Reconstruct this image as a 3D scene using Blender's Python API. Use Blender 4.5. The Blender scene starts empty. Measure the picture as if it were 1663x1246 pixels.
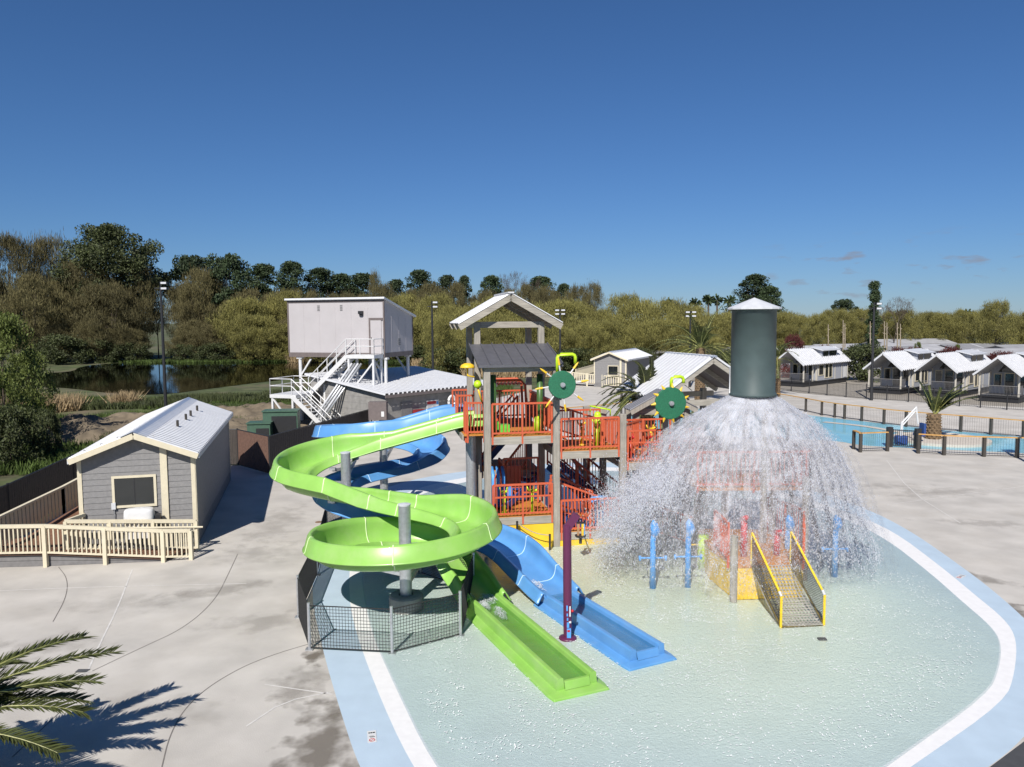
import bpy, math, random
import numpy as np
from mathutils import Vector, Matrix

R = math.radians
sc = bpy.context.scene
col = sc.collection
random.seed(7)

# ------------------------------------------------------------------ camera, sky, sun, exposure
CAM_H = 7.1
FPX = 1265.0                      # focal length in photo pixels (photo 1663 x 1246)
PITCH = math.atan(104 / FPX)
ROLL = R(-0.44)
cam_d = bpy.data.cameras.new("camera")
cam = bpy.data.objects.new("camera", cam_d)
col.objects.link(cam)
CM = Matrix.Rotation(math.pi / 2 - PITCH, 3, 'X') @ Matrix.Rotation(ROLL, 3, 'Z')
cam.matrix_world = Matrix.Translation((0, 0, CAM_H)) @ CM.to_4x4()
cam_d.sensor_width = 36
cam_d.lens = 36 * FPX / 1663
cam_d.clip_end = 6000
cam_d.clip_start = 0.1
sc.camera = cam

SUN_EL = R(42)
SUN_AZ = (-0.27, -0.96)           # ground direction towards the sun
w = bpy.data.worlds.new("World")
sc.world = w
w.use_nodes = True
nt = w.node_tree
bg = nt.nodes['Background']
sky = nt.nodes.new('ShaderNodeTexSky')
sky.sky_type = 'NISHITA'
sky.sun_disc = False
sky.sun_elevation = SUN_EL
sky.sun_rotation = math.atan2(SUN_AZ[0], SUN_AZ[1])
sky.altitude = 0
sky.air_density = 1.0
sky.dust_density = 0.0
sky.ozone_density = 6.0
# a few faint flat clouds low in the sky
tc = nt.nodes.new('ShaderNodeTexCoord')
mp = nt.nodes.new('ShaderNodeMapping')
mp.inputs['Scale'].default_value = (26, 26, 95)
nz = nt.nodes.new('ShaderNodeTexNoise')
nz.inputs['Scale'].default_value = 1.0
nz.inputs['Detail'].default_value = 4
cr = nt.nodes.new('ShaderNodeValToRGB')
cr.color_ramp.elements[0].position = 0.56
cr.color_ramp.elements[1].position = 0.72
sx = nt.nodes.new('ShaderNodeSeparateXYZ')
def mrange(tree, src, a, b, c, d):
    n = tree.nodes.new('ShaderNodeMapRange')
    n.inputs['From Min'].default_value = a; n.inputs['From Max'].default_value = b
    n.inputs['To Min'].default_value = c; n.inputs['To Max'].default_value = d
    tree.links.new(src, n.inputs['Value'])
    return n.outputs['Result']
def mmul(tree, a, b):
    n = tree.nodes.new('ShaderNodeMath'); n.operation = 'MULTIPLY'
    tree.links.new(a, n.inputs[0])
    if isinstance(b, (int, float)): n.inputs[1].default_value = b
    else: tree.links.new(b, n.inputs[1])
    return n.outputs[0]
nt.links.new(tc.outputs['Generated'], mp.inputs['Vector'])
nt.links.new(mp.outputs['Vector'], nz.inputs['Vector'])
nt.links.new(nz.outputs['Fac'], cr.inputs['Fac'])
nt.links.new(tc.outputs['Generated'], sx.inputs[0])
lo = mrange(nt, sx.outputs['Z'], 0.015, 0.03, 0, 1)
hi = mrange(nt, sx.outputs['Z'], 0.075, 0.10, 1, 0)
xx = mrange(nt, sx.outputs['X'], 0.28, 0.36, 0, 1)
fac = mmul(nt, mmul(nt, mmul(nt, mmul(nt, cr.outputs['Color'], lo), hi), xx), 0.7)
mx = nt.nodes.new('ShaderNodeMixRGB')
mx.inputs['Color2'].default_value = (3.6, 3.5, 4.0, 1)
hs = nt.nodes.new('ShaderNodeHueSaturation')
hs.inputs['Saturation'].default_value = 1.0
nt.links.new(sky.outputs[0], hs.inputs['Color'])
# polarised, evenly exposed look: tint, then a soft shoulder towards the horizon
tn = nt.nodes.new('ShaderNodeVectorMath'); tn.operation = 'MULTIPLY'; tn.inputs[1].default_value = (.54, .79, 1.02)
dv = nt.nodes.new('ShaderNodeVectorMath'); dv.operation = 'MULTIPLY_ADD'; dv.inputs[1].default_value = (1 / 60, 1 / 45, 1 / 300); dv.inputs[2].default_value = (1, 1, 1)
q_ = nt.nodes.new('ShaderNodeVectorMath'); q_.operation = 'DIVIDE'
nt.links.new(hs.outputs[0], tn.inputs[0]); nt.links.new(tn.outputs[0], dv.inputs[0]); nt.links.new(tn.outputs[0], q_.inputs[0]); nt.links.new(dv.outputs[0], q_.inputs[1])
nt.links.new(q_.outputs[0], mx.inputs['Color1'])
nt.links.new(fac, mx.inputs['Fac'])
nt.links.new(mx.outputs[0], bg.inputs['Color'])
bg.inputs['Strength'].default_value = 0.055
sl = bpy.data.lights.new("sun", 'SUN')
sl.energy = 4.5
sl.angle = R(0.5)
sl.color = (1.0, 0.955, 0.89)
so = bpy.data.objects.new("sun", sl)
col.objects.link(so)
sd = Vector((-SUN_AZ[0], -SUN_AZ[1], 0)).normalized() * math.cos(SUN_EL) + Vector((0, 0, -math.sin(SUN_EL)))
so.rotation_euler = sd.to_track_quat('-Z', 'Y').to_euler()
so.location = (-20, -40, 50)
sc.view_settings.view_transform = 'Standard'
sc.view_settings.look = 'None'
sc.view_settings.gamma = 1
sc.view_settings.use_curve_mapping = False
sc.view_settings.exposure = 0.45
sc.render.engine = 'CYCLES'
sc.cycles.max_bounces = 8
sc.cycles.transparent_max_bounces = 24
sc.cycles.caustics_reflective = False
sc.cycles.caustics_refractive = False

# layout helpers: where a spot seen in the photo lies on the level z
def G(px, py, z=0.0):
    d = CM @ Vector(((px - 831.5) / FPX, -(py - 623) / FPX, -1))
    t = (z - CAM_H) / d.z
    return Vector((d.x * t, d.y * t, z))
def AT(px, Y):                    # x at depth Y for a photo column near the horizon
    return (px - 831.5) / FPX * Y
def ZT(px, py, Y):                # height at depth Y
    d = CM @ Vector(((px - 831.5) / FPX, -(py - 623) / FPX, -1))
    return CAM_H + d.z / d.y * Y

# ------------------------------------------------------------------ materials
def mat(name, c, rough=0.7, metal=0.0, var=0.12, scale=6.0, bump=0.0, bscale=30.0, spec=0.5, dirt=None, dscale=0.6, coat=0.0, island=0.0, trans=0.0, objvar=0.0):
    m = bpy.data.materials.new(name); m.use_nodes = True
    t = m.node_tree; b = t.nodes['Principled BSDF']
    b.inputs['Roughness'].default_value = rough
    b.inputs['Metallic'].default_value = metal
    b.inputs['Specular IOR Level'].default_value = spec
    b.inputs['Coat Weight'].default_value = coat
    tcn = t.nodes.new('ShaderNodeTexCoord')
    n = t.nodes.new('ShaderNodeTexNoise'); n.inputs['Scale'].default_value = scale; n.inputs['Detail'].default_value = 6
    t.links.new(tcn.outputs['Object'], n.inputs['Vector'])
    val = mrange(t, n.outputs['Fac'], 0.3, 0.7, 1 - var, 1 + var)
    if island:
        g = t.nodes.new('ShaderNodeNewGeometry')
        val = mmul(t, val, mrange(t, g.outputs['Random Per Island'], 0, 1, 1 - island, 1 + island))
    if objvar:
        oi = t.nodes.new('ShaderNodeObjectInfo')
        val = mmul(t, val, mrange(t, oi.outputs['Random'], 0, 1, 1 - objvar, 1 + objvar))
    mixn = t.nodes.new('ShaderNodeVectorMath'); mixn.operation = 'SCALE'
    mixn.inputs[0].default_value = c[:3]
    t.links.new(val, mixn.inputs['Scale'])
    out = mixn.outputs[0]
    if dirt:
        n2 = t.nodes.new('ShaderNodeTexNoise'); n2.inputs['Scale'].default_value = dscale; n2.inputs['Detail'].default_value = 8
        n2.inputs['Roughness'].default_value = 0.65
        t.links.new(tcn.outputs['Object'], n2.inputs['Vector'])
        f = mrange(t, n2.outputs['Fac'], 0.48, 0.68, 0, dirt[3])
        mm = t.nodes.new('ShaderNodeMixRGB'); mm.inputs['Color2'].default_value = (*dirt[:3], 1)
        t.links.new(f, mm.inputs['Fac']); t.links.new(out, mm.inputs['Color1']); out = mm.outputs[0]
    t.links.new(out, b.inputs['Base Color'])
    if bump:
        n3 = t.nodes.new('ShaderNodeTexNoise'); n3.inputs['Scale'].default_value = bscale; n3.inputs['Detail'].default_value = 5
        t.links.new(tcn.outputs['Object'], n3.inputs['Vector'])
        bn = t.nodes.new('ShaderNodeBump'); bn.inputs['Strength'].default_value = bump; bn.inputs['Distance'].default_value = 0.05
        t.links.new(n3.outputs['Fac'], bn.inputs['Height']); t.links.new(bn.outputs[0], b.inputs['Normal'])
    if trans:
        tr = t.nodes.new('ShaderNodeBsdfTranslucent'); t.links.new(out, tr.inputs['Color'])
        ms = t.nodes.new('ShaderNodeMixShader'); ms.inputs[0].default_value = trans
        t.links.new(b.outputs[0], ms.inputs[1]); t.links.new(tr.outputs[0], ms.inputs[2])
        t.links.new(ms.outputs[0], t.nodes['Material Output'].inputs['Surface'])
    return m

def wood_mat(name, c, axis='Z', var=0.25):
    m = mat(name, c, 0.85, var=0.10, scale=3)
    t = m.node_tree; b = t.nodes['Principled BSDF']
    src = b.inputs['Base Color'].links[0].from_socket
    tcn = t.nodes.new('ShaderNodeTexCoord'); mpn = t.nodes.new('ShaderNodeMapping')
    mpn.inputs['Scale'].default_value = (40, 40, 1.5) if axis == 'Z' else (1.5, 40, 40)
    n = t.nodes.new('ShaderNodeTexNoise'); n.inputs['Scale'].default_value = 1.0; n.inputs['Detail'].default_value = 5
    t.links.new(tcn.outputs['Object'], mpn.inputs[0]); t.links.new(mpn.outputs[0], n.inputs['Vector'])
    v = mrange(t, n.outputs['Fac'], 0.3, 0.7, 1 - var, 1 + var)
    s = t.nodes.new('ShaderNodeVectorMath'); s.operation = 'SCALE'
    t.links.new(src, s.inputs[0]); t.links.new(v, s.inputs['Scale']); t.links.new(s.outputs[0], b.inputs['Base Color'])
    return m

M = {}
M['concrete'] = mat('pool deck concrete', (0.475, 0.447, 0.407), 0.85, var=0.13, scale=0.8, bump=0.12, bscale=40, dirt=(0.36, 0.32, 0.265, 0.28), dscale=0.35)
M['joint'] = mat('concrete joint', (0.17, 0.155, 0.14), 0.9)
M['crack'] = mat('faint pale joint', (0.58, 0.56, 0.53), 0.9)
M['wetstain'] = mat('damp concrete', (0.20, 0.18, 0.155), 0.6, var=0.2, scale=2)
M['border'] = mat('light blue pad paint', (0.43, 0.53, 0.62), 0.6, var=0.05, scale=2, bump=0.05)
M['stripe'] = mat('white pad stripe', (0.74, 0.73, 0.72), 0.6, var=0.04)
M['ground'] = mat('rough grass and dirt', (0.062, 0.078, 0.024), 0.95, var=0.55, scale=0.6, bump=0.9, bscale=3, dirt=(0.15, 0.115, 0.075, 0.95), dscale=0.13)
M['dirt'] = mat('dug earth', (0.145, 0.115, 0.078), 0.95, var=0.35, scale=1.5, bump=1.0, bscale=4)
M['asphalt'] = mat('tan asphalt', (0.26, 0.235, 0.20), 0.9, var=0.12, scale=0.8, bump=0.1)
M['darkcon'] = mat('dark wet concrete', (0.06, 0.06, 0.062), 0.7)
M['siding'] = mat('grey lap siding', (0.205, 0.20, 0.198), 0.7, var=0.10, scale=9, bump=0.15, bscale=60)
M['siding_light'] = mat('pale grey siding', (0.33, 0.345, 0.38), 0.7, var=0.06)
M['beige'] = mat('pale beige paint', (0.47, 0.44, 0.38), 0.7)
M['cream'] = mat('cream painted wood', (0.60, 0.54, 0.40), 0.6, var=0.05)
M['roofwhite'] = mat('white ribbed metal', (0.57, 0.575, 0.59), 0.42, metal=0.0, var=0.05, scale=2)
M['roofsilver'] = mat('silver ridge cap', (0.40, 0.45, 0.54), 0.35, metal=0.35, var=0.05)
M['roofgrey'] = mat('charcoal standing seam', (0.115, 0.115, 0.13), 0.45, metal=0.2, var=0.12, scale=5)
M['farroof'] = mat('pale weathered roof', (0.27, 0.27, 0.28), 0.8, var=0.12, scale=0.7, objvar=0.3)
M['blackmetal'] = mat('black metal', (0.022, 0.022, 0.024), 0.45)
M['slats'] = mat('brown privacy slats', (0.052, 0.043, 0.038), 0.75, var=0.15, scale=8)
M['slat_lit'] = mat('brown slats with painted sunlight', (0.15, 0.085, 0.062), 0.75, var=0.2, scale=10)  # same slats, lighter and redder because sunlight is put into the colour
M['glass'] = mat('dark window glass', (0.016, 0.019, 0.02), 0.06, spec=0.8, var=0.02)
M['wood'] = wood_mat('weathered timber', (0.30, 0.275, 0.235))
M['woodh'] = wood_mat('weathered timber beam', (0.32, 0.295, 0.25), 'X')
M['orange'] = mat('orange powder coat', (0.53, 0.105, 0.045), 0.45, var=0.06)
M['deckfloor'] = mat('ochre deck mat', (0.50, 0.20, 0.03), 0.7, var=0.15, scale=10)
M['yellow'] = mat('yellow panel', (0.78, 0.50, 0.03), 0.45, var=0.07, scale=2)
M['green_slide'] = mat('lime fibreglass', (0.245, 0.475, 0.090), 0.34, var=0.10, scale=1.4, coat=0.15, dirt=(0.36, 0.50, 0.20, 0.4), dscale=1.3)
M['blue_slide'] = mat('blue fibreglass', (0.10, 0.28, 0.57), 0.34, var=0.10, scale=1.4, coat=0.15, dirt=(0.20, 0.36, 0.58, 0.4), dscale=1.3)
M['seam_g'] = mat('pale green joint bead', (0.62, 0.75, 0.42), 0.5)
M['seam_b'] = mat('pale blue joint bead', (0.42, 0.60, 0.80), 0.5)
M['wheel'] = mat('green rubberised disc', (0.018, 0.135, 0.068), 0.6, var=0.18, scale=25)
M['silo'] = mat('dark green bucket', (0.062, 0.088, 0.088), 0.55, var=0.10, scale=3, spec=0.3)
M['silver'] = mat('galvanised steel', (0.50, 0.51, 0.52), 0.42, metal=0.65, var=0.12, scale=12)
M['capgrey'] = mat('light grey metal', (0.56, 0.57, 0.59), 0.4, var=0.06)
M['purple'] = mat('plum paint', (0.105, 0.018, 0.062), 0.38, var=0.08)
M['polblue'] = mat('spray post blue', (0.085, 0.32, 0.72), 0.4)
M['lime'] = mat('lime pipe', (0.45, 0.66, 0.02), 0.38)
M['dkgreen'] = mat('dark green pipe', (0.055, 0.12, 0.03), 0.4)
M['red'] = mat('red plastic', (0.48, 0.015, 0.02), 0.4)
M['white'] = mat('white paint', (0.62, 0.62, 0.62), 0.45, var=0.05)
M['boxwall'] = mat('lilac grey panel', (0.43, 0.405, 0.41), 0.75, var=0.04, scale=1)
M['trimbrown'] = mat('brown trim', (0.14, 0.115, 0.11), 0.7)
M['block'] = mat('grey concrete block', (0.26, 0.25, 0.235), 0.9, var=0.18, scale=3)
M['net'] = mat('black netting', (0.02, 0.02, 0.02), 0.8)
M['rope'] = mat('grey rope', (0.36, 0.34, 0.30), 0.9)
M['yrope'] = mat('yellow rope', (0.80, 0.55, 0.03), 0.6, var=0.3, scale=40)
M['railwood'] = mat('honey rail cap', (0.50, 0.28, 0.085), 0.6, var=0.15, scale=4)
M['postdark'] = mat('dark fence post', (0.05, 0.043, 0.036), 0.6)
M['elbox'] = mat('utility green', (0.055, 0.11, 0.075), 0.5)
M['deckwood'] = mat('redwood decking', (0.17, 0.085, 0.05), 0.8, var=0.2)
M['greyplank'] = mat('grey plank', (0.17, 0.165, 0.165), 0.85, var=0.15)
M['trunk'] = mat('bark', (0.10, 0.078, 0.058), 0.95, var=0.3, scale=4)
M['paletrunk'] = mat('pale bare trunk', (0.30, 0.25, 0.18), 0.9, var=0.25, scale=2)
M['palmtrunk'] = mat('palm trunk', (0.17, 0.115, 0.065), 0.95, var=0.4, scale=9, bump=1.0, bscale=14)
M['leaf_dark'] = mat('evergreen leaves', (0.042, 0.066, 0.024), 0.7, var=0.35, scale=0.4, island=0.45, trans=0.15, objvar=0.2)
M['leaf_olive'] = mat('willow leaves', (0.205, 0.190, 0.055), 0.8, var=0.28, scale=0.25, island=0.45, trans=0.3, objvar=0.15)
M['leaf_brown'] = mat('brown budding twigs', (0.135, 0.117, 0.048), 0.85, var=0.3, scale=0.25, island=0.4, trans=0.25, objvar=0.2)
M['leaf_green'] = mat('fresh green leaves', (0.115, 0.145, 0.030), 0.7, var=0.3, scale=0.5, island=0.45, trans=0.3)
M['leaf_bush'] = mat('dark bush leaves', (0.062, 0.076, 0.024), 0.7, var=0.3, scale=0.5, island=0.45, trans=0.2)
M['leaf_red'] = mat('maroon leaves', (0.085, 0.016, 0.016), 0.7, var=0.3, scale=0.5, island=0.4, trans=0.15)
M['palm'] = mat('palm leaflets', (0.075, 0.088, 0.024), 0.55, var=0.2, scale=2, island=0.4, trans=0.2)
M['palmrib'] = mat('palm midrib', (0.33, 0.33, 0.11), 0.5)
M['grass'] = mat('grass blades', (0.075, 0.115, 0.022), 0.8, var=0.3, scale=0.3, island=0.4, trans=0.3)
M['reed'] = mat('dry reeds', (0.40, 0.30, 0.17), 0.9, var=0.2, scale=0.5, island=0.3, trans=0.2)
M['poolfloor'] = mat('pool plaster', (0.33, 0.55, 0.63), 0.5, var=0.12, scale=0.7)
M['coping'] = mat('pool coping', (0.50, 0.45, 0.39), 0.8, var=0.08)
M['navy'] = mat('navy cushion', (0.02, 0.055, 0.20), 0.6)
M['drain'] = mat('drain grate', (0.08, 0.08, 0.08), 0.6)

def water_mat(name, tint, bump, bscale, refl=1.0, rough=0.04, stretch=None, ior=1.33):
    m = bpy.data.materials.new(name); m.use_nodes = True; t = m.node_tree
    t.nodes.remove(t.nodes['Principled BSDF'])
    tr = t.nodes.new('ShaderNodeBsdfTransparent'); tr.inputs[0].default_value = (*tint, 1)
    gl = t.nodes.new('ShaderNodeBsdfGlossy'); gl.inputs['Roughness'].default_value = rough
    lw_ = t.nodes.new('ShaderNodeLayerWeight'); lw_.inputs[0].default_value = .5
    pw_ = t.nodes.new('ShaderNodeMath'); pw_.operation = 'POWER'; pw_.inputs[1].default_value = 5; t.links.new(lw_.outputs['Facing'], pw_.inputs[0])
    f0 = ((ior - 1) / (ior + 1)) ** 2
    fr_out = mrange(t, pw_.outputs[0], 0, 1, f0, 1)
    tcn = t.nodes.new('ShaderNodeTexCoord')
    mpn = t.nodes.new('ShaderNodeMapping')
    if stretch: mpn.inputs['Scale'].default_value = stretch
    n = t.nodes.new('ShaderNodeTexNoise'); n.inputs['Scale'].default_value = bscale; n.inputs['Detail'].default_value = 4
    n.inputs['Distortion'].default_value = 0.6
    t.links.new(tcn.outputs['Object'], mpn.inputs[0]); t.links.new(mpn.outputs[0], n.inputs['Vector'])
    b = t.nodes.new('ShaderNodeBump'); b.inputs['Strength'].default_value = bump; b.inputs['Distance'].default_value = 0.05
    t.links.new(n.outputs['Fac'], b.inputs['Height'])
    t.links.new(b.outputs[0], gl.inputs['Normal']); t.links.new(b.outputs[0], lw_.inputs['Normal'])
    ms = t.nodes.new('ShaderNodeMixShader')
    t.links.new(mmul(t, fr_out, refl), ms.inputs[0])
    t.links.new(tr.outputs[0], ms.inputs[1]); t.links.new(gl.outputs[0], ms.inputs[2])
    t.links.new(ms.outputs[0], t.nodes['Material Output'].inputs['Surface'])
    return m
M['water'] = water_mat('shallow water', (0.93, 0.975, 0.95), 0.30, 9.0, 1.0, 0.02)
M['poolwater'] = water_mat('pool water', (0.85, 0.97, 0.99), 0.10, 2.0, .6)
M['flumewater'] = water_mat('flume water', (0.72, 0.80, 0.78), 0.25, 9.0)

def pad_floor():
    m = mat('splash pad floor', (0.50, 0.555, 0.575), 0.55, var=0.04, scale=1.5)
    t = m.node_tree; b = t.nodes['Principled BSDF']
    src = b.inputs['Base Color'].links[0].from_socket
    tcn = t.nodes.new('ShaderNodeTexCoord')
    n = t.nodes.new('ShaderNodeTexNoise'); n.inputs['Scale'].default_value = 0.16; n.inputs['Detail'].default_value = 3
    t.links.new(tcn.outputs['Object'], n.inputs['Vector'])
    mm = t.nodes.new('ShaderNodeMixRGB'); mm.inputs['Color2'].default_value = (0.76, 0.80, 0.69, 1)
    # depth tint of the water put into the floor colour, greener towards the middle
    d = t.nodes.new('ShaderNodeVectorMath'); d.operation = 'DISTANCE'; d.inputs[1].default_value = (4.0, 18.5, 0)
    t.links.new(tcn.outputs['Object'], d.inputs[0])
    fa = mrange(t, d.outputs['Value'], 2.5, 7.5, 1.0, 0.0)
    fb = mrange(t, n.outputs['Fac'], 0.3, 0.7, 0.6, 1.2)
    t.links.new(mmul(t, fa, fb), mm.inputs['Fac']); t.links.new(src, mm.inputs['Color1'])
    # sandier plaster beside the tower foot
    d2 = t.nodes.new('ShaderNodeVectorMath'); d2.operation = 'DISTANCE'; d2.inputs[1].default_value = (1.8, 20.8, 0)
    t.links.new(tcn.outputs['Object'], d2.inputs[0])
    m2 = t.nodes.new('ShaderNodeMixRGB'); m2.inputs['Color2'].default_value = (0.72, 0.68, 0.50, 1)
    t.links.new(mmul(t, mrange(t, d2.outputs['Value'], 1.0, 4.5, 0.8, 0.0), fb), m2.inputs['Fac']); t.links.new(mm.outputs[0], m2.inputs['Color1'])
    t.links.new(m2.outputs[0], b.inputs['Base Color'])
    hs_ = []
    for s_, st in ((11.0, .8), (34.0, 0.75)):
        n1 = t.nodes.new('ShaderNodeTexNoise'); n1.inputs['Scale'].default_value = s_; n1.inputs['Detail'].default_value = 3
        n1.inputs['Distortion'].default_value = 1.2
        t.links.new(tcn.outputs['Object'], n1.inputs['Vector'])
        hs_.append(mmul(t, n1.outputs['Fac'], st))
    ad = t.nodes.new('ShaderNodeMath'); ad.operation = 'ADD'
    t.links.new(hs_[0], ad.inputs[0]); t.links.new(hs_[1], ad.inputs[1])
    bn = t.nodes.new('ShaderNodeBump'); bn.inputs['Distance'].default_value = 0.11
    # ripples are strongest where the water is deepest
    t.links.new(mrange(t, d.outputs['Value'], 2.5, 9.5, .62, 0.10), bn.inputs['Strength'])
    t.links.new(ad.outputs[0], bn.inputs['Height']); t.links.new(bn.outputs[0], b.inputs['Normal'])
    return m
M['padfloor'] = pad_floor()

def net_cloth():
    pass

# ------------------------------------------------------------------ mesh builder and tagging
FR = {}
class MB:
    def __init__(s): s.v = []; s.f = []; s.mi = []
    def add(s, vs, fs, mi=0):
        o = len(s.v); s.v += [tuple(p) for p in vs]
        for f in fs: s.f.append(tuple(i + o for i in f)); s.mi.append(mi)
    def b(s, x0, x1, y0, y1, z0, z1, mi=0):
        s.add([(x, y, z) for z in (z0, z1) for y in (y0, y1) for x in (x0, x1)],
              [(0, 2, 3, 1), (4, 5, 7, 6), (0, 1, 5, 4), (2, 6, 7, 3), (0, 4, 6, 2), (1, 3, 7, 5)], mi)
    def beam(s, p, q, w, h, mi=0, up=(0, 0, 1)):
        p = Vector(p); q = Vector(q); d = (q - p).normalized(); up = Vector(up)
        if abs(d.dot(up)) > 0.98: up = Vector((0, 1, 0))
        sx_ = d.cross(up).normalized() * w / 2; u = sx_.cross(d).normalized() * h / 2
        vs = [a + i * sx_ + j * u for a in (p, q) for j in (-1, 1) for i in (-1, 1)]
        s.add(vs, [(0, 2, 3, 1), (4, 5, 7, 6), (0, 1, 5, 4), (2, 6, 7, 3), (0, 4, 6, 2), (1, 3, 7, 5)], mi)
    def tube(s, pts, r, n=8, mi=0, cap=True):
        pts = [Vector(p) for p in pts]; rs = r if isinstance(r, (list, tuple)) else [r] * len(pts)
        ref = None; o = len(s.v)
        for i, p in enumerate(pts):
            d = (pts[min(i + 1, len(pts) - 1)] - pts[max(i - 1, 0)]).normalized()
            if ref is None or abs(d.dot(ref)) > 0.97: ref = Vector((0, 0, 1)) if abs(d.z) < 0.9 else Vector((1, 0, 0))
            a = d.cross(ref).normalized(); b_ = d.cross(a)
            s.v += [tuple(p + rs[i] * (math.cos(2 * math.pi * k / n) * a + math.sin(2 * math.pi * k / n) * b_)) for k in range(n)]
        for i in range(len(pts) - 1):
            for k in range(n):
                s.f.append((o + i * n + k, o + i * n + (k + 1) % n, o + (i + 1) * n + (k + 1) % n, o + (i + 1) * n + k)); s.mi.append(mi)
        if cap:
            s.f.append(tuple(o + k for k in range(n))[::-1]); s.mi.append(mi)
            s.f.append(tuple(o + (len(pts) - 1) * n + k for k in range(n))); s.mi.append(mi)
    def lathe(s, prof, c=(0, 0, 0), n=32, mi=0):
        o = len(s.v)
        for r, z in prof:
            s.v += [(c[0] + r * math.cos(2 * math.pi * k / n), c[1] + r * math.sin(2 * math.pi * k / n), c[2] + z) for k in range(n)]
        for i in range(len(prof) - 1):
            for k in range(n):
                s.f.append((o + i * n + k, o + i * n + (k + 1) % n, o + (i + 1) * n + (k + 1) % n, o + (i + 1) * n + k)); s.mi.append(mi)
    def poly(s, pts, mi=0): s.add(pts, [tuple(range(len(pts)))], mi)
    def prism(s, pts, z0, z1, mi=0):
        n = len(pts)
        s.add([(p[0], p[1], z0) for p in pts] + [(p[0], p[1], z1) for p in pts],
              [tuple(range(n))[::-1], tuple(range(n, 2 * n))] + [(i, (i + 1) % n, (i + 1) % n + n, i + n) for i in range(n)], mi)
    def sphere(s, c, r, n=10, mi=0, sz=1.0):
        prof = [(max(r * math.sin(math.pi * i / n), 1e-4), -r * sz * math.cos(math.pi * i / n)) for i in range(n + 1)]
        s.lathe(prof, c, n * 2, mi)
    def build(s, name, m, parent=None, smooth=False, world=False, weld=False):
        me = bpy.data.meshes.new(name)
        v = s.v
        if world and parent is not None:
            inv = FR[parent.name].inverted(); v = [tuple(inv @ Vector(p)) for p in v]
        me.from_pydata(v, [], s.f)
        for x in (m if isinstance(m, (list, tuple)) else [m]): me.materials.append(x)
        me.polygons.foreach_set('material_index', s.mi)
        if smooth: me.polygons.foreach_set('use_smooth', [True] * len(me.polygons))
        me.update()
        o = bpy.data.objects.new(name, me); col.objects.link(o)
        if parent is not None: o.parent = parent; FR[o.name] = FR[parent.name]
        else: FR[o.name] = Matrix.Identity(4)
        return o

def npmesh(name, V, F, m, parent=None, smooth=False, loc=None):
    V = np.asarray(V, dtype=np.float32); F = np.asarray(F, dtype=np.int32)
    me = bpy.data.meshes.new(name)
    me.vertices.add(len(V)); me.vertices.foreach_set('co', V.ravel())
    k = F.shape[1]
    me.loops.add(F.size); me.loops.foreach_set('vertex_index', F.ravel())
    me.polygons.add(len(F)); me.polygons.foreach_set('loop_start', np.arange(0, F.size, k, dtype=np.int32))
    if smooth: me.polygons.foreach_set('use_smooth', [True] * len(F))
    me.materials.append(m); me.update(calc_edges=True)
    o = bpy.data.objects.new(name, me); col.objects.link(o)
    if parent is not None: o.parent = parent; FR[o.name] = FR[parent.name]
    else: FR[o.name] = Matrix.Identity(4)
    if loc is not None: o.location = loc
    return o

def tag(o, label, cat, group=None):
    o['label'] = label; o['category'] = cat
    if group: o['group'] = group
    return o
def struct(o): o['kind'] = 'structure'; return o
def stuff(o, label, cat): o['kind'] = 'stuff'; o['label'] = label; o['category'] = cat; return o
def thing(name, label, cat, loc=(0, 0, 0), rz=0.0, group=None):
    o = bpy.data.objects.new(name, None); col.objects.link(o)
    o.empty_display_size = 0.3
    o.location = loc; o.rotation_euler = (0, 0, rz)
    FR[o.name] = Matrix.Translation(Vector(loc)) @ Matrix.Rotation(rz, 4, 'Z')
    return tag(o, label, cat, group)
def kids(o): return [c for c in bpy.data.objects if c.parent == o]
KID = {}
def dup(root, loc, rz, label, group=None, scale=None):
    def rec(o, par):
        c = o.copy(); col.objects.link(c)
        if par is not None: c.parent = par
        for ch in KID[o.name]: rec(ch, c)
        return c
    def fill(o):
        if o.name not in KID: KID[o.name] = kids(o)
        for ch in KID[o.name]: fill(ch)
    fill(root)
    r = rec(root, None)
    r.location = loc; r.rotation_euler = (0, 0, rz); r['label'] = label
    if scale is not None: r.scale = scale if isinstance(scale, (tuple, list)) else (scale,) * 3
    if group: r['group'] = group
    return r
def corr(mb, p00, p10, p01, n, amp=0.03, mi=0, duty=0.5):
    """ribbed sheet: ribs run from edge p00-p10 to the edge starting at p01"""
    p00 = Vector(p00); p10 = Vector(p10); p01 = Vector(p01)
    e = p10 - p00; d = p01 - p00; nn = e.cross(d).normalized()
    if nn.z < 0: nn = -nn
    pts = []
    for i in range(n):
        for t, h in ((0, 0), (0.22, 0), (0.30, 1), (0.92, 1)):
            pts.append(p00 + e * ((i + t) / n) + nn * amp * h)
    pts.append(p10)
    k = len(pts)
    mb.add(pts + [p + d for p in pts], [(i, i + 1, i + 1 + k, i + k) for i in range(k - 1)], mi)
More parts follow.
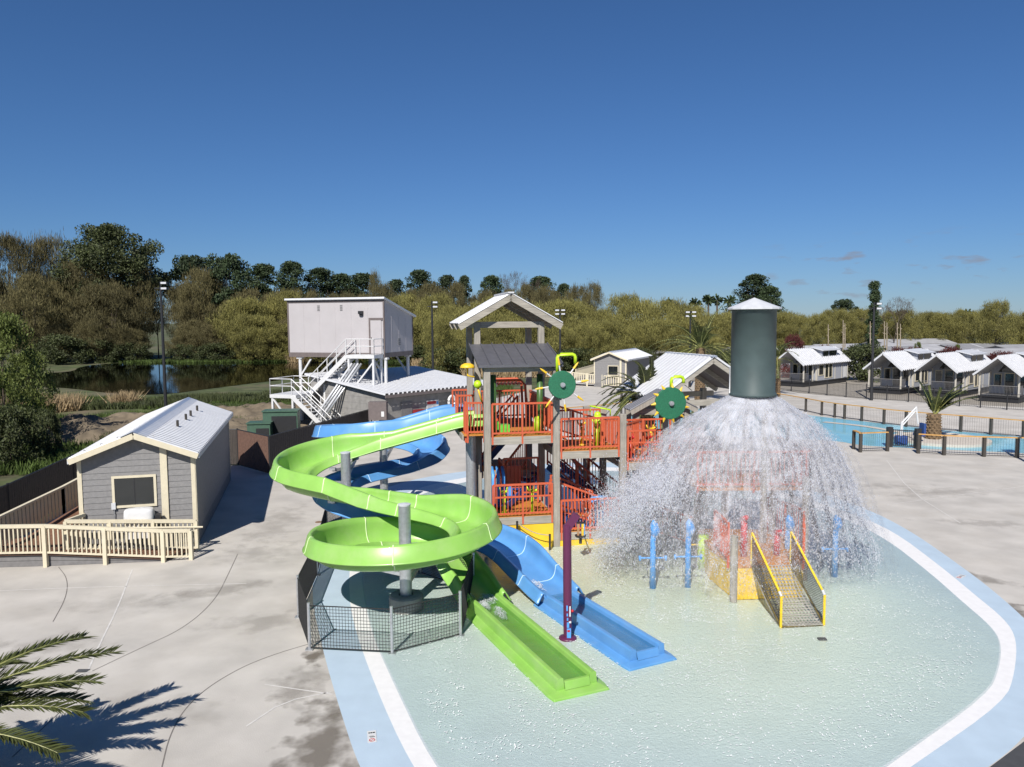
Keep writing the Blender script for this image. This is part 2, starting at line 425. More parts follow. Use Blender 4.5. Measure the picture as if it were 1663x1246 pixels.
# ------------------------------------------------------------------ the setting: ground, deck, pad, pools, pond, road
def sheet(name, pts, z, m):
    mb = MB(); mb.poly([(p[0], p[1], z) for p in pts]); return struct(mb.build(name, m))
def smooth_loop(pts, it=2, closed=True):
    pts = [Vector((p[0], p[1])) for p in pts]
    for _ in range(it):
        q = []
        n = len(pts)
        for i in range(n if closed else n - 1):
            a, b_ = pts[i], pts[(i + 1) % n]
            q += [a * 0.75 + b_ * 0.25, a * 0.25 + b_ * 0.75]
        if not closed: q = [pts[0]] + q + [pts[-1]]
        pts = q
    return pts
def ribbon(name, pts, wd, z, m, it=3):
    p = smooth_loop(pts, it, False); mb = MB(); L = []; Rr = []
    for i in range(len(p)):
        d = (p[min(i + 1, len(p) - 1)] - p[max(i - 1, 0)]).normalized(); nn = Vector((-d.y, d.x))
        L.append((*(p[i] + nn * wd / 2), z)); Rr.append((*(p[i] - nn * wd / 2), z))
    k = len(p); mb.add(L + Rr, [(i, i + 1, i + 1 + k, i + k) for i in range(k - 1)])
    return struct(mb.build(name, m))

sheet('ground', [(-2500, -60), (2500, -60), (2500, 4000), (-2500, 4000)], -0.06, M['ground'])
FENCE = [(-15.6, 14.0), (-16.7, 25.4), (-17.7, 31.0), (-18.0, 38.6), (-13.6, 38.2), (-11.3, 35.8), (-8.6, 46.4)]
deck = [(-15.7, -6), (-15.5, 14), (-16.6, 25.4), (-17.6, 31), (-17.9, 38.5), (-13.5, 38.1), (-11.3, 35.9), (-8.5, 46.5), (-6.0, 60), (8, 92), (25, 86), (27, 73),
        (30, 68), (37, 62), (45, 56), (60, 48), (60, -6)]
sheet('pool_deck', deck, 0.0, M['concrete'])
sheet('road', [(-4, 120), (8, 93), (25, 87), (27.2, 73.2), (30.2, 68.2), (37.2, 62.2), (45.2, 56.2), (60.5, 48), (140, 30), (200, 120), (60, 190)], -0.02, M['asphalt'])

# splash pad: border, stripe, floor, water (outlines read off the ground)
outer = [G(640, 1330), G(588, 1262), G(551, 1150), G(525, 1060), G(503, 960), G(520, 895), G(556, 838), G(612, 795), G(700, 772), G(830, 757), G(960, 749), G(1120, 757),
         G(1280, 785), G(1400, 823), G(1470, 857), G(1545, 908), G(1625, 968), G(1700, 1040), G(1712, 1130), G(1655, 1212), G(1560, 1276), G(1460, 1330)]
s1 = [G(735, 1330), G(668, 1246), G(609, 1115), G(572, 1010), G(566, 950), G(571, 880), G(600, 835), G(655, 800), G(740, 777), G(850, 764), G(960, 757), G(1110, 766),
      G(1270, 797), G(1380, 833), G(1450, 862), G(1530, 922), G(1585, 968), G(1634, 1008), G(1652, 1040), G(1648, 1095), G(1632, 1140), G(1480, 1246), G(1400, 1300)]
s2 = [G(772, 1320), G(704, 1246), G(641, 1115), G(603, 1030), G(587, 950), G(589, 885), G(616, 843), G(668, 808), G(750, 783), G(850, 770), G(960, 763), G(1108, 773),
      G(1262, 805), G(1370, 842), G(1440, 876), G(1515, 935), G(1565, 980), G(1610, 1018), G(1627, 1045), G(1623, 1088), G(1604, 1130), G(1440, 1246), G(1370, 1300)]
OUT = smooth_loop(outer, 3)
sheet('splash_pad_border', OUT, 0.004, M['border'])
sheet('splash_pad_stripe', smooth_loop(s1, 2), 0.008, M['stripe'])
S2 = smooth_loop(s2, 2)
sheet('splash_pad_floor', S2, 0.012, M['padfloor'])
cen = sum(S2, Vector((0, 0))) / len(S2)
sheet('splash_pad_water', [cen + (p - cen) * 0.997 for p in S2], 0.035, M['water'])
sheet('corner_pavement', [G(1595, 1256), G(1675, 1196), G(1760, 1250), G(1640, 1330)], 0.009, M['darkcon'])

# joints and drain lines sawn in the deck
for i, pp in enumerate([[(95, 921), (110, 940), (108, 970), (86, 1010)], [(386, 900), (372, 930), (350, 975), (300, 1020), (230, 1052), (150, 1090)],
                        [(141, 1096), (115, 1140), (62, 1190), (20, 1230)], [(540, 1035), (420, 1070), (345, 1110), (300, 1150), (275, 1195), (262, 1250)]]):
    ribbon('drain_line', [G(*q) for q in pp], 0.02, 0.004, M['joint'])
for pp in [[(0, 960), (110, 955), (270, 951), (400, 948)], [(15, 1132), (75, 1112), (150, 1090)], [(430, 1112), (540, 1128)], [(400, 1180), (460, 1140), (538, 1124)],
           [(215, 925), (190, 990), (160, 1050), (142, 1092)], [(1440, 748), (1480, 800), (1560, 850)], [(1663, 790), (1500, 812), (1440, 820)]]:
    ribbon('pavement_joint', [G(*q) for q in pp], 0.035, 0.005, M['crack'], 1)
for x, y, rx, ry in []:
    g = G(x, y)
    if y < 1080:
        sheet('damp_patch', [(g.x - .15 + rx * math.cos(a) * (1 + .2 * math.sin(3 * a)) , g.y + ry * math.sin(a) * (1 + .2 * math.sin(2 * a))) for a in [k * .3 for k in range(21)]], 0.0025, M['wetstain'])
def stain(px, py, rx, ry, rot, strength, seed):
    # soft-edged mineral and damp stain soaked into the concrete
    g = G(px, py); m = bpy.data.materials.new('damp stain'); m.use_nodes = True; t = m.node_tree; b = t.nodes['Principled BSDF']
    b.inputs['Base Color'].default_value = (.17, .145, .115, 1); b.inputs['Roughness'].default_value = .6
    tcn = t.nodes.new('ShaderNodeTexCoord'); ln = t.nodes.new('ShaderNodeVectorMath'); ln.operation = 'LENGTH'
    mp_ = t.nodes.new('ShaderNodeMapping'); mp_.inputs['Scale'].default_value = (1 / rx, 1 / ry, 1); t.links.new(tcn.outputs['Object'], mp_.inputs[0]); t.links.new(mp_.outputs[0], ln.inputs[0])
    n = t.nodes.new('ShaderNodeTexNoise'); n.noise_dimensions = '4D'; n.inputs['W'].default_value = seed; n.inputs['Scale'].default_value = 2.2; n.inputs['Detail'].default_value = 3; n.inputs['Roughness'].default_value = .5
    t.links.new(tcn.outputs['Object'], n.inputs['Vector'])
    a = t.nodes.new('ShaderNodeMath'); a.operation = 'SUBTRACT'; t.links.new(mrange(t, n.outputs['Fac'], .25, .75, 0, 1.5), a.inputs[0]); t.links.new(ln.outputs['Value'], a.inputs[1])
    fa = mrange(t, a.outputs[0], -.15, .6, 0, strength)
    tr = t.nodes.new('ShaderNodeBsdfTransparent'); ms = t.nodes.new('ShaderNodeMixShader'); t.links.new(fa, ms.inputs[0]); t.links.new(tr.outputs[0], ms.inputs[1]); t.links.new(b.outputs[0], ms.inputs[2])
    t.links.new(ms.outputs[0], t.nodes['Material Output'].inputs['Surface'])
    mb = MB(); mb.poly([(-rx * 1.4, -ry * 1.4, 0), (rx * 1.4, -ry * 1.4, 0), (rx * 1.4, ry * 1.4, 0), (-rx * 1.4, ry * 1.4, 0)]); o = struct(mb.build('damp_patch', m)); o.location = (g.x, g.y, .0022 + .0001 * seed); o.rotation_euler = (0, 0, rot)
for i_, a_ in enumerate([(520, 1215, .75, 1.9, .25, .6), (512, 1068, .35, .45, .2, .75), (490, 1120, .7, 1.0, .2, .3), (440, 1010, 1.6, .7, .1, .15), (250, 1150, 1.8, .6, -.2, .12), (420, 900, 1.5, 1.5, .3, .12), (1610, 985, .6, 2.2, .75, .6), (1560, 930, .4, 1.6, .7, .35),
                         (1530, 800, 3, .9, .2, .15), (1440, 790, 2.2, .8, -.2, .14), (1600, 850, 2, .6, -.3, .16), (200, 980, 2.0, .8, 0, .1), (60, 1050, 1.5, .9, .3, .18), (350, 960, 1.8, .6, .4, .2), (1480, 640, 8, 2, 0, .2), (450, 850, 1.2, 3, 0, .15)]): stain(*a_, i_ + 1)
mb = MB(); g = G(134, 1090); mb.b(g.x - .12, g.x + .12, g.y - .07, g.y + .07, 0.003, 0.012)
tag(mb.build('floor_drain', M['drain']), 'small dark drain grate where the deck joints meet near the palm', 'drain')
mb = MB(); g = G(1335, 1040); mb.b(g.x - .09, g.x + .09, g.y - .06, g.y + .06, 0.02, 0.045)
tag(mb.build('floor_drain', M['drain']), 'dark drain cover on the pad floor in front of the rope climber', 'drain')
mb = MB(); g = G(545, 848); mb.lathe([(0.001, .012), (.12, .012), (.12, .0)], (g.x - .6, g.y, 0), 16)
tag(mb.build('manhole_cover', mat('rust', (0.2, 0.12, 0.07), 0.8)), 'round rusty cover in the deck left of the slides', 'cover')

# pool floor markings: depth notice tiles
def depth_tile(px, py, rz, label):
    g = G(px, py)
    t = thing('depth_marker', label, 'pool marker', (g.x, g.y, 0.008), rz)
    mb = MB(); mb.b(-.075, .075, -.19, .19, 0, .004); mb.build('tile', M['white'], t)
    mb = MB()      # the depth figures, too worn to read in the photo
    for x0, x1 in ((-.055, -.03), (-.022, .012), (.02, .055)): mb.b(x0, x1, .10, .135, .004, .006)
    mb.build('depth_mark', M['blackmetal'], t)
    mb = MB(); mb.b(-.03, .05, -.035, -.015, .005, .006); mb.b(-.05, .03, 0.0, .012, .005, .006)
    mb.build('diver_mark', M['postdark'], t)
    mb = MB()
    for a in range(16):
        a0, a1 = a * math.pi / 8, (a + 1) * math.pi / 8
        mb.add([(r_ * math.cos(q), -.12 + r_ * math.sin(q), .006) for r_ in (.038, .052) for q in (a0, a1)], [(0, 1, 3, 2)])
    mb.beam((-.033, -.153, .006), (.033, -.087, .006), .010, .002)
    mb.build('prohibition_ring', M['red'], t)
depth_tile(604, 1197, R(12), 'white depth marker tile on the light blue border, lower left')
depth_tile(1560, 937, R(-50), 'white depth marker tile on the light blue border, right side')

# swimming pools on the right
poolA = [G(1005, 694), G(1012, 676), G(1090, 664), G(1190, 664), G(1290, 671), G(1338, 678), G(1432, 688), G(1528, 699), G(1663, 709.5), G(1760, 718), G(1760, 744), G(1663, 736), G(1500, 729),
         G(1396, 724), G(1360, 716), G(1250, 712), G(1100, 706)]
PA = smooth_loop(poolA, 2)
pc = sum(PA, Vector((0, 0))) / len(PA)
sheet('pool_coping', [pc + (p - pc) * 1.025 for p in PA], 0.004, M['coping'])
sheet('pool_floor', PA, 0.008, M['poolfloor'])
sheet('pool_water', PA, 0.02, M['poolwater'])
PB = smooth_loop([G(1018, 645), G(1045, 640), G(1075, 640), G(1080, 650), G(1050, 655), G(1025, 652)], 2)
sheet('pool_coping', [Vector((p.x, p.y)) * 1.006 for p in PB], 0.004, M['coping'])
sheet('pool_floor', PB, 0.008, M['poolfloor'])
sheet('pool_water', PB, 0.02, M['poolwater'])
# low divider between the pools and the planted island
ribbon('pool_divider', [G(1338, 686), G(1400, 692), G(1436, 698), G(1480, 706)], 0.55, 0.03, M['coping'], 2)
gi = G(1528, 716)
mb = MB(); mb.lathe([(2.5, 0.0), (2.5, .16), (2.2, .17), (2.15, .12), (0.01, .14)], (gi.x, gi.y, 0), 32)
struct(mb.build('pool_island', M['coping']))

# pond behind the fence, with its banks
pond = [(-80, 68), (-33, 70), (-24, 76), (-8, 78), (-2, 84), (-3, 120), (-20, 138), (-60, 140), (-72, 118), (-82, 112), (-120, 105), (-120, 72)]
pond = [G(100, 628), G(190, 640), G(262, 641), G(330, 632), G(450, 617), G(560, 608), G(640, 600), G(700, 592), G(690, 588), G(600, 586.5), G(430, 587), G(280, 588), G(190, 589),
        G(128, 595), G(118, 605), G(20, 606), G(-60, 612), G(-60, 622)]
sheet('pond_water', smooth_loop(pond, 2), -0.02, water_mat('pond water', (0.05, 0.05, 0.03), 0.025, 1.2, 1.0, 0.05, (1, 1, 1), 1.4))
def mound(name, cx, cy, rx, ry, h, m, seed, n=40):
    rng = np.random.RandomState(seed); ph = rng.rand(8) * 6.28
    mb = MB(); vs = []
    for i in range(n + 1):
        for j in range(n + 1):
            u, v = i / n * 2 - 1, j / n * 2 - 1
            r = min(1, math.hypot(u, v)); f = math.cos(r * math.pi / 2) ** 0.8 if r < 1 else 0
            hh = f * h * (0.65 + 0.18 * math.sin(5 * u + ph[0]) * math.cos(4 * v + ph[1]) + 0.12 * math.sin(13 * u + ph[2] + 7 * v) + 0.10 * math.sin(17 * v + ph[3] - 9 * u) + .22 * rng.rand())
            vs.append((cx + rx * u, cy + ry * v, hh - 0.09))
    mb.add(vs, [(i * (n + 1) + j, (i + 1) * (n + 1) + j, (i + 1) * (n + 1) + j + 1, i * (n + 1) + j + 1) for i in range(n) for j in range(n)])
    return struct(mb.build(name, m, smooth=True))
mound('dirt_bank', -27, 47, 6.5, 4.5, 1.5, M['dirt'], 1)
mound('dirt_bank', -21, 50, 7, 3.5, 1.3, M['dirt'], 2)
mound('dirt_bank', -15.5, 55, 7, 5, 1.1, M['dirt'], 3)
mound('dirt_bank', -19, 42, 5, 2.4, 0.9, M['dirt'], 4)
mound('dirt_bank', -30, 30, 9, 5, 0.7, M['dirt'], 6)
mound('grass_bank', -24, 63, 22, 4.0, 0.45, M['ground'], 5)
mound('dirt_bank', -25.5, 52.5, 7, 3.6, 1.2, M['dirt'], 7)
mound('dirt_bank', -19, 57, 8, 3.6, 1.25, M['dirt'], 8)
mound('dirt_bank', -14, 60, 5, 3.5, 1.3, M['dirt'], 9)
# ------------------------------------------------------------------ water slides
def path_from(segs, ds=0.15):
    """segs: ('p',x,y) start / ('l',x,y) line to / ('a',cx,cy,r,a0,a1) arc in degrees"""
    P = []
    for s_ in segs:
        if s_[0] == 'p': P.append(Vector(s_[1:3]))
        elif s_[0] == 'l':
            a = P[-1]; b_ = Vector(s_[1:3]); n = max(1, int((b_ - a).length / ds))
            P += [a.lerp(b_, (i + 1) / n) for i in range(n)]
        else:
            _, cx, cy, r, a0, a1 = s_
            n = max(2, int(abs(R(a1 - a0)) * r / ds)); st = Vector((cx + r * math.cos(R(a0)), cy + r * math.sin(R(a0))))
            if P and (st - P[-1]).length > ds * 1.5:
                a = P[-1]; k = int((st - a).length / ds); P += [a.lerp(st, (i + 1) / k) for i in range(k)]
            P += [Vector((cx + r * math.cos(R(a0 + (a1 - a0) * (i + 1) / n)), cy + r * math.sin(R(a0 + (a1 - a0) * (i + 1) / n)))) for i in range(n)]
    for _ in range(4):
        P = [P[0]] + [P[i - 1] * .25 + P[i] * .5 + P[i + 1] * .25 for i in range(1, len(P) - 1)] + [P[-1]]
    return P
def lin(x, xs, ys): return float(np.interp(x, xs, ys))
def slide_frames(P, zk, hk_l, hk_r):
    s_ = [0]
    for i in range(1, len(P)): s_.append(s_[-1] + (P[i] - P[i - 1]).length)
    fr = []
    zs = [lin(t, *zk(s_[-1])) for t in s_]
    for _ in range(6): zs = [zs[0]] + [zs[i - 1] * .25 + zs[i] * .5 + zs[i + 1] * .25 for i in range(1, len(zs) - 1)] + [zs[-1]]
    for i in range(len(P)):
        d = (P[min(i + 1, len(P) - 1)] - P[max(i - 1, 0)]).normalized()
        fr.append((P[i], Vector((-d.y, d.x)), zs[i], lin(s_[i], *hk_l(s_[-1])), lin(s_[i], *hk_r(s_[-1])), s_[i]))
    return fr
def uprof(hl, hr, wd, n=9, th=0.0):
    al, ar = min(.36, .62 * hl + .06), min(.36, .62 * hr + .06)      # depth of the apron that folds down from each rim
    pr = [(wd + .20, hl - al - .01), (wd + .155, hl - al + .01), (wd + .06, hl - .03), (wd + .035, hl + .008)]
    for k in range(n * 2 + 1):
        a = math.pi / 2 * k / n
        c = math.cos(a); h = hl if a < math.pi / 2 else hr
        x = wd * math.copysign(abs(c) ** 0.5, c); z = h * (1 - math.sin(a) ** 0.9)
        pr.append((x + math.copysign(-th, c) * 0, z + th))
    pr += [(-wd - .035, hr + .008), (-wd - .06, hr - .03), (-wd - .155, hr - ar + .01), (-wd - .20, hr - ar - .01)]
    return pr
def sweep(fr, prof_fn, name, m, parent, thick=0.035, off=1.0):
    mb = MB(); rows = [prof_fn(f) for f in fr]; k = len(rows[0])
    vs = [(f[0].x + f[1].x * x, f[0].y + f[1].y * x, f[2] + z) for f, r in zip(fr, rows) for x, z in r]
    mb.add(vs, [(i * k + j, i * k + j + 1, (i + 1) * k + j + 1, (i + 1) * k + j) for i in range(len(fr) - 1) for j in range(k - 1)])
    o = mb.build(name, m, parent, smooth=True, world=True)
    so_ = o.modifiers.new('thick', 'SOLIDIFY'); so_.thickness = thick; so_.offset = off
    return o
def trough(A, B, z0, z1, mm, parent, seam_m):
    """flat run-out flume lying on the pad from A to B"""
    A = Vector((A[0], A[1])); B = Vector((B[0], B[1])); d = (B - A).normalized(); nn = Vector((-d.y, d.x)); L = (B - A).length
    pr = [(.63, .012), (.61, .06), (.44, .10), (.42, .31), (.40, .33), (.31, .33), (.29, .31), (.25, .13), (-.25, .13), (-.29, .31), (-.31, .33), (-.40, .33), (-.42, .31), (-.44, .10), (-.61, .06), (-.63, .012)]
    mb = MB(); ts = [0, .25 * L, .5 * L, .75 * L, L - .22]
    vs = [(A.x + d.x * t + nn.x * x, A.y + d.y * t + nn.y * x, z) for t in ts for x, z in pr]; k = len(pr)
    mb.add(vs, [(i * k + j, i * k + j + 1, (i + 1) * k + j + 1, (i + 1) * k + j) for i in range(len(ts) - 1) for j in range(k - 1)])
    # end: rail ends, low lip, front flange
    def W(t, x, z): return (A.x + d.x * t + nn.x * x, A.y + d.y * t + nn.y * x, z)
    t0 = L - .22
    for sgn in (1, -1):
        mb.add([W(t0, sgn * .44, .10), W(t0, sgn * .42, .31), W(t0, sgn * .40, .33), W(t0, sgn * .31, .33), W(t0, sgn * .29, .31), W(t0, sgn * .26, .10)], [(0, 1, 2, 3, 4, 5)])
    mb.add([W(t0 - .10, .27, .13), W(t0 - .08, .27, .25), W(t0 + .0, .27, .25), W(t0 + .04, .27, .10), W(t0 - .10, -.27, .13), W(t0 - .08, -.27, .25), W(t0 + .0, -.27, .25), W(t0 + .04, -.27, .10)],
           [(0, 1, 5, 4), (1, 2, 6, 5), (2, 3, 7, 6)])
    mb.add([W(t0, .63, .012), W(t0, .61, .06), W(t0, .44, .10), W(t0, -.44, .10), W(t0, -.61, .06), W(t0, -.63, .012), W(L, .60, .012), W(L - .02, .58, .05), W(L - .02, -.58, .05), W(L, -.60, .012)],
           [(1, 2, 7), (2, 3, 8, 7), (3, 4, 8), (0, 1, 7, 6), (7, 8, 9, 6), (4, 5, 9, 8)])
    o = mb.build('runout_trough', mm, parent, world=True)
    bv = o.modifiers.new('b', 'BEVEL'); bv.width = .02; bv.segments = 2; bv.limit_method = 'ANGLE'
    mb = MB(); mb.add([W(.1, .27, .235), W(.1, -.27, .235), W(t0 - .09, -.27, .235), W(t0 - .09, .27, .235)], [(0, 1, 2, 3)])
    wv = mb.build('trough_water', M['flumewater'], parent, world=True)
    return o

def make_slide(name, label, segs, zk, hl, hr, mm, seam, seams, wd, tr0, tr1):
    P = path_from(segs); fr = slide_frames(P, zk, hl, hr)
    t = thing(name, label, 'water slide', (P[0].x, P[0].y, 0))
    sweep(fr, lambda f: uprof(f[3], f[4], wd), 'flume', mm, t)
    tot = fr[-1][5]
    for sp in seams:
        i = min(range(len(fr)), key=lambda q: abs(fr[q][5] - sp * tot))
        i = max(1, min(len(fr) - 2, i)); f = fr[i]; g_ = fr[i + 1]; dd = (g_[0] - f[0]).normalized() * 0.028; dz = (g_[2] - f[2]) / (g_[0] - f[0]).length * .028
        f2 = (f[0] + dd, f[1], f[2] + dz, f[3], f[4], f[5])
        sweep([f, f2], lambda q: uprof(q[3], q[4], wd), 'joint_seam', seam, t, 0.058, 0.45)
        # bolted flange under the joint
    trough(tr0, tr1, .15, .15, mm, t, seam)
    return t, fr

# green slide
gA = Vector((-1.05, 25.55)); C1 = Vector((-5.15, 23.75)); r1 = 1.62; C2 = Vector((-2.68, 18.75)); r2 = 1.78
dirF = (G(925, 1150).xy - G(772, 1003).xy).normalized()
# internal tangent C1 (ccw) -> C2 (cw)
D = C2 - C1; dist = D.length; base = math.atan2(D.y, D.x); al = math.acos((r1 + r2) / dist)
aT1 = math.degrees(base - al) % 360      # leave circle 1 here (ccw travel)
aT2 = math.degrees(base - al + math.pi) % 360
aEnd = math.degrees(math.atan2(dirF.x, -dirF.y))
a2 = aT2
while a2 < aEnd: a2 += 360
if aT1 < 95: aT1 += 360
a_end2 = aEnd
while a2 - a_end2 < 200: a_end2 -= 360
pe = C2 + r2 * Vector((math.cos(R(aEnd)), math.sin(R(aEnd))))
fl0 = pe + dirF * 0.7; fl1 = pe + dirF * 5.8
segs = [('p', gA.x + .25, gA.y + .05), ('l', gA.x - .2, gA.y - .02), ('l', C1.x, C1.y + r1), ('a', C1.x, C1.y, r1, 92, aT1), ('a', C2.x, C2.y, r2, a2, a_end2), ('l', fl0.x + dirF.x * .3, fl0.y + dirF.y * .3)]
zg = lambda T: ([0, .75, 4.3, 7.1, 9.5, 13.0, 15.5, 18.2, 21.0, 23.8, 26.3, T - 1.9, T - .5, T], [3.55, 3.58, 2.64, 2.2, 2.0, 1.83, 1.72, 1.55, 1.28, .98, .80, .52, .17, .12])
hl_ = lambda T: ([0, 3.6, 5.2, 9.0, 10.5, 12.2, 13.5, 22, T - 3, T - 1.6, T], [.45, .42, .22, .22, .34, .38, .62, .66, .62, .45, .24])
hr_ = lambda T: ([0, 3.2, 4.6, 9.6, 11.5, 13.5, T - 2.5, T - 1, T], [.45, .45, .72, .70, .36, .20, .20, .34, .24])
green, grf = make_slide('water_slide', 'lime green spiral water slide winding down in front of the play tower', segs, zg, hl_, hr_,
                        M['green_slide'], M['seam_g'], [.015, .065, .13, .19, .30, .36, .42, .455, .52, .60, .67, .75, .84, .93], .44, fl0, fl1)
# blue slide
CB = Vector((-4.84, 28.6)); rB = 1.85
CC = Vector((-3.6, 24.3)); rC = 2.0
DD = CC - CB; bD = math.degrees(math.atan2(DD.y, DD.x)); aD = math.degrees(math.acos((rB + rC) / DD.length)); tB = bD + aD; tC = (tB + 180) % 360
yS = CC.y - rC
dirB = (G(1068, 1085).xy - G(922, 990).xy).normalized(); qB = G(922, 990).xy
rD = 2.4; cy = yS - rD; aB = math.degrees(math.atan2(dirB.x, -dirB.y))
nrm = Vector((math.cos(R(aB)), math.sin(R(aB))))
# centre on the line offset by rD from the run-out line
tt = ((cy - (qB.y - nrm.y * rD)) / dirB.y); cD = qB - nrm * rD + dirB * tt
pD = cD + nrm * rD
flb1 = G(1062, 1082).xy; flb0 = flb1 - dirB * 4.1
segb = [('p', -1.45, 27.45), ('l', -1.9, 27.35), ('l', CB.x, CB.y - rB), ('a', CB.x, CB.y, rB, 268, tB), ('a', CC.x, CC.y, rC, tC, 270), ('l', cD.x, cD.y + rD),
        ('a', cD.x, cD.y, rD, 90, aB), ('l', flb0.x + dirB.x * .3, flb0.y + dirB.y * .3)]
zb = lambda T: ([0, .5, .95, 3.4, 6.5, 9.5, 12.0, 13.6, 15.0, 17.0, 19.0, 21.2, T - 5.2, T - 3.4, T - .6, T], [3.58, 3.62, 3.62, 2.98, 2.55, 2.2, 2.0, 1.88, 1.84, 1.76, 1.42, 1.05, .78, .62, .17, .12])
hbl = lambda T: ([0, 2.4, 3.4, 12.4, 14.2, 20.5, 22.5, T - 2.0, T], [.45, .46, .66, .62, .22, .22, .50, .50, .24])
hbr = lambda T: ([0, 2.8, 4, 12.5, 15, 17, 18.5, 20.5, 22, T - 1.5, T], [.45, .40, .22, .22, .30, .30, .5, .5, .24, .24, .24])
blue, blf = make_slide('water_slide', 'blue looping water slide with its run-out right of the green one', segb, zb, hbl, hbr,
                       M['blue_slide'], M['seam_b'], [.012, .055, .12, .19, .27, .35, .43, .51, .59, .68, .77, .84, .90, .96], .47, flb0, flb1)
blue['label'] = 'blue looping water slide with its run-out right of the green one'

# slide support columns with arms
def column(px_c, top, arms, label, r=.15):
    t = thing('slide_column', label, 'column', (px_c[0], px_c[1], 0), 0, 'steel columns carrying the slides')
    mb = MB(); mb.tube([(0, 0, 0), (0, 0, top)], r, 20); mb.build('shaft', M['silver'], t, smooth=False)
    mb = MB(); mb.lathe([(r * 1.02, top - .02), (r * 1.04, top + .015), (.001, top + .03)], (0, 0, 0), 20); mb.build('cap', M['capgrey'], t)
    for (ax, ay, z) in arms:
        mb = MB(); mb.beam((0, 0, z - .35), (ax, ay, z), .07, .09); mb.beam((0, 0, z - .05), (ax * .96, ay * .96, z - .01), .09, .10)
        mb.b(ax - .1, ax + .1, ay - .1, ay + .1, z, z + .08)
        mb.build('arm', M['silver'], t)
    return t
def armpt(fr, c, want, dz=.02):
    # nearest slide centre-line point in the wanted direction from a column
    best = min(fr, key=lambda f: (f[0] - (Vector(c) + Vector(want))).length)
    return (best[0].x - c[0], best[0].y - c[1], best[2] - .09)
c1 = (C1.x, C1.y); c2 = (C2.x + .03, C2.y - .05)
t = column(c1, 3.05, [armpt(grf, c1, (-1.6, 0)), armpt(grf, c1, (0, 1.6)), armpt(grf, c1, (0, -1.6))], 'steel column inside the upper bend of the green slide')
t = column(c2, 2.62, [armpt(grf, c2, (1.78, 0)), armpt(grf[len(grf) // 2:], c2, (-1.78, .2)), armpt(grf[len(grf) // 2:], c2, (.3, 1.78))], 'steel column standing in the round footing inside the lower green loop')
mb = MB(); mb.lathe([(.42, 0), (.42, .34), (.38, .38), (.18, .38)], (0, 0, 0), 28); mb.build('footing', M['block'], t)
cB = (CB.x + .05, CB.y)
column(cB, 3.02, [armpt(blf[:100], cB, (1.85, 0)), armpt(blf[:100], cB, (0, 1.85)), armpt(blf, cB, (-.6, -1.8)), (-1.5, -1.7, 1.9)], 'steel column inside the blue slide loop')
column((-3.15, 22.1), .72, [], 'short dark post under the blue slide straight', .08)
column((-2.35, 22.4), .70, [], 'short post under the blue slide before its last bend', .07)
column((-.75, 21.4), .42, [], 'low post under the steep bend of the blue slide', .06)
column((-1.35, 20.3), .40, [], 'low post under the lowest green bend', .06)

# net fence round the slide footing
npts = [G(503, 1055), G(637, 1062), G(748, 1033), Vector((-1.05, 19.9, 0)), Vector((-2.6, 21.35, 0)), G(531, 868), G(515, 935), G(485, 1003)]
tN = thing('safety_net_fence', 'low black net fence with steel posts round the slide footing', 'net fence', (npts[0].x, npts[0].y, 0))
NH = 1.02
def wires(mb, a, b_, h0, h1, step, r=.0055):
    a = Vector(a[:2]); b_ = Vector(b_[:2]); L = (b_ - a).length; n = int(L / step)
    for i in range(1, n):
        p = a.lerp(b_, i / n); mb.beam((p.x, p.y, h0), (p.x, p.y, h1), r, r)
    k = int((h1 - h0) / step)
    for j in range(0, k + 1):
        z = h0 + (h1 - h0) * j / k
        mb.beam((a.x, a.y, z), (b_.x, b_.y, z), r * (2.4 if j in (0, k) else 1), r * (2.4 if j in (0, k) else 1))
for i, p in enumerate(npts):
    mb = MB(); mb.tube([(p.x, p.y, 0), (p.x, p.y, NH + .02)], .034, 8); mb.b(p.x - .08, p.x + .08, p.y - .08, p.y + .08, .0, .03)
    mb.build('post', M['silver'], tN, world=True)
    q = npts[(i + 1) % len(npts)]
    mb = MB(); wires(mb, p, q, .05, NH - .04, .068 if i in (0, 1, 2, 7) else .045, .008)
    mb.build('net', M['net'], tN, world=True)
# ------------------------------------------------------------------ play tower (local frame: a along the front, b into the depth)
S = 2.15
A0 = Vector((-.765, 23.55, 0)); PHI = R(10)
tower = thing('play_tower', 'tall timber play tower with orange railings, decks and a white gabled roof', 'play tower', A0, PHI)
def TW(a, b_, z=0): return FR[tower.name] @ Vector((a, b_, z))
def part(name, mb, m, parent=None, **k): return mb.build(name, m, parent or tower, **k)
def posts(lst, w_=.2, name='post'):
    for a, b_, z0, z1 in lst:
        mb = MB(); mb.b(a - w_ / 2, a + w_ / 2, b_ - w_ / 2, b_ + w_ / 2, z0, z1)
        o = part(name, mb, M['wood']); bv = o.modifiers.new('b', 'BEVEL'); bv.width = .012; bv.segments = 1
D2 = 2 * S
posts([(0, 0, 0, 5.72), (S, 0, 0, 5.72), (2 * S, 0, 0, 4.12), (0, S, 0, 7.02), (S, S, 0, 7.02), (2 * S, S, 0, 4.12), (0, D2, 0, 7.02), (S, D2, 0, 7.02), (2 * S, D2, 0, 3.9),
       (3 * S, 0, 0, 2.9), (3 * S, S, 0, 3.0)])
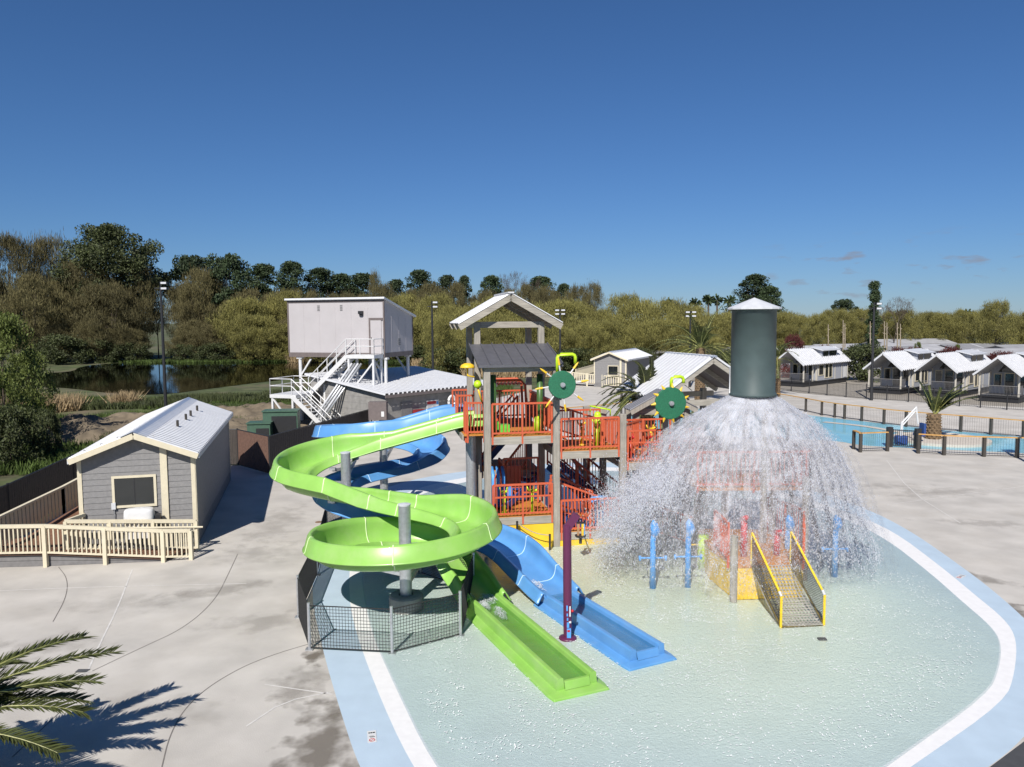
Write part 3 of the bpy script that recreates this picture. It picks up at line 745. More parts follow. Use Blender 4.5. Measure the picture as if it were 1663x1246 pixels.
def rail(p, q, z0, z1=None, h=1.0, step=.115, drop=.24, mid=False, parent=None, m=None, ends=True, gap=.0):
    """railing panel from p to q; z0, z1 deck heights at the ends"""
    z1 = z0 if z1 is None else z1
    p = Vector(p); q = Vector(q); L = (q - p).length; mb = MB()
    P3 = lambda t, z: (*(p.lerp(q, t)), z + z0 + (z1 - z0) * t)
    d = (q - p).normalized()
    for zz, ww in ((h, .06), (.10, .05)):
        mb.beam(P3(0, zz), P3(1, zz), ww, ww)
    if mid: mb.beam(P3(0, h * .62), P3(1, h * .62), .04, .05)
    n = max(1, round(L / step)); nm = max(1, round(L / 1.05))
    for i in range(n + 1):
        t = i / n; mb.beam(P3(t, .10), P3(t, h), .022, .022)
    for i in range(nm + 1):
        t = i / nm; mb.beam(P3(t, -drop), P3(t, h + .005), .055, .055)
    return part('railing', mb, m or M['orange'], parent)
def deckp(a0, a1, b0, b1, z, skirt=None):
    mb = MB(); mb.b(a0, a1, b0, b1, z - .04, z); part('deck_floor', mb, M['deckfloor'])
    for (p, q) in (((a0, b0 - .03), (a1, b0 - .03)), ((a0, b1 + .03), (a1, b1 + .03)), ((a0 - .03, b0), (a0 - .03, b1)), ((a1 + .03, b0), (a1 + .03, b1))):
        mb = MB(); mb.beam((*p, z - .135), (*q, z - .135), .07, .23); part('beam', mb, M['woodh'])
    if skirt:
        for (p, q) in skirt:
            mb = MB(); mb.beam((*p, (z - .26) / 2 + .0), (*q, (z - .26) / 2), .03, z - .27); part('skirt_panel', mb, M['yellow'])
g_ = .11
# decks
deckp(g_, S - g_, -.02, D2, 3.54)
deckp(S + g_, 2 * S - g_, -.02, S, 3.02)
deckp(2 * S + g_, 3 * S + .6, -.02, S * 1.15, 2.58)
deckp(g_, S - g_, -.02, S, 1.03, [((g_, -.05), (S - g_, -.05)), ((g_ - .02, 0), (g_ - .02, S))])
deckp(S + g_, 2 * S - g_, -.02, S, .46, [((S + g_, -.05), (2 * S - g_, -.05)), ((2 * S - g_, 0), (2 * S - g_, S))])
deckp(g_, S * .95, S + .1, D2, 2.05)
# front railings
rail((g_ + .04, -.06), (S - g_ - .04, -.06), 3.54)
rail((S + g_ + .04, -.06), (2 * S - g_ - .04, -.06), 3.02)
rail((2 * S + g_ + .04, -.06), (3 * S + .5, -.06), 2.58, mid=True)
rail((2 * S + g_, S * 1.15 + .02), (3 * S + .4, S * 1.15 + .02), 2.58)
rail((g_ + .04, -.06), (S - g_ - .04, -.06), 1.03, mid=True)
rail((S + g_ + .04, -.06), (2 * S - g_ - .04, -.06), .46)
# side and rear railings
rail((S - .02, .1), (S - .02, S - .1), 3.54)
rail((g_, D2), (S - g_, D2), 3.54)
rail((S + .02, S + .1), (S + .02, D2), 3.54)
rail((2 * S, .1), (2 * S, S - .1), 3.02, z1=2.75)
rail((S + g_, S), (2 * S - g_, S), 3.02, z1=3.02)
rail((S + .1, .55), (2 * S - .5, .55), 3.54, z1=3.02, h=.85)
rail((2 * S + .7, .1), (2 * S + .7, S * .9), 3.0, z1=2.6, h=.9)
# launch platform of the two slides on the left
mb = MB(); mb.b(-.62, g_ - .06, .9, D2 + .1, 3.44, 3.50); part('launch_platform', mb, M['deckfloor'])
mb = MB(); mb.beam((-.65, .9, 3.40), (-.65, D2 + .1, 3.40), .06, .16); part('beam', mb, M['woodh'])
rail((-.50, .88), (.02, .88), 3.47, h=1.02, step=.10)
rail((-.55, 1.0), (-.55, 1.35), 3.47, h=1.02, step=.09)
rail((-.62, 2.75), (.0, 2.75), 3.50, h=1.05, step=.10)
rail((-.62, 2.80), (-.62, 3.15), 3.50, h=1.05, step=.09)
rail((-.62, D2 + .05), (.0, D2 + .05), 3.50, h=1.1, step=.10)
# stairs
def stair(a0, b0, z0, a1, b1, z1, wd, name='staircase', side=True):
    p = Vector((a0, b0)); q = Vector((a1, b1)); L = (q - p).length; d = (q - p).normalized(); nn = Vector((-d.y, d.x)) * wd / 2
    n = max(2, round(abs(z1 - z0) / .2)); mb = MB()
    for i in range(n):
        c = p.lerp(q, (i + .5) / n); z = z0 + (z1 - z0) * (i + .5) / n
        mb.beam((*(c - nn), z), (*(c + nn), z), L / n * .95, .04)
    for s_ in (-1, 1): mb.beam((*(p + nn * s_), z0 - .1), (*(q + nn * s_), z1 - .1), .05, .2)
    part(name, mb, M['navy'])
    if side:
        for s_ in (-1, 1): rail(tuple(p + nn * s_), tuple(q + nn * s_), z0, z1, h=.95, drop=.05)
stair(.25, S + 1.5, 2.05, 1.55, S + 1.5, 3.5, .8)
stair(S * .9, S + .5, 2.02, .25, S * .5, 1.06, .8, side=False)
rail((.4, S * .55), (S * .8, S * 1.25), 1.06, z1=2.1, h=.95)
stair(S - .05, .75, 1.03, S + 1.35, .75, .46, .8, side=False)
rail((S - .1, .42), (S + 1.5, .42), 1.06, z1=.44, h=.98)
rail((S + .1, 1.2), (S + 1.5, 1.2), 1.06, z1=.44, h=.98)
stair(2 * S + .3, 1.9, .46, 2 * S - 1.4, 3.6, 2.0, .8)
stair(S + 1.8, .8, 3.02, 2 * S + .6, .8, 2.58, .8, side=False)
# climbing panel and enclosed box on the middle level
rail((.75, 1.57), (1.9, 1.57), 1.3, h=1.25, step=.13); rail((.75, 1.6), (.75, 2.5), 1.2, h=1.2, step=.13)
mb = MB(); mb.b(.82, 1.35, 1.62, 1.66, 1.35, 2.3); part('climbing_panel', mb, M['orange'])
for a in (.35, .52, .69):
    mb = MB(); mb.tube([(a, 1.2, 1.04), (a, 1.2, 2.1), (a, 1.5, 2.3)], .055, 8); part('blue_pipe', mb, M['polblue'], smooth=True)
mb = MB(); mb.b(.4, 1.0, 1.35, 1.7, 1.06, 1.62); part('water_chest', mb, M['polblue'])
# upper room: arched crossbars, big green pipes
mb = MB()
mb.tube([(.35, 2.9, 3.54), (.45, 2.9, 4.85), (.7, 2.9, 5.02), (1.6, 2.9, 5.02), (1.75, 2.9, 4.85), (1.8, 2.9, 3.54)], .045, 8)
mb.tube([(.35, 3.6, 3.54), (.45, 3.6, 4.85), (.7, 3.6, 5.02), (1.6, 3.6, 5.02), (1.75, 3.6, 4.85), (1.8, 3.6, 3.54)], .045, 8)
for k in range(9): mb.b(.55 + k * .13, .60 + k * .13, 2.9, 3.6, 4.86, 4.92)
part('crossbar_frame', mb, M['orange'])
for a, z1 in ((.24, 5.4), (1.72, 5.4)):
    mb = MB(); mb.tube([(a, .35, 3.56), (a, .35, z1)], .10, 14); o = part('standing_pipe', mb, M['dkgreen'], smooth=True)
mb = MB(); mb.tube([(1.62, .28, 3.56), (1.62, .28, 4.0)], .10, 12); mb.sphere((1.62, .28, 4.0), .10, 6); part('pipe_stub', mb, M['lime'], smooth=True)
mb = MB(); mb.b(.45, .75, .3, .6, 3.56, 3.85); mb.b(.18, .4, .3, .5, 3.7, 3.95); part('valve_box', mb, mat('bright green plastic', (.13, .5, .05), .4))
# roofs
def ridged(p00, p10, p01, n, name, m, amp=.03, th=.05):
    mb = MB(); corr(mb, p00, p10, p01, n, amp); o = part(name, mb, m); md = o.modifiers.new('t', 'SOLIDIFY'); md.thickness = .012; md.offset = -1; return o
rb0, rb1 = S - .42, D2 + .45; zc = 7.95; ze = 6.98; hw = 1.72; ac = S / 2
ridged((ac, rb0, zc), (ac, rb1, zc), (ac - hw, rb0, ze), 14, 'roof_sheet', M['roofwhite'])
ridged((ac, rb1, zc), (ac, rb0, zc), (ac + hw, rb1, ze), 14, 'roof_sheet', M['roofwhite'])
for bb in (rb0 + .06, (rb0 + rb1) / 2, rb1 - .06):
    for s_ in (-1, 1):
        mb = MB(); mb.beam((ac, bb, zc - .13), (ac + s_ * (hw - .02), bb, ze - .13 - .0), .09, .20); part('rafter', mb, M['woodh'])
for bb in (S, D2):
    mb = MB(); mb.beam((.1, bb, 6.93), (S - .1, bb, 6.93), .10, .20); part('tie_beam', mb, M['woodh'])
for a in (0, S):
    mb = MB(); mb.beam((a, S + .1, 6.93), (a, D2 - .1, 6.93), .10, .20); part('tie_beam', mb, M['woodh'])
mb = MB(); mb.b(ac - .1, ac + .1, rb0 - .02, rb1 + .02, zc + .0, zc + .05); part('ridge_cap', mb, M['roofwhite'])
# lean-to over the front bay
mb = MB()
la0, la1 = -.28, S + .18; p0, p1 = Vector((la0 + .0, S - .12, 6.30)), Vector((la1, S - .12, 6.30)); dd = Vector((0, -2.25, -.58))
mb.add([p0, p1, p1 + dd, p0 + dd], [(0, 1, 2, 3)])
mb.add([p0 - Vector((0, 0, .04)), p1 - Vector((0, 0, .04)), p1 + dd - Vector((0, 0, .04)), p0 + dd - Vector((0, 0, .04))], [(3, 2, 1, 0)])
for k in range(8):
    a = la0 + (la1 - la0) * k / 7; mb.beam((a, S - .12, 6.32), (a, S - .12 + dd.y, 6.32 + dd.z), .03, .05)
mb.beam((la0, S - .12 + dd.y, 6.28 + dd.z), (la1, S - .12 + dd.y, 6.28 + dd.z), .03, .08)
part('leanto_roof', mb, M['roofgrey'])
mb = MB(); mb.beam((-.1, -.02, 5.60), (S + .1, -.02, 5.60), .10, .18); part('beam', mb, M['woodh'])
for a in (-.08, S + .08): mb = MB(); mb.beam((a, -.02, 5.62), (a, S - .1, 6.18), .08, .16); part('rafter', mb, M['woodh'])
# small roofed shelter at the right rear corner
rz_t = thing('shelter', 'small dark gabled timber shelter behind the second green wheel', 'shelter', TW(5.75, 2.95), PHI)
for a in (0, 1.9):
    for b_ in (0, .9):
        mb = MB(); mb.b(a - .1, a + .1, b_ - .1, b_ + .1, 0, 3.85); mb.build('post', M['wood'], rz_t)
mb = MB(); mb.beam((0, 0, 3.80), (1.9, 0, 3.80), .10, .22); mb.beam((0, .9, 3.8), (1.9, .9, 3.8), .10, .22)
mb.build('beam', M['woodh'], rz_t)
mb = MB(); corr(mb, (.95, -.3, 4.55), (.95, .45, 4.55), (-.30, -.3, 3.90), 4, .03); corr(mb, (.95, .45, 4.55), (.95, -.3, 4.55), (2.20, .45, 3.90), 4, .03)
o = mb.build('roof_sheet', M['roofgrey'], rz_t); md = o.modifiers.new('t', 'SOLIDIFY'); md.thickness = .05; md.offset = -1
for s_ in (-1, 1): mb = MB(); mb.beam((.95, -.28, 4.44), (.95 + s_ * 1.24, -.28, 3.80), .06, .16); mb.build('bargeboard', M['wood'], rz_t)
# bracing beyond the lower bays
mb = MB()
for a in (2 * S - .1,): mb.beam((a, D2, 1.4), (a - .9, D2, 2.6), .12, .12); mb.beam((a, D2, 1.4), (a + .9, D2, 2.6), .12, .12)
part('brace', mb, M['wood'])
for (p, q) in (((2 * S, 1.1), (3 * S + .2, 2.4)),):
    mb = MB(); mb.beam((p[0], .05, p[1]), (q[0], .05, q[1]), .12, .14); part('brace', mb, M['wood'])
mb = MB(); mb.tube([(.12, .02, 1.0), (.12, .02, .3)], .05, 8); part('drain_pipe', mb, M['white'])
mb = MB(); mb.tube([(-.28, 1.9, 0), (-.28, 1.9, 3.4)], .17, 18); part('steel_pipe_column', mb, M['silver'])

# rope barrier in front of the yellow skirt
tr = thing('rope_barrier', 'sagging rope between two short black posts above the blue slide', 'rope barrier', TW(.85, -.3), PHI)
mb = MB(); mb.tube([(0, 0, 0), (0, 0, .95)], .035, 8); mb.build('post', M['blackmetal'], tr)
mb = MB(); mb.tube([(1.0, -.1, 0), (1.0, -.1, .52)], .035, 8); mb.build('post', M['blackmetal'], tr)
mb = MB(); mb.tube([(0 + i / 8, -.1 * i / 8, .9 - .42 * i / 8 - .10 * math.sin(math.pi * i / 8)) for i in range(9)], .014, 6); mb.build('rope', M['rope'], tr)

# spinning wheels
def wheel(loc, r, nsp, slen, label, arch, postz, rot0=0.0):
    t = thing('spinning_sprayer', label, 'water wheel', loc, PHI, 'green spinning water wheels')
    n = 40; mb = MB()
    prof = [(.001, -.05), (r - .015, -.05), (r, -.035), (r, .035), (r - .015, .05), (.001, .05)]
    o = len(mb.v)
    for rr, y in prof: mb.v += [(rr * math.cos(2 * math.pi * k / n), y, rr * math.sin(2 * math.pi * k / n)) for k in range(n)]
    for i in range(5):
        for k in range(n): mb.f.append((i * n + k, i * n + (k + 1) % n, (i + 1) * n + (k + 1) % n, (i + 1) * n + k)); mb.mi.append(0)
    mb.build('disc', M['wheel'], t)
    mb = MB(); mb.tube([(0, -.13, 0), (0, -.05, 0)], .075, 16); mb.tube([(0, -.15, 0), (0, -.12, 0)], .05, 12); mb.build('hub', M['silver'], t)
    mb = MB(); mb.tube([(0, .05, 0), (0, .42, 0)], .05, 10); mb.build('axle', M['silver'], t)
    for k in range(nsp):
        a = rot0 + 2 * math.pi * k / nsp; c, s_ = math.cos(a), math.sin(a)
        mb = MB()
        if slen > .2:
            mb.tube([(c * r * .96, .0, s_ * r * .96), (c * (r + slen * .45), 0, s_ * (r + slen * .45))], .022, 8, 0)
            mb.tube([(c * (r + slen * .42), 0, s_ * (r + slen * .42)), (c * (r + slen * .8), 0, s_ * (r + slen * .8)), (c * (r + slen), 0, s_ * (r + slen))], [.034, .030, .008], 8, 1)
        else:
            p = Vector((c * r * .97, 0, s_ * r * .97)); q = Vector((c * (r + slen) - s_ * .03, 0, s_ * (r + slen) + c * .03))
            mb.tube([p, q], [.055, .012], 8, 1)
        mb.build('spout', [M['white'], M['yellow']], t)
    mb = MB(); pts = [Vector(p) for p in arch]; q = [pts[0]]
    for i in range(1, len(pts) - 1):
        a_ = (pts[i - 1] - pts[i]).normalized(); b_ = (pts[i + 1] - pts[i]).normalized()
        q += [pts[i] + a_ * .1, pts[i] + a_ * .03 + b_ * .03, pts[i] + b_ * .1]
    q.append(pts[-1]); mb.tube(q, .052, 10); mb.build('feed_pipe', M['lime'], t, smooth=True)
    mb = MB(); mb.beam((0, .40, 0), (0, .40, postz), .14, .14); mb.build('bracket', M['wood'], t)
    return t
w1 = Vector((AT(913, 23.25), 23.25, ZT(913, 625, 23.25)))
wheel(w1, .42, 8, .42, 'green wheel with long white and yellow spouts on the upper deck post', [(-.10, .18, .35), (-.10, .18, .90), (.46, .18, .90), (.46, .18, .62)], -.5, rot0=.14)
w2 = Vector((AT(1090, 23.9), 23.9, ZT(1090, 655, 23.9)))
wheel(w2, .50, 11, .13, 'green wheel with short yellow teeth beside the falling water', [(.10, .2, .45), (.10, .2, .80), (.50, .2, .80), (.50, .2, .60)], -1.9, rot0=.3)

# little mushroom and pipe on the left posts
t = thing('mushroom_sprayer', 'small yellow mushroom cap on the left rear post of the play tower', 'sprayer', TW(-.38, 1.7, 5.55), 0)
mb = MB(); mb.lathe([(.001, .16), (.10, .15), (.20, .10), (.25, .02), (.24, .0), (.001, .0)], (0, 0, 0), 20); mb.build('cap', M['yellow'], t, smooth=True)
mb = MB(); mb.tube([(0, 0, 0), (0, 0, -.25), (.22, 0, -.3)], .03, 8); mb.build('stem', M['yellow'], t, smooth=True)
t = thing('lime_ball_sprayer', 'lime green ball sprayer on the left front post under the grey lean-to roof', 'sprayer', TW(-.2, .6, 5.1), 0)
mb = MB(); mb.sphere((0, 0, 0), .13, 8); mb.build('ball', M['lime'], t, smooth=True)
mb = MB(); mb.tube([(0, 0, -.1), (0.12, .05, -.55)], .03, 8); mb.build('stem', M['yellow'], t, smooth=True)

# water cannons on the decks
def cannon(a, b_, z, m, label, h=.75, yaw=0.0, group='water cannons on the decks'):
    t = thing('water_cannon', label, 'water cannon', TW(a, b_, z), PHI + yaw, group)
    mb = MB(); mb.tube([(0, 0, 0), (0, 0, h)], [.055, .045], 10); mb.lathe([(.10, 0), (.10, .03), (.05, .04)], (0, 0, 0), 12); mb.build('pedestal', m, t, smooth=True)
    mb = MB(); mb.tube([(-.02, .12, h + .05), (0, -.05, h + .08), (.02, -.28, h + .16)], [.06, .05, .035], 10); mb.build('barrel', m, t, smooth=True)
    mb = MB(); mb.tube([(-.12, .14, h + .2), (-.08, .12, h + .05), (.08, .12, h + .05), (.12, .14, h + .2)], .02, 6); mb.build('handle', m, t, smooth=True)
    return t
cannon(.55, .25, 1.05, M['lime'], 'lime water cannon at the left of the lowest front railing', .62)
cannon(1.45, .25, 1.05, M['lime'], 'lime water cannon at the right of the lowest front railing', .62, .3)
cannon(2 * S - .75, .3, 3.04, M['lime'], 'lime water cannon on the middle bay deck right of the first wheel', .7)
cannon(2 * S - 1.1, .8, 3.04, M['yellow'], 'yellow water cannon just behind the lime one on the middle bay deck', .6)
cannon(2 * S + .35, .25, 2.60, M['red'], 'red water cannon at the left of the right-hand deck', .62)
cannon(2 * S + .95, .25, 2.60, M['red'], 'red water cannon in the middle of the right-hand deck', .62)
cannon(2 * S + 1.55, .25, 2.60, M['red'], 'red water cannon at the right of the right-hand deck by the water', .62)
cannon(2 * S + 1.15, .55, 2.60, M['yellow'], 'tall yellow water cannon behind the red ones on the right-hand deck', .85)
t = thing('spray_pipe', 'fat lime green standpipe on the middle bay deck', 'standpipe', TW(2 * S - .55, .9, 3.04), PHI)
mb = MB(); mb.tube([(0, 0, 0), (0, 0, .95)], .12, 14); mb.sphere((0, 0, .95), .12, 6); mb.build('pipe', M['lime'], t, smooth=True)
mb = MB(); mb.tube([(.0, .9, .95), (.0, .9, 1.15), (.7, .9, 1.0), (.7, .9, .8)], .03, 8); mb.build('thin_pipe', M['lime'], t, smooth=True)
t = thing('striped_drum', 'blue and white striped column on the lowest right deck', 'drum', TW(2 * S - .65, .35, .48), PHI)
for k in range(5):
    mb = MB(); mb.tube([(-.12 + .06 * k, 0, 0), (-.12 + .06 * k, 0, .78)], .028, 8); mb.build('bar', M['polblue'] if k % 2 == 0 else M['white'], t)
mb = MB(); mb.lathe([(.001, .98), (.25, .95), (.36, .84), (.34, .80), (.001, .80)], (0, 0, 0), 20); mb.build('basin', M['polblue'], t, smooth=True)
t = thing('play_bucket', 'clear cylinder bucket on a black base hanging beside the plum post', 'bucket', (AT(943, 22.4), 22.4, ZT(943, 872, 22.4)), 0)
mb = MB(); mb.tube([(0, 0, 0), (0, 0, -.2)], .045, 8); mb.lathe([(.001, -.02), (.15, .0), (.17, .05), (.001, .05)], (0, 0, 0), 16); mb.build('base', M['blackmetal'], t)
mb = MB(); mb.b(-.10, -.04, -.04, .04, .05, .40); mb.build('panel', mat('tan board', (.35, .2, .1), .6), t)
mb = MB(); mb.b(.03, .09, -.04, .04, .05, .40); mb.build('panel', M['yellow'], t)
mb = MB(); mb.b(.10, .125, -.04, .04, .05, .42); mb.build('panel', M['polblue'], t)
mb = MB(); mb.beam((-.12, 0, .42), (.13, 0, .42), .1, .03); mb.tube([(.02, 0, .42), (.02, 1.3, .35)], .02, 6); mb.build('bracket', M['blackmetal'], t)

# plum spray post
g = G(922, 1038)
t = thing('spray_post', 'tall plum coloured spray post with a slanted head beside the blue slide', 'spray post', g, 0)
Hp = ZT(922, 853, g.y)
mb = MB(); mb.tube([(0, 0, 0), (-.01, 0, Hp)], .095, 4 + 14); mb.build('post', M['purple'], t, smooth=False)
mb = MB(); mb.lathe([(.001, .07), (.10, .07), (.19, .05), (.20, .03), (.20, .0)], (0, 0, 0), 24); mb.build('base_flange', M['purple'], t, smooth=True)
mb = MB(); mb.beam((-.02, 0, Hp - .08), (.20, -.02, Hp + .25), .17, .13, up=(0, 1, 0)); mb.build('slanted_head', M['purple'], t)
for (z0, z1, x, wd, m) in [(.55, .78, .045, .028, 'white'), (.05, .28, .02, .09, 'polblue'), (.30, .42, .0, .05, 'polblue'), (.46, .52, -.01, .03, 'polblue'), (.56, .62, -.015, .03, 'polblue'), (.68, .8, -.02, .03, 'polblue'), (.20, .25, .015, .06, 'red'), (.40, .44, .045, .05, 'white')]:
    mb = MB(); a = math.asin(x / .1); mb.b(x - wd / 2, x + wd / 2, -.101 * math.cos(a) - .006, -.07, z0, z1); mb.build('decal', M[m], t)
mb = MB(); mb.sphere((.10, -.05, .66), .035, 6); mb.build('button', M['red'], t, smooth=True)
# ------------------------------------------------------------------ dump bucket structure on the right
DC = Vector((AT(1224, 21.6), 21.6, 0))
gL = G(1152, 942); gF = G(1193, 976)
plat = [(gL.x, gL.y), (gF.x, gF.y), (gF.x + 1.75, gF.y + .12), (gF.x + 2.3, gF.y + 1.6), (gF.x + 1.9, gF.y + 3.3), (gL.x + .1, gL.y + 1.9)]
dt = thing('dump_bucket_tower', 'tower with a big dark green tipping bucket pouring water over yellow play decks', 'dump bucket', (DC.x, DC.y, 0))
pz = .84
mb = MB(); mb.prism(plat, .03, pz); mb.build('yellow_skirt', M['yellow'], dt, world=True)
mb = MB(); c_ = sum((Vector(p) for p in plat), Vector((0, 0))) / 6; mb.prism([tuple(c_ + (Vector(p) - c_) * 1.01) for p in plat], pz + .002, pz + .06); mb.build('platform_floor', M['deckfloor'], dt, world=True)
zb_ = ZT(1224, 643, DC.y); zt_ = ZT(1224, 502, DC.y); rs = .60
prof = [(rs - .1, 0), (rs + .03, 0), (rs + .05, .05), (rs + .03, .09), (rs, .12), (rs, zt_ - zb_ - .05), (rs + .03, zt_ - zb_ - .04), (rs + .03, zt_ - zb_)]
mb = MB(); mb.lathe(prof, (DC.x, DC.y, zb_), 48); mb.build('bucket', M['silo'], dt, smooth=True, world=True)
mb = MB(); n = 10; zt2 = ZT(1224, 484, DC.y) - zt_
mb.lathe([(.001, zt2), (rs + .13, .02), (rs + .13, -.02), (.2, -.02)], (DC.x, DC.y, zt_ + .01), 16); mb.build('conical_cap', M['capgrey'], dt, world=True)
for dx, dy in ((-.675, .05), (.675, .05)):
    mb = MB(); mb.tube([(DC.x + dx * .93, DC.y + dy, 1.4), (DC.x + dx * .93, DC.y + dy, zb_ + .8)], .02, 10); mb.build('hanger_tube', M['silver'], dt, smooth=True, world=True)
for (x, y, z1) in ((gF.x - .06, gF.y - .1, 1.7), (DC.x + .2, DC.y - .5, 4.6), (DC.x - .6, DC.y + .5, 4.6), (DC.x + .75, DC.y + .4, 4.4), (gF.x + 2.3, gF.y + 1.5, 2.8), (gL.x + .1, gL.y + 1.9, 3.0)):
    mb = MB(); mb.tube([(x, y, 0), (x, y, z1)], .095, 12); mb.build('post', M['wood'], dt, world=True)
def railw(p, q, z0, parent, h=1.0, m=None, step=.115):
    mb = MB(); p = Vector(p); q = Vector(q); L = (q - p).length
    for zz, ww in ((h, .06), (.1, .05)): mb.beam((*p, z0 + zz), (*q, z0 + zz), ww, ww)
    for i in range(int(L / step) + 1):
        c = p.lerp(q, i / int(L / step)); mb.beam((*c, z0 + .1), (*c, z0 + h), .022, .022)
    for t_ in (0, .5, 1): c = p.lerp(q, t_); mb.beam((*c, z0 - .15), (*c, z0 + h), .055, .055)
    return mb.build('railing', m or M['orange'], parent, world=True)
mb = MB(); mb.b(DC.x - 1.6, DC.x + 1.5, DC.y - .4, DC.y + 2.1, 2.34, 2.42); mb.build('upper_deck', M['deckfloor'], dt, world=True)
for p, q in (((DC.x - 1.6, DC.y - .4), (DC.x + 1.5, DC.y - .4)), ((DC.x + 1.5, DC.y - .4), (DC.x + 1.5, DC.y + 2.1)), ((DC.x - 1.6, DC.y + 2.1), (DC.x + 1.5, DC.y + 2.1))): railw(p, q, 2.42, dt)
railw((gL.x + .15, gL.y + .1), (gF.x - .1, gF.y + .3), pz + .06, dt)
railw(plat[3], plat[4], pz + .06, dt)
railw(plat[2], plat[3], pz + .06, dt)
# slanting orange stair railing between tower and bucket
mb = MB(); p0 = TW(2 * S + .3, -.1, .46); p1 = TW(2 * S + 1.9, -1.2, .05)
for zz in (.95, .15): mb.beam(p0 + Vector((0, 0, zz)), p1 + Vector((0, 0, zz)), .05, .05)
for i in range(15):
    c = p0.lerp(p1, i / 14); mb.beam(c + Vector((0, 0, .15)), c + Vector((0, 0, .95)), .022, .022)
mb.build('stair_railing', M['orange'], dt, world=True)
for x, y, h in ((gF.x + .45, gF.y + .8, .95), (gF.x + 1.35, gF.y + .9, .55)):
    t = thing('water_cannon', 'tall red water cannon standing on the yellow platform under the bucket' if h > .8 else 'short red water cannon at the right of the yellow platform', 'water cannon', (x, y, pz + .06), 0, 'red cannons on the yellow platform')
    mb = MB(); mb.tube([(0, 0, 0), (0, 0, h)], .085, 10); mb.build('pedestal', M['red'], t, smooth=True)
    mb = MB(); mb.tube([(0, .12, h - .02), (0, -.22, h + .14)], [.10, .05], 10); mb.build('barrel', M['red'], t, smooth=True)
# green and yellow sprayer left of the platform
g = G(1142, 925)
t = thing('flower_sprayer', 'lime green drum sprayer with a yellow bar left of the yellow platform', 'sprayer', g, 0)
mb = MB(); mb.tube([(0, 0, 0), (0, 0, 1.0)], [.18, .14], 14); mb.build('drum', M['lime'], t, smooth=True)
mb = MB(); mb.tube([(-.45, 0, .72), (.1, 0, .72)], .025, 8); mb.build('bar', M['yellow'], t)

# rope climber
nb0 = G(1268, 1021); nb1 = G(1338, 1017)
nt0 = Vector((gF.x + .42, gF.y + .02, pz + .05)); nt1 = Vector((gF.x + 1.42, gF.y + .07, pz + .05))
t = thing('net_climber', 'sloping rope net climber with yellow wrapped handrails in front of the bucket tower', 'climbing net', (nb0.x, nb0.y, 0))
mb = MB(); nu, nv = 12, 22
for i in range(nu + 1):
    a = nb0.lerp(nb1, i / nu); b_ = nt0.lerp(nt1, i / nu)
    prev = None
    for j in range(nv + 1):
        f = j / nv; p = a.lerp(b_, f); p.z = max(.05, p.z - .08 * math.sin(math.pi * f))
        if prev is not None: mb.beam(prev, p, .016, .016)
        prev = p
for j in range(nv + 1):
    f = j / nv; a = nb0.lerp(nt0, f); b_ = nb1.lerp(nt1, f); s_ = .08 * math.sin(math.pi * f); a.z = max(.05, a.z - s_); b_.z = max(.05, b_.z - s_); mb.beam(a, b_, .016, .016)
mb.build('rope_net', M['rope'], t, world=True)
mb = MB()
for a, b_ in ((nb0, nt0), (nb1, nt1), (nb0, nb1)): mb.tube([a + Vector((0, 0, .04)), b_ + Vector((0, 0, .0 if b_ is nb1 else .04))], .024, 8)
mb.build('edge_rope', mat('black and yellow rope', (.10, .075, .02), .8, var=.9, scale=9), t, world=True)
for nb, ntp in ((nb0, nt0), (nb1, nt1)):
    zt = .82 if nb is nb0 else .80
    ztop = ntp.z + .84
    mb = MB(); mb.tube([nb, nb + Vector((0, 0, zt - .06))], .026, 8)
    for k in range(24): mb.tube([nb + Vector((0, 0, .02 + k * .03)), nb + Vector((0, 0, .035 + k * .03))], .031, 8)
    mb.build('wrapped_post', M['yrope'], t, world=True)
    mb = MB(); mb.tube([nb + Vector((0, 0, zt - .06)), nb + Vector((-.03, .06, zt + .03))], .03, 8); mb.build('joint', M['capgrey'], t, world=True)
    mb = MB(); mb.tube([nb + Vector((-.03, .06, zt + .03)), ntp + Vector((0, 0, .84))], .026, 8); mb.build('handrail', M['yrope'], t, world=True)
    mb = MB(); mb.tube([ntp + Vector((0, .03, 0)), ntp + Vector((0, .03, .84))], .024, 8); mb.build('upper_post', M['yrope'], t, world=True)
    mb = MB(); n = 34
    for i in range(n + 1):
        f = i / n; a = nb.lerp(ntp, f); b_ = (nb + Vector((0, 0, zt))).lerp(ntp + Vector((0, 0, .84)), f); mb.beam(a, b_, .006, .006)
    for j in range(1, 14):
        f = j / 14; mb.beam(nb + Vector((0, 0, zt * f)), ntp + Vector((0, 0, .84 * f)), .006, .006)
    mb.build('side_net', M['net'], t, world=True)
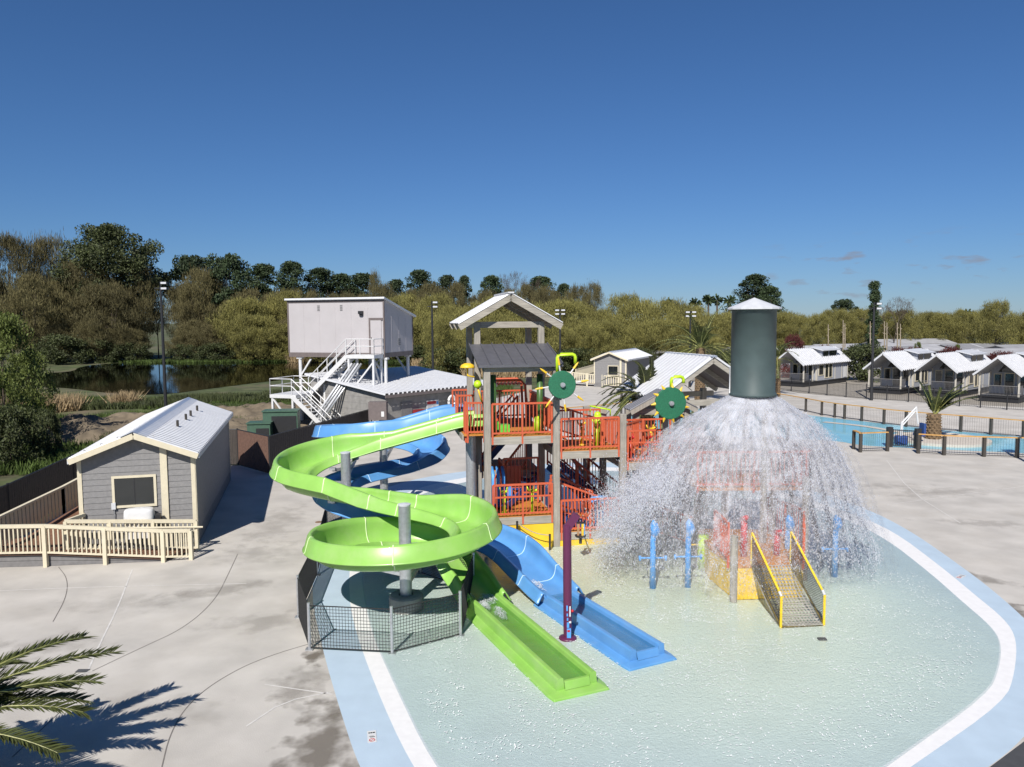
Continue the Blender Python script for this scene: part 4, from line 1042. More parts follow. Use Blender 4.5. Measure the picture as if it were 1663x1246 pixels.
# blue spray posts in the pool
def bpost(px, pyb, pyt, label):
    g = G(px, pyb); H = ZT(px, pyt, g.y)
    t = thing('blue_spray_post', label, 'spray post', g, 0, 'blue spray posts in the pool')
    mb = MB(); mb.tube([(0, 0, 0), (0, 0, H - .55), (.02, 0, H - .3)], [.085, .075, .06], 12); mb.build('post', M['polblue'], t, smooth=True)
    mb = MB(); mb.tube([(.02, 0, H - .45), (.06, 0, H - .28), (.02, 0, H - .1), (0, 0, H)], [.07, .13, .10, .015], 10); mb.build('head', M['polblue'], t, smooth=True)
    mb = MB(); zb2 = H * .45; mb.tube([(-.34, 0, zb2), (.34, 0, zb2)], .025, 8)
    for s_ in (-1, 1): mb.tube([(s_ * .34, 0, zb2 - .07), (s_ * .34, 0, zb2 + .06)], .035, 8)
    mb.build('crossbar', M['polblue'], t, smooth=True)
    mb = MB(); mb.tube([(-.09, 0, zb2 - .05), (-.15, -.02, zb2 - .3), (-.13, -.02, zb2 - .5), (-.06, 0, zb2 - .52)], .010, 6); mb.build('hose', M['blackmetal'], t)
bpost(1060, 956, 845, 'leftmost blue spray post with a short crossbar')
bpost(1117, 954, 843, 'second blue spray post from the left, nearest the yellow platform')
bpost(1278, 944, 836, 'blue spray post seen through spray behind the rope climber')
bpost(1355, 937, 836, 'rightmost blue spray post at the edge of the spray')

# ------------------------------------------------------------------ falling water
def falling_water():
    rng = np.random.RandomState(11)
    rk = np.array([.50, .62, 1.10, 1.72, 2.22, 2.62, 2.93, 3.20, 3.52, 3.95]); zk_ = np.array([zb_ + .06, zb_ + .02, 4.65, 4.27, 3.80, 3.28, 2.72, 2.12, 1.35, .35])
    tt = np.linspace(0, 1, len(rk))
    def shape(u, th):
        r = np.interp(u, tt, rk); z = np.interp(u, tt, zk_)
        k = 1 + .13 * np.cos(th - 2.9) * u + .05 * np.sin(3 * th + 1) * u + .03 * np.sin(7 * th) * u   # reaches a little farther to the left
        return r * k, z
    # 1) thin sheets of water torn by holes
    V, F, UV = [], [], []; o = 0
    nT, nU = 220, 60
    for sh, (sc_, dz) in enumerate(((1.0, 0), (.95, -.03), (.89, -.06), (.81, -.10), (.71, -.16), (.58, -.2), (.4, -.25), (1.07, -.05), (1.16, -.12))):
        u, th = np.meshgrid(np.linspace(0, 1, nU), np.linspace(0, 2 * np.pi, nT, endpoint=False), indexing='ij')
        r, z = shape(u, th); jit = (rng.rand(nU, nT) - .5) * .22 * u
        r = r * (1 - (1 - sc_) * np.minimum(u * 2, 1)) + jit; z = z + dz * u
        z = np.maximum(z, .06)
        P_ = np.stack([DC.x + r * np.cos(th), DC.y + r * np.sin(th) * .80, z], -1).reshape(-1, 3); V.append(P_)
        lf = .5 + .5 * np.cos(th.ravel() - 3.3); ex = (.03 + .10 * (1 - lf) if sc_ > 1 else 0 * lf)
        UV.append(np.stack([th.ravel() * 3.2 + sh * 9, u.ravel() * 5.0, ex], -1))
        i, j = np.meshgrid(np.arange(nU - 1), np.arange(nT), indexing='ij')
        F.append(np.stack([i * nT + j, i * nT + (j + 1) % nT, (i + 1) * nT + (j + 1) % nT, (i + 1) * nT + j], -1).reshape(-1, 4) + o); o += nU * nT
    V = np.concatenate(V); F = np.concatenate(F); UV = np.concatenate(UV)
    m = bpy.data.materials.new('torn water sheet'); m.use_nodes = True; t = m.node_tree; b = t.nodes['Principled BSDF']
    b.inputs['Base Color'].default_value = (.90, .91, .95, 1); b.inputs['Roughness'].default_value = .25
    at = t.nodes.new('ShaderNodeAttribute'); at.attribute_name = 'flow'
    mpn = t.nodes.new('ShaderNodeMapping'); mpn.inputs['Scale'].default_value = (1, 1, .55)
    tco = t.nodes.new('ShaderNodeTexCoord'); t.links.new(tco.outputs['Object'], mpn.inputs[0])
    n1 = t.nodes.new('ShaderNodeTexNoise'); n1.inputs['Scale'].default_value = 2.6; n1.inputs['Detail'].default_value = 9; n1.inputs['Roughness'].default_value = .68; n1.inputs['Distortion'].default_value = .9
    t.links.new(mpn.outputs[0], n1.inputs['Vector'])
    sxx = t.nodes.new('ShaderNodeSeparateXYZ'); t.links.new(at.outputs['Vector'], sxx.inputs[0])
    thr0 = mrange(t, sxx.outputs['Y'], .6, 4.9, .475, .60)
    ta = t.nodes.new('ShaderNodeMath'); ta.operation = 'ADD'; t.links.new(thr0, ta.inputs[0]); t.links.new(sxx.outputs['Z'], ta.inputs[1]); thr = ta.outputs[0]
    n4 = t.nodes.new('ShaderNodeTexNoise'); n4.inputs['Scale'].default_value = 4.5; n4.inputs['Detail'].default_value = 4
    m4 = t.nodes.new('ShaderNodeMapping'); m4.inputs['Scale'].default_value = (1.6, .22, 1); t.links.new(at.outputs['Vector'], m4.inputs[0]); t.links.new(m4.outputs[0], n4.inputs['Vector'])
    av = t.nodes.new('ShaderNodeMixRGB'); av.inputs['Fac'].default_value = .42; t.links.new(n1.outputs['Fac'], av.inputs['Color1']); t.links.new(n4.outputs['Fac'], av.inputs['Color2'])
    sub = t.nodes.new('ShaderNodeMath'); sub.operation = 'SUBTRACT'; t.links.new(av.outputs[0], sub.inputs[0]); t.links.new(thr, sub.inputs[1])
    al_ = mrange(t, sub.outputs[0], -.06, .14, .02, .52)
    trn = t.nodes.new('ShaderNodeBsdfTransparent'); tl = t.nodes.new('ShaderNodeBsdfTranslucent'); tl.inputs[0].default_value = (.86, .88, .93, 1)
    m1 = t.nodes.new('ShaderNodeMixShader'); m1.inputs[0].default_value = .4
    t.links.new(b.outputs[0], m1.inputs[1]); t.links.new(tl.outputs[0], m1.inputs[2])
    m2 = t.nodes.new('ShaderNodeMixShader'); t.links.new(al_, m2.inputs[0]); t.links.new(trn.outputs[0], m2.inputs[1]); t.links.new(m1.outputs[0], m2.inputs[2])
    t.links.new(m2.outputs[0], t.nodes['Material Output'].inputs['Surface'])
    bn = t.nodes.new('ShaderNodeBump'); bn.inputs['Strength'].default_value = 1.0; bn.inputs['Distance'].default_value = .12
    t.links.new(n1.outputs['Fac'], bn.inputs['Height']); t.links.new(bn.outputs[0], b.inputs['Normal'])
    root = thing('falling_water', 'bell of white water falling from the tipping bucket', 'water', (0, 0, 0)); root['kind'] = 'stuff'
    so_ = npmesh('water_sheet', V, F, m, root, smooth=True)
    ca = so_.data.attributes.new('flow', 'FLOAT_VECTOR', 'POINT')
    ca.data.foreach_set('vector', UV.astype(np.float32).ravel())
    # 2) droplets and torn strings of water
    N = 230000
    u = rng.beta(2.6, 1.15, N) ** .9; th = rng.rand(N) * 2 * np.pi
    r, z = shape(u, th)
    # clumped in azimuth: jets and gaps, more spray lower down
    dens = .55 + .45 * np.sin(th * 9 + 3 * np.sin(u * 5)) * np.sin(th * 5 + 2) + .35 * u
    keep = rng.rand(N) < dens; u, th, r, z = u[keep], th[keep], r[keep], z[keep]; N = len(u)
    rad = 1 - np.abs(rng.randn(N)) * (.06 + .20 * u); rad = np.where(rng.rand(N) < .3, 1 + np.abs(rng.randn(N)) * .035 * (u > .3), rad)
    z = z + rng.randn(N) * .12 * u; r = r * rad
    bottom = .75 + .35 * np.sin(th * 4 + .5) + .25 * np.sin(th * 11)
    z = np.where(z < bottom * .8, bottom * .8 + rng.rand(N) ** 2 * .9, z)
    P_ = np.stack([DC.x + r * np.cos(th), DC.y + r * np.sin(th) * .80, z], -1)
    # spray blown out on the left
    K = 70000; a = rng.rand(K); left = np.stack([DC.x - 2.2 - 2.1 * a ** .8 + rng.randn(K) * .22, DC.y - .6 + rng.randn(K) * .75, 2.9 - 1.7 * a + rng.randn(K) * (.20 + .42 * a)], -1)
    P_ = np.concatenate([P_, left])
    from mathutils import noise as mn
    nv = np.array([mn.noise(Vector(p) * 2.3) for p in P_.tolist()]); nv2 = np.array([mn.noise(Vector(p) * 6.0 + Vector((5, 5, 5))) for p in P_.tolist()])
    web = (np.abs(nv2) < .10) | (np.abs(nv) < .05)      # torn strings and thin sheets
    P_ = P_[web | (rng.rand(len(P_)) < .16)]; N = len(P_)
    P_[:, 2] = np.maximum(P_[:, 2], .08)
    size = .0050 + .011 * rng.rand(N) ** 3
    dirv = np.stack([rng.randn(N) * .35, rng.randn(N) * .35, -np.ones(N)], -1); dirv /= np.linalg.norm(dirv, axis=1, keepdims=True)
    ln = size * (1.0 + 2.2 * rng.rand(N) ** 2)
    sx_ = np.cross(dirv, [0.31, .95, 0]); sx_ /= np.linalg.norm(sx_, axis=1, keepdims=True); sy = np.cross(dirv, sx_)
    Vd = np.stack([P_ + dirv * ln[:, None], P_ + sx_ * size[:, None], P_ + sy * size[:, None] * .9, P_ - sx_ * size[:, None], P_ - sy * size[:, None] * .9, P_ - dirv * ln[:, None]], 1).reshape(-1, 3)
    base = np.arange(N)[:, None, None] * 6
    tri = np.array([[0, 1, 2], [0, 2, 3], [0, 3, 4], [0, 4, 1], [5, 2, 1], [5, 3, 2], [5, 4, 3], [5, 1, 4]])
    Fd = (base + tri[None]).reshape(-1, 3)
    dm = mat('water droplets', (.90, .91, .96), .15, var=.03, trans=.45)
    t = dm.node_tree; om = t.nodes['Material Output']; src = om.inputs['Surface'].links[0].from_socket
    tr_ = t.nodes.new('ShaderNodeBsdfTransparent'); ms_ = t.nodes.new('ShaderNodeMixShader'); ms_.inputs[0].default_value = .50
    t.links.new(src, ms_.inputs[1]); t.links.new(tr_.outputs[0], ms_.inputs[2]); t.links.new(ms_.outputs[0], om.inputs['Surface'])
    npmesh('droplets', Vd, Fd, dm, root)
falling_water()
def foam(cx, cy, z, rx, ry, n, seed, rot, label):
    rng = np.random.RandomState(seed); a = rng.rand(n) * 6.28; r = rng.rand(n) ** .6
    x = rx * r * np.cos(a); y = ry * r * np.sin(a); c, s_ = math.cos(rot), math.sin(rot)
    cl = rng.randint(0, 9, n); x = x * .45 + (rng.randn(9) * rx * .55)[cl]; y = y * .38 + (rng.randn(9) * ry * .5)[cl]; x = np.clip(x, -rx * 1.05, rx * 1.05)
    P_ = np.stack([cx + x * c - y * s_, cy + x * s_ + y * c, z + rng.rand(n) ** 2 * .06 * (1 - r)], -1); sz = .004 + .013 * rng.rand(n) ** 2 * (1 - .6 * r)
    T = np.array([[0, 0, 1.0], [.94, 0, -.33], [-.47, .82, -.33], [-.47, -.82, -.33]])
    V = (P_[:, None] + T[None] * sz[:, None, None] * 1.3).reshape(-1, 3); tri = np.array([[0, 1, 2], [0, 2, 3], [0, 3, 1], [1, 3, 2]])
    o = npmesh('foam', V, (np.arange(n)[:, None, None] * 4 + tri).reshape(-1, 3), mat('foam', (.86, .88, .9), .5, trans=.3)); stuff(o, label, 'foam')
q = fl0 + dirF * .35; foam(q.x, q.y, .225, .25, .85, 2600, 3, math.atan2(dirF.y, dirF.x) - math.pi / 2, 'white foam where the water enters the green run-out')
q = flb0 - dirB * .75; foam(q.x - .15, q.y - .1, .28, .10, .55, 700, 4, math.atan2(dirB.y, dirB.x) - math.pi / 2, 'thin streak of foam on the lower bend of the blue slide')

def flecks():  # white slivers stand in for sun caustics and glints on the water
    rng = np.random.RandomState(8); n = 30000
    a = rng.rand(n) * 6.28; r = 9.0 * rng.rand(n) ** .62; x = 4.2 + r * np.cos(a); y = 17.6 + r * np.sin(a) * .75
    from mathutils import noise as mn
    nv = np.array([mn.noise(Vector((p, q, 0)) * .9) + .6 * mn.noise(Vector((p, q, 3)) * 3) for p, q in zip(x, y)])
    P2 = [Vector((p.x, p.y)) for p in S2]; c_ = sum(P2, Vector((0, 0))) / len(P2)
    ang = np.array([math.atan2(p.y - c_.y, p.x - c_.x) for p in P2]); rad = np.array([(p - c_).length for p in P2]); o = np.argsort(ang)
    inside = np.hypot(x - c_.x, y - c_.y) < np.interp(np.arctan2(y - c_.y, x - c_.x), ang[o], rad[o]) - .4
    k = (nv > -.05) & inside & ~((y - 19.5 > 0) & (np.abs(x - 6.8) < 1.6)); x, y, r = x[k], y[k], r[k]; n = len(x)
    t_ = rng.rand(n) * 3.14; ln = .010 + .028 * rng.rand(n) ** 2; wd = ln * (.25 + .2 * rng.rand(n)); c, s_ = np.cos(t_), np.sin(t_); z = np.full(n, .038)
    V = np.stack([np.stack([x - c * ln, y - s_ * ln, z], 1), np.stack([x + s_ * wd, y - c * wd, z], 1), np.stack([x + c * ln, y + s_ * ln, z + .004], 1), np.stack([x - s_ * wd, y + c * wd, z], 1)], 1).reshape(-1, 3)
    o = npmesh('caustic_flecks', V, np.arange(n * 4).reshape(-1, 4), mat('painted caustics', (.86, .88, .86), .3)); stuff(o, 'tiny white flecks painted as sun caustics on the shallow pool', 'foam')
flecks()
# ------------------------------------------------------------------ grey site cabins with cream trim
def gable_house(loc, rz, W, L, ze, zp, label, vents=True, floor=.45, win=(1.1, 2.4, 1.15, 2.05), batten=2.75, near=True, group=None):
    t = thing('site_cabin', label, 'cabin', loc, rz, group)
    mb = MB(); mb.prism([(0, 0), (W, 0), (W, L), (0, L)], 0, floor); mb.build('base_skirt', M['greyplank'], t)
    mb = MB()
    mb.add([(0, 0, floor), (W, 0, floor), (W, 0, ze), (W / 2, 0, zp), (0, 0, ze)], [(0, 1, 2, 3, 4)])
    mb.add([(0, L, floor), (W, L, floor), (W, L, ze), (W / 2, L, zp), (0, L, ze)], [(4, 3, 2, 1, 0)])
    mb.add([(W, 0, floor), (W, L, floor), (W, L, ze), (W, 0, ze)], [(0, 1, 2, 3)]); mb.add([(0, 0, floor), (0, L, floor), (0, L, ze), (0, 0, ze)], [(3, 2, 1, 0)])
    z = floor
    k = 0
    while z < zp - .12:
        # lap boards: shadow-casting lips, clipped to the gable
        hw_ = W / 2 if z < ze else W / 2 * (zp - z) / (zp - ze)
        mb.add([(W / 2 - hw_, -.016, z), (W / 2 + hw_, -.016, z), (W / 2 + hw_, -.003, z + .18), (W / 2 - hw_, -.003, z + .18), (W / 2 - hw_, -.002, z), (W / 2 + hw_, -.002, z)], [(0, 1, 2, 3), (4, 5, 1, 0)])
        z += .185
    mb.build('walls', M['siding'], t)
    for x in (0.06, W - .06):
        mb = MB(); mb.b(x - .06, x + .06, -.035, -.018, floor - .1, ze - .02); mb.build('corner_trim', M['cream'], t)
    mb = MB(); mb.b(W + .003, W + .02, -.02, .10, floor - .1, ze - .1); mb.build('corner_trim', M['cream'], t)
    mb = MB(); mb.b(W + .003, W + .02, L - .1, L, floor - .1, ze - .1); mb.build('corner_trim', M['cream'], t)
    mb = MB(); zt = ze + (zp - ze) * (1 - abs(batten - W / 2) / (W / 2)) - .1; mb.b(batten - .1, batten + .1, -.06, -.019, floor, zt); mb.build('batten', M['cream'], t)
    x0, x1, z0, z1 = win
    wn = MB(); wn.b(x0, x1, -.025, -.02, z0, z1); wo = wn.build('window', M['glass'], t)
    mb = MB(); f = .075
    mb.b(x0 - f, x1 + f, -.05, -.019, z1, z1 + f); mb.b(x0 - f, x1 + f, -.055, -.019, z0 - f, z0); mb.b(x0 - f, x0, -.048, -.018, z0, z1); mb.b(x1, x1 + f, -.048, -.018, z0, z1)
    mb.build('window_frame', M['cream'], wo)
    mb = MB(); mb.b((x0 + x1) / 2 - .015, (x0 + x1) / 2 + .015, -.035, -.026, z0, z1); mb.build('mullion', M['blackmetal'], wo)
    # roof
    ov, of = (.14 if near else .26), .34; sl_ = (zp - ze) / (W / 2); zo = ze - sl_ * ov
    n = int((L + 2 * of) / .28)
    mb = MB(); corr(mb, (W / 2, -of, zp + .10), (W / 2, L + of, zp + .10), (-ov, -of, zo + .10), n, .045)
    o = mb.build('roof_sheet', M['roofwhite'], t)
    mb = MB(); corr(mb, (W / 2, L + of, zp + .10), (W / 2, -of, zp + .10), (W + ov, L + of, zo + .10), n, .045)
    o = mb.build('roof_sheet', M['roofwhite'], t)
    mb = MB()
    for s_ in (-1, 1):
        mb.add([(W / 2, -of, zp + .075), (W / 2, L + of, zp + .075), (W / 2 + s_ * (W / 2 + ov), L + of, zo + .075), (W / 2 + s_ * (W / 2 + ov), -of, zo + .075)], [(0, 1, 2, 3)])
    mb.build('roof_deck', M['cream'], t)
    mb = MB()
    for s_ in (-1, 1): mb.add([(W / 2, -of - .02, zp + .15), (W / 2, L + of + .02, zp + .15), (W / 2 + s_ * .38, L + of + .02, zp + .145 - sl_ * .38), (W / 2 + s_ * .38, -of - .02, zp + .145 - sl_ * .38)], [(0, 1, 2, 3)])
    mb.build('ridge_cap', M['roofsilver'], t)
    for y in (-of, L + of):
        for s_ in (-1, 1):
            mb = MB(); mb.beam((W / 2 + s_ * .004, y, zp + .02), (W / 2 + s_ * (W / 2 + ov), y, zo + .02), .04, .17); mb.build('fascia', M['cream'], t)
    for s_ in (-1, 1):
        mb = MB(); x = W / 2 + s_ * (W / 2 + ov + .02); mb.b(x - .02, x + .02, -of + .03, L + of - .03, zo - .04, zo + .12); mb.build('gutter', M['capgrey'], t)
    if vents:
        for y in (3.0, 4.9, 6.1, 7.9):
            zz = zp + .1 - sl_ * .75
            mb = MB(); mb.tube([(W / 2 + .75, y, zz), (W / 2 + .75, y, zz + .26)], .045, 8); mb.build('vent_pipe', M['postdark'], t)
    return t
FRc = G(322, 886); ang = math.atan2(.25, .968)
Wc = 3.36
FLc = FRc - Vector((math.cos(ang), math.sin(ang), 0)) * Wc
houseL = gable_house(FLc, ang, Wc, 10.6, 2.96, 3.62, 'grey cabin with cream trim and white ribbed roof beside the deck at left', win=(1.02, 2.14, 1.45, 2.30), batten=2.45)
def HL(x, y, z=0): return FR[houseL.name] @ Vector((x, y, z))
# junction box, covered air conditioner
t = thing('junction_box', 'small grey electrical box with conduit on the cabin front wall', 'electrical box', HL(.98, -.02, 1.0), ang)
mb = MB(); mb.b(-.06, .06, -.08, 0, .35, .55); mb.build('box', M['capgrey'], t)
mb = MB(); mb.tube([(.01, -.04, .35), (.01, -.04, .0), (.03, -.02, -.5)], .014, 6); mb.build('conduit', M['silver'], t)
t = thing('covered_ac_unit', 'bulky unit under a wrinkled white plastic cover below the cabin window', 'air conditioner', HL(1.75, -.33, .38), ang)
mb = MB(); nx = 14
rng = random.Random(4)
def wob(a): return (rng.random() - .5) * a
rows = []
ring = [(-.42, -.2), (-.2, -.22), (.0, -.22), (.2, -.22), (.42, -.2), (.44, 0), (.42, .2), (0, .22), (-.42, .2), (-.44, 0)]
for k, (s_, z) in enumerate(((1.02, .12), (1.0, .4), (1.03, .7), (1.0, .95), (.93, 1.02), (.05, 1.04))): rows.append([(x * s_ + wob(.04), y * s_ + wob(.04), z + wob(.03)) for x, y in ring])
k = len(ring); mb.add([p for r_ in rows for p in r_], [(i * k + j, i * k + (j + 1) % k, (i + 1) * k + (j + 1) % k, (i + 1) * k + j) for i in range(len(rows) - 1) for j in range(k)])
o = mb.build('cover', M['white'], t, smooth=True); sd_ = o.modifiers.new('s', 'SUBSURF'); sd_.levels = sd_.render_levels = 2
mb = MB(); mb.b(.46, .6, -.1, .15, .5, .8); mb.build('valve', M['blackmetal'], t)
# ramp with cream railings
ramp = thing('access_ramp', 'redwood ramp with cream picket railings in front of the left cabin', 'ramp', (0, 0, 0))
def rz_(x): return float(np.interp(x, [-16.5, -13.6, -9.6], [.40, .36, .02]))
P_f = [G(-60, 925).xy, Vector((G(75, 921).x, G(75, 921).y)), G(172, 917).xy, G(266, 913).xy, G(311, 909).xy]
def pick(mb, a, b_, za, zb2, h=.92, step=.125, pw=.035):
    a = Vector(a); b_ = Vector(b_); L = (b_ - a).length; n = max(1, round(L / step))
    for i in range(n + 1):
        f = i / n; c = a.lerp(b_, f); z = za + (zb2 - za) * f; mb.beam((*c, z + .06), (*c, z + h), pw, pw)
    mb.beam((*a, za + .08), (*b_, zb2 + .08), .06, .05); mb.beam((*a, za + h), (*b_, zb2 + h), .09, .10)
mb = MB()
for i in range(4): pick(mb, P_f[i], P_f[i + 1], rz_(P_f[i].x), rz_(P_f[i + 1].x), h=.86)
mb.build('front_railing', M['cream'], ramp, world=True)
for p in P_f: mb = MB(); mb.beam((*p, 0), (*p, rz_(p.x) + .86), .11, .11); mb.build('post', M['cream'], ramp, world=True)
Bk = [G(97, 905).xy + Vector((0, .0)), G(322, 892).xy]
bkL = Vector((HL(-.22, -.62).x, HL(-.22, -.62).y)); bkR = Vector((HL(Wc + .05, -.6).x, HL(Wc + .05, -.6).y))
wl = Vector((HL(.15, -.05).x, HL(.15, -.05).y))
mb = MB(); pick(mb, bkL, bkR, .28, .02, h=.92); pick(mb, bkL, wl, .28, .32, h=.92)
dn = (bkR - bkL).normalized(); pn = Vector((dn.y, -dn.x)) * .09
mb.tube([(*(bkL - dn * .2 + pn), .28 + .74), (*(bkR + dn * .2 + pn), .02 + .74)], .028, 8)
mb.build('rear_railing', M['cream'], ramp, world=True)
for f in (0, .33, .66, 1):
    p = bkL.lerp(bkR, f); mb = MB(); mb.beam((*p, 0), (*p, .28 - .26 * f + .92), .10, .10); mb.build('post', M['cream'], ramp, world=True)
LA = [Vector((-15.35, 22.3)), Vector((-15.0, 25.6)), Vector((-14.85, 27.4))]
mb = MB()
mb2 = MB()
for i in range(2):
    za = (.40, .75, .98)[i]; zb3 = (.40, .75, .98)[i + 1]; a, b_ = LA[i], LA[i + 1]; n = round((b_ - a).length / .17)
    for k in range(n + 1):
        c = a.lerp(b_, k / n); z = za + (zb3 - za) * k / n; mb.beam((*c, z), (*c, z + .88), .02, .14)
    mb.beam((*a, za + .9), (*b_, zb3 + .9), .11, .07)
mb.build('side_boards', M['cream'], ramp, world=True)
mb = MB(); q0, q1, q2, q3 = P_f[0], P_f[1], P_f[3], Vector((bkR.x, bkR.y)); bb = bkL
def dk(pts): mb.add(pts, [tuple(range(len(pts)))])
dk([(*P_f[0], .38), (*P_f[1], .36), (*bkL, .36), (-15.3, 24.0, .40), (-17, 23, .40)])
dk([(*P_f[1], .36), (*P_f[3], .08), (*bkR, .06), (*bkL, .36)])
dk([(-15.3, 23.9, .40), (*bkL, .37), (HL(-.02, .3).x, HL(-.02, .3).y, .42), (HL(-.02, 3.2).x, HL(-.02, 3.2).y, .95), (-14.9, 27.4, .95)])
mb.build('decking', M['deckwood'], ramp, world=True)
mb = MB()
for a, b_ in ((P_f[0], P_f[1]), (P_f[1], P_f[2]), (P_f[2], P_f[3])):
    for k in range(2):
        za, zb3 = rz_(a.x) - .02, rz_(b_.x) - .02
        mb.add([(a.x, a.y + .08, za * k / 2 + .006), (b_.x, b_.y + .08, zb3 * k / 2 + .006), (b_.x, b_.y + .08, zb3 * (k + 1) / 2 - .006), (a.x, a.y + .08, za * (k + 1) / 2 - .006)], [(0, 1, 2, 3)])
o = mb.build('skirt_planks', M['greyplank'], ramp, world=True); md = o.modifiers.new('t', 'SOLIDIFY'); md.thickness = .03

# slatted chain-link fence
fence = thing('slatted_fence', 'dark brown slatted fence running behind the left cabin to the block building', 'fence', (*FENCE[0], 0))
for i in range(len(FENCE) - 1):
    a = Vector(FENCE[i]); b_ = Vector(FENCE[i + 1]); L = (b_ - a).length; n = int(L / .085); mb = MB()
    for k in range(n):
        c0 = a.lerp(b_, (k + .06) / n); c1_ = a.lerp(b_, (k + .94) / n); mb.beam((*c0, .9), (*c1_, .9), .02 if k % 2 else .012, 1.72)
    mb.build('slat_panel', M['slat_lit'] if i == 4 else M['slats'], fence, world=True)
    mb = MB(); mb.tube([(*a, 1.79), (*b_, 1.79)], .025, 6); mb.build('top_rail', M['blackmetal'], fence, world=True)
for p in FENCE: mb = MB(); mb.tube([(*p, 0), (*p, 1.84)], .04, 8); mb.build('post', M['silver'] if p == FENCE[-1] else M['blackmetal'], fence, world=True)

# ------------------------------------------------------------------ block building and the elevated pump room
K0 = Vector((-7.6, 46.5)); dA = Vector((4.6, 5.3)).normalized(); dB_ = Vector((-dA.y, dA.x))
angB = math.atan2(dA.y, dA.x)
bl = thing('block_building', 'low grey concrete block building with a white ribbed shed roof', 'building', (*K0, 0), angB)
LB, WB = 9.2, 7.6
mb = MB(); mb.b(0, LB, 0, WB, 0, 2.62); mb.build('walls', M['block'], bl)
mb = MB()
for z in (.4, .8, 1.2, 1.6, 2.0, 2.4): mb.b(-.004, LB + .004, -.004, 0.01, z - .006, z + .006); mb.b(-.004, 0, 0, WB, z - .006, z + .006)
mb.build('mortar_joint', M['greyplank'], bl)
mb = MB(); corr(mb, (LB + .4, WB + .2, 3.55), (-.35, WB + .2, 3.55), (LB + .4, -.4, 2.66), 28, .12); o = mb.build('roof_sheet', M['roofwhite'], bl)
mb = MB(); mb.b(-.34, LB + .38, -.42, -.38, 2.50, 2.67); mb.build('fascia', M['trimbrown'], bl)
mb = MB(); mb.add([(LB, 0, 2.62), (LB, WB, 2.62), (LB, WB, 3.5), (0, 0, 2.62), (0, WB, 2.62), (0, WB, 3.5)], [(0, 1, 2), (5, 4, 3)]); mb.build('gable_infill', M['block'], bl)
mb = MB(); mb.b(1.2, 2.1, -.03, -.006, 0, 2.1); mb.build('door', M['greyplank'], bl)
def BW(x, y, z): return FR[bl.name] @ Vector((x, y, z))
def along(px):      # x along the front wall seen at photo column px
    best = min(range(0, 921), key=lambda k: abs((BW(k / 100, 0, 0).x / BW(k / 100, 0, 0).y) * FPX + 831.5 - px)); return best / 100
xs = along(701); Ys = BW(xs, 0, 0).y
t = thing('pool_rules_sign', 'white pool rules sign with a red heading on the block wall', 'sign', BW(xs, -.02, 0), angB)
z0, z1 = ZT(700, 676, Ys), ZT(700, 650, Ys)
hw = .52
mb = MB(); mb.b(-hw, hw, -.03, 0, z0, z1); mb.build('board', M['white'], t)
mb = MB(); mb.b(-hw + .04, .28, -.036, -.031, z1 - .24, z1 - .05); mb.build('heading', M['red'], t)
mb = MB()
for k in range(9): mb.b(-hw + .06, -.06 - .05 * (k % 3), -.036, -.031, z1 - .34 - k * .075, z1 - .32 - k * .075); mb.b(.0, .26 - .04 * (k % 2), -.036, -.031, z1 - .34 - k * .075, z1 - .32 - k * .075)
mb.build('small_print', M['siding_light'], t)
mb = MB(); mb.b(.33, hw - .03, -.036, -.031, z1 - .3, z1 - .1); mb.build('notice', M['polblue'], t)
xs = along(727); p = BW(xs, -.35, 0)
t = thing('life_ring', 'white life ring hanging by the block wall above the blue slide', 'life ring', (p.x, p.y, ZT(727, 652, p.y)), angB)
mb = MB(); n = 20
for k in range(n):
    a0, a1 = 2 * math.pi * k / n, 2 * math.pi * (k + 1) / n
mb.tube([(.30 * math.cos(2 * math.pi * k / n), 0, .36 * math.sin(2 * math.pi * k / n)) for k in range(n + 1)], .085, 8); mb.build('ring', M['white'], t, smooth=True)
mb = MB(); mb.tube([(0, .1, -1.6), (0, .1, .2)], .025, 6); mb.build('stand', M['silver'], t)
xs = along(675)
t = thing('red_cabinet', 'dark red metal cabinet against the block wall', 'cabinet', BW(xs, -.2, 0), angB)
mb = MB(); mb.b(-.35, .35, -.25, .15, 0, 1.55); mb.build('body', mat('dull red', (.22, .02, .02), .5), t); mb = MB(); mb.b(-.33, .33, -.27, -.255, .1, 1.4); mb.build('door', M['red'], t)

FLx, FRx = Vector((-14.9, 52.2)), Vector((-8.15, 49.9)); uA = (FRx - FLx).normalized(); uB = Vector((-uA.y, uA.x)); angE = math.atan2(uA.y, uA.x); WE = (FRx - FLx).length; LE = 4.1
el = thing('elevated_pump_room', 'pale grey windowless room raised on white steel legs with a door at its right end', 'building', (*FLx, 0), angE)
zb0, zf, zk2 = 4.72, 8.52, 7.45
mb = MB(); mb.add([(0, 0, zb0 + .3), (WE, 0, zb0 + .3), (WE, 0, zf), (0, 0, zf), (0, LE, zb0 + .3), (WE, LE, zb0 + .3), (WE, LE, zk2), (0, LE, zk2)], [(0, 1, 2, 3), (1, 5, 6, 2), (5, 4, 7, 6), (4, 0, 3, 7), (0, 4, 5, 1)])
for k in range(1, 6): mb.b(k * 1.19 - .012, k * 1.19 + .012, -.008, .01, zb0 + .3, zf - .12)
for k in range(1, 4): mb.b(WE - .01, WE + .008, k * 1.03 - .012, k * 1.03 + .012, zb0 + .3, zk2 - .05)
mb.build('walls', M['boxwall'], el)
mb = MB(); mb.b(-.02, WE + .02, -.02, LE + .02, zb0, zb0 + .30); mb.build('floor_frame', M['trimbrown'], el)
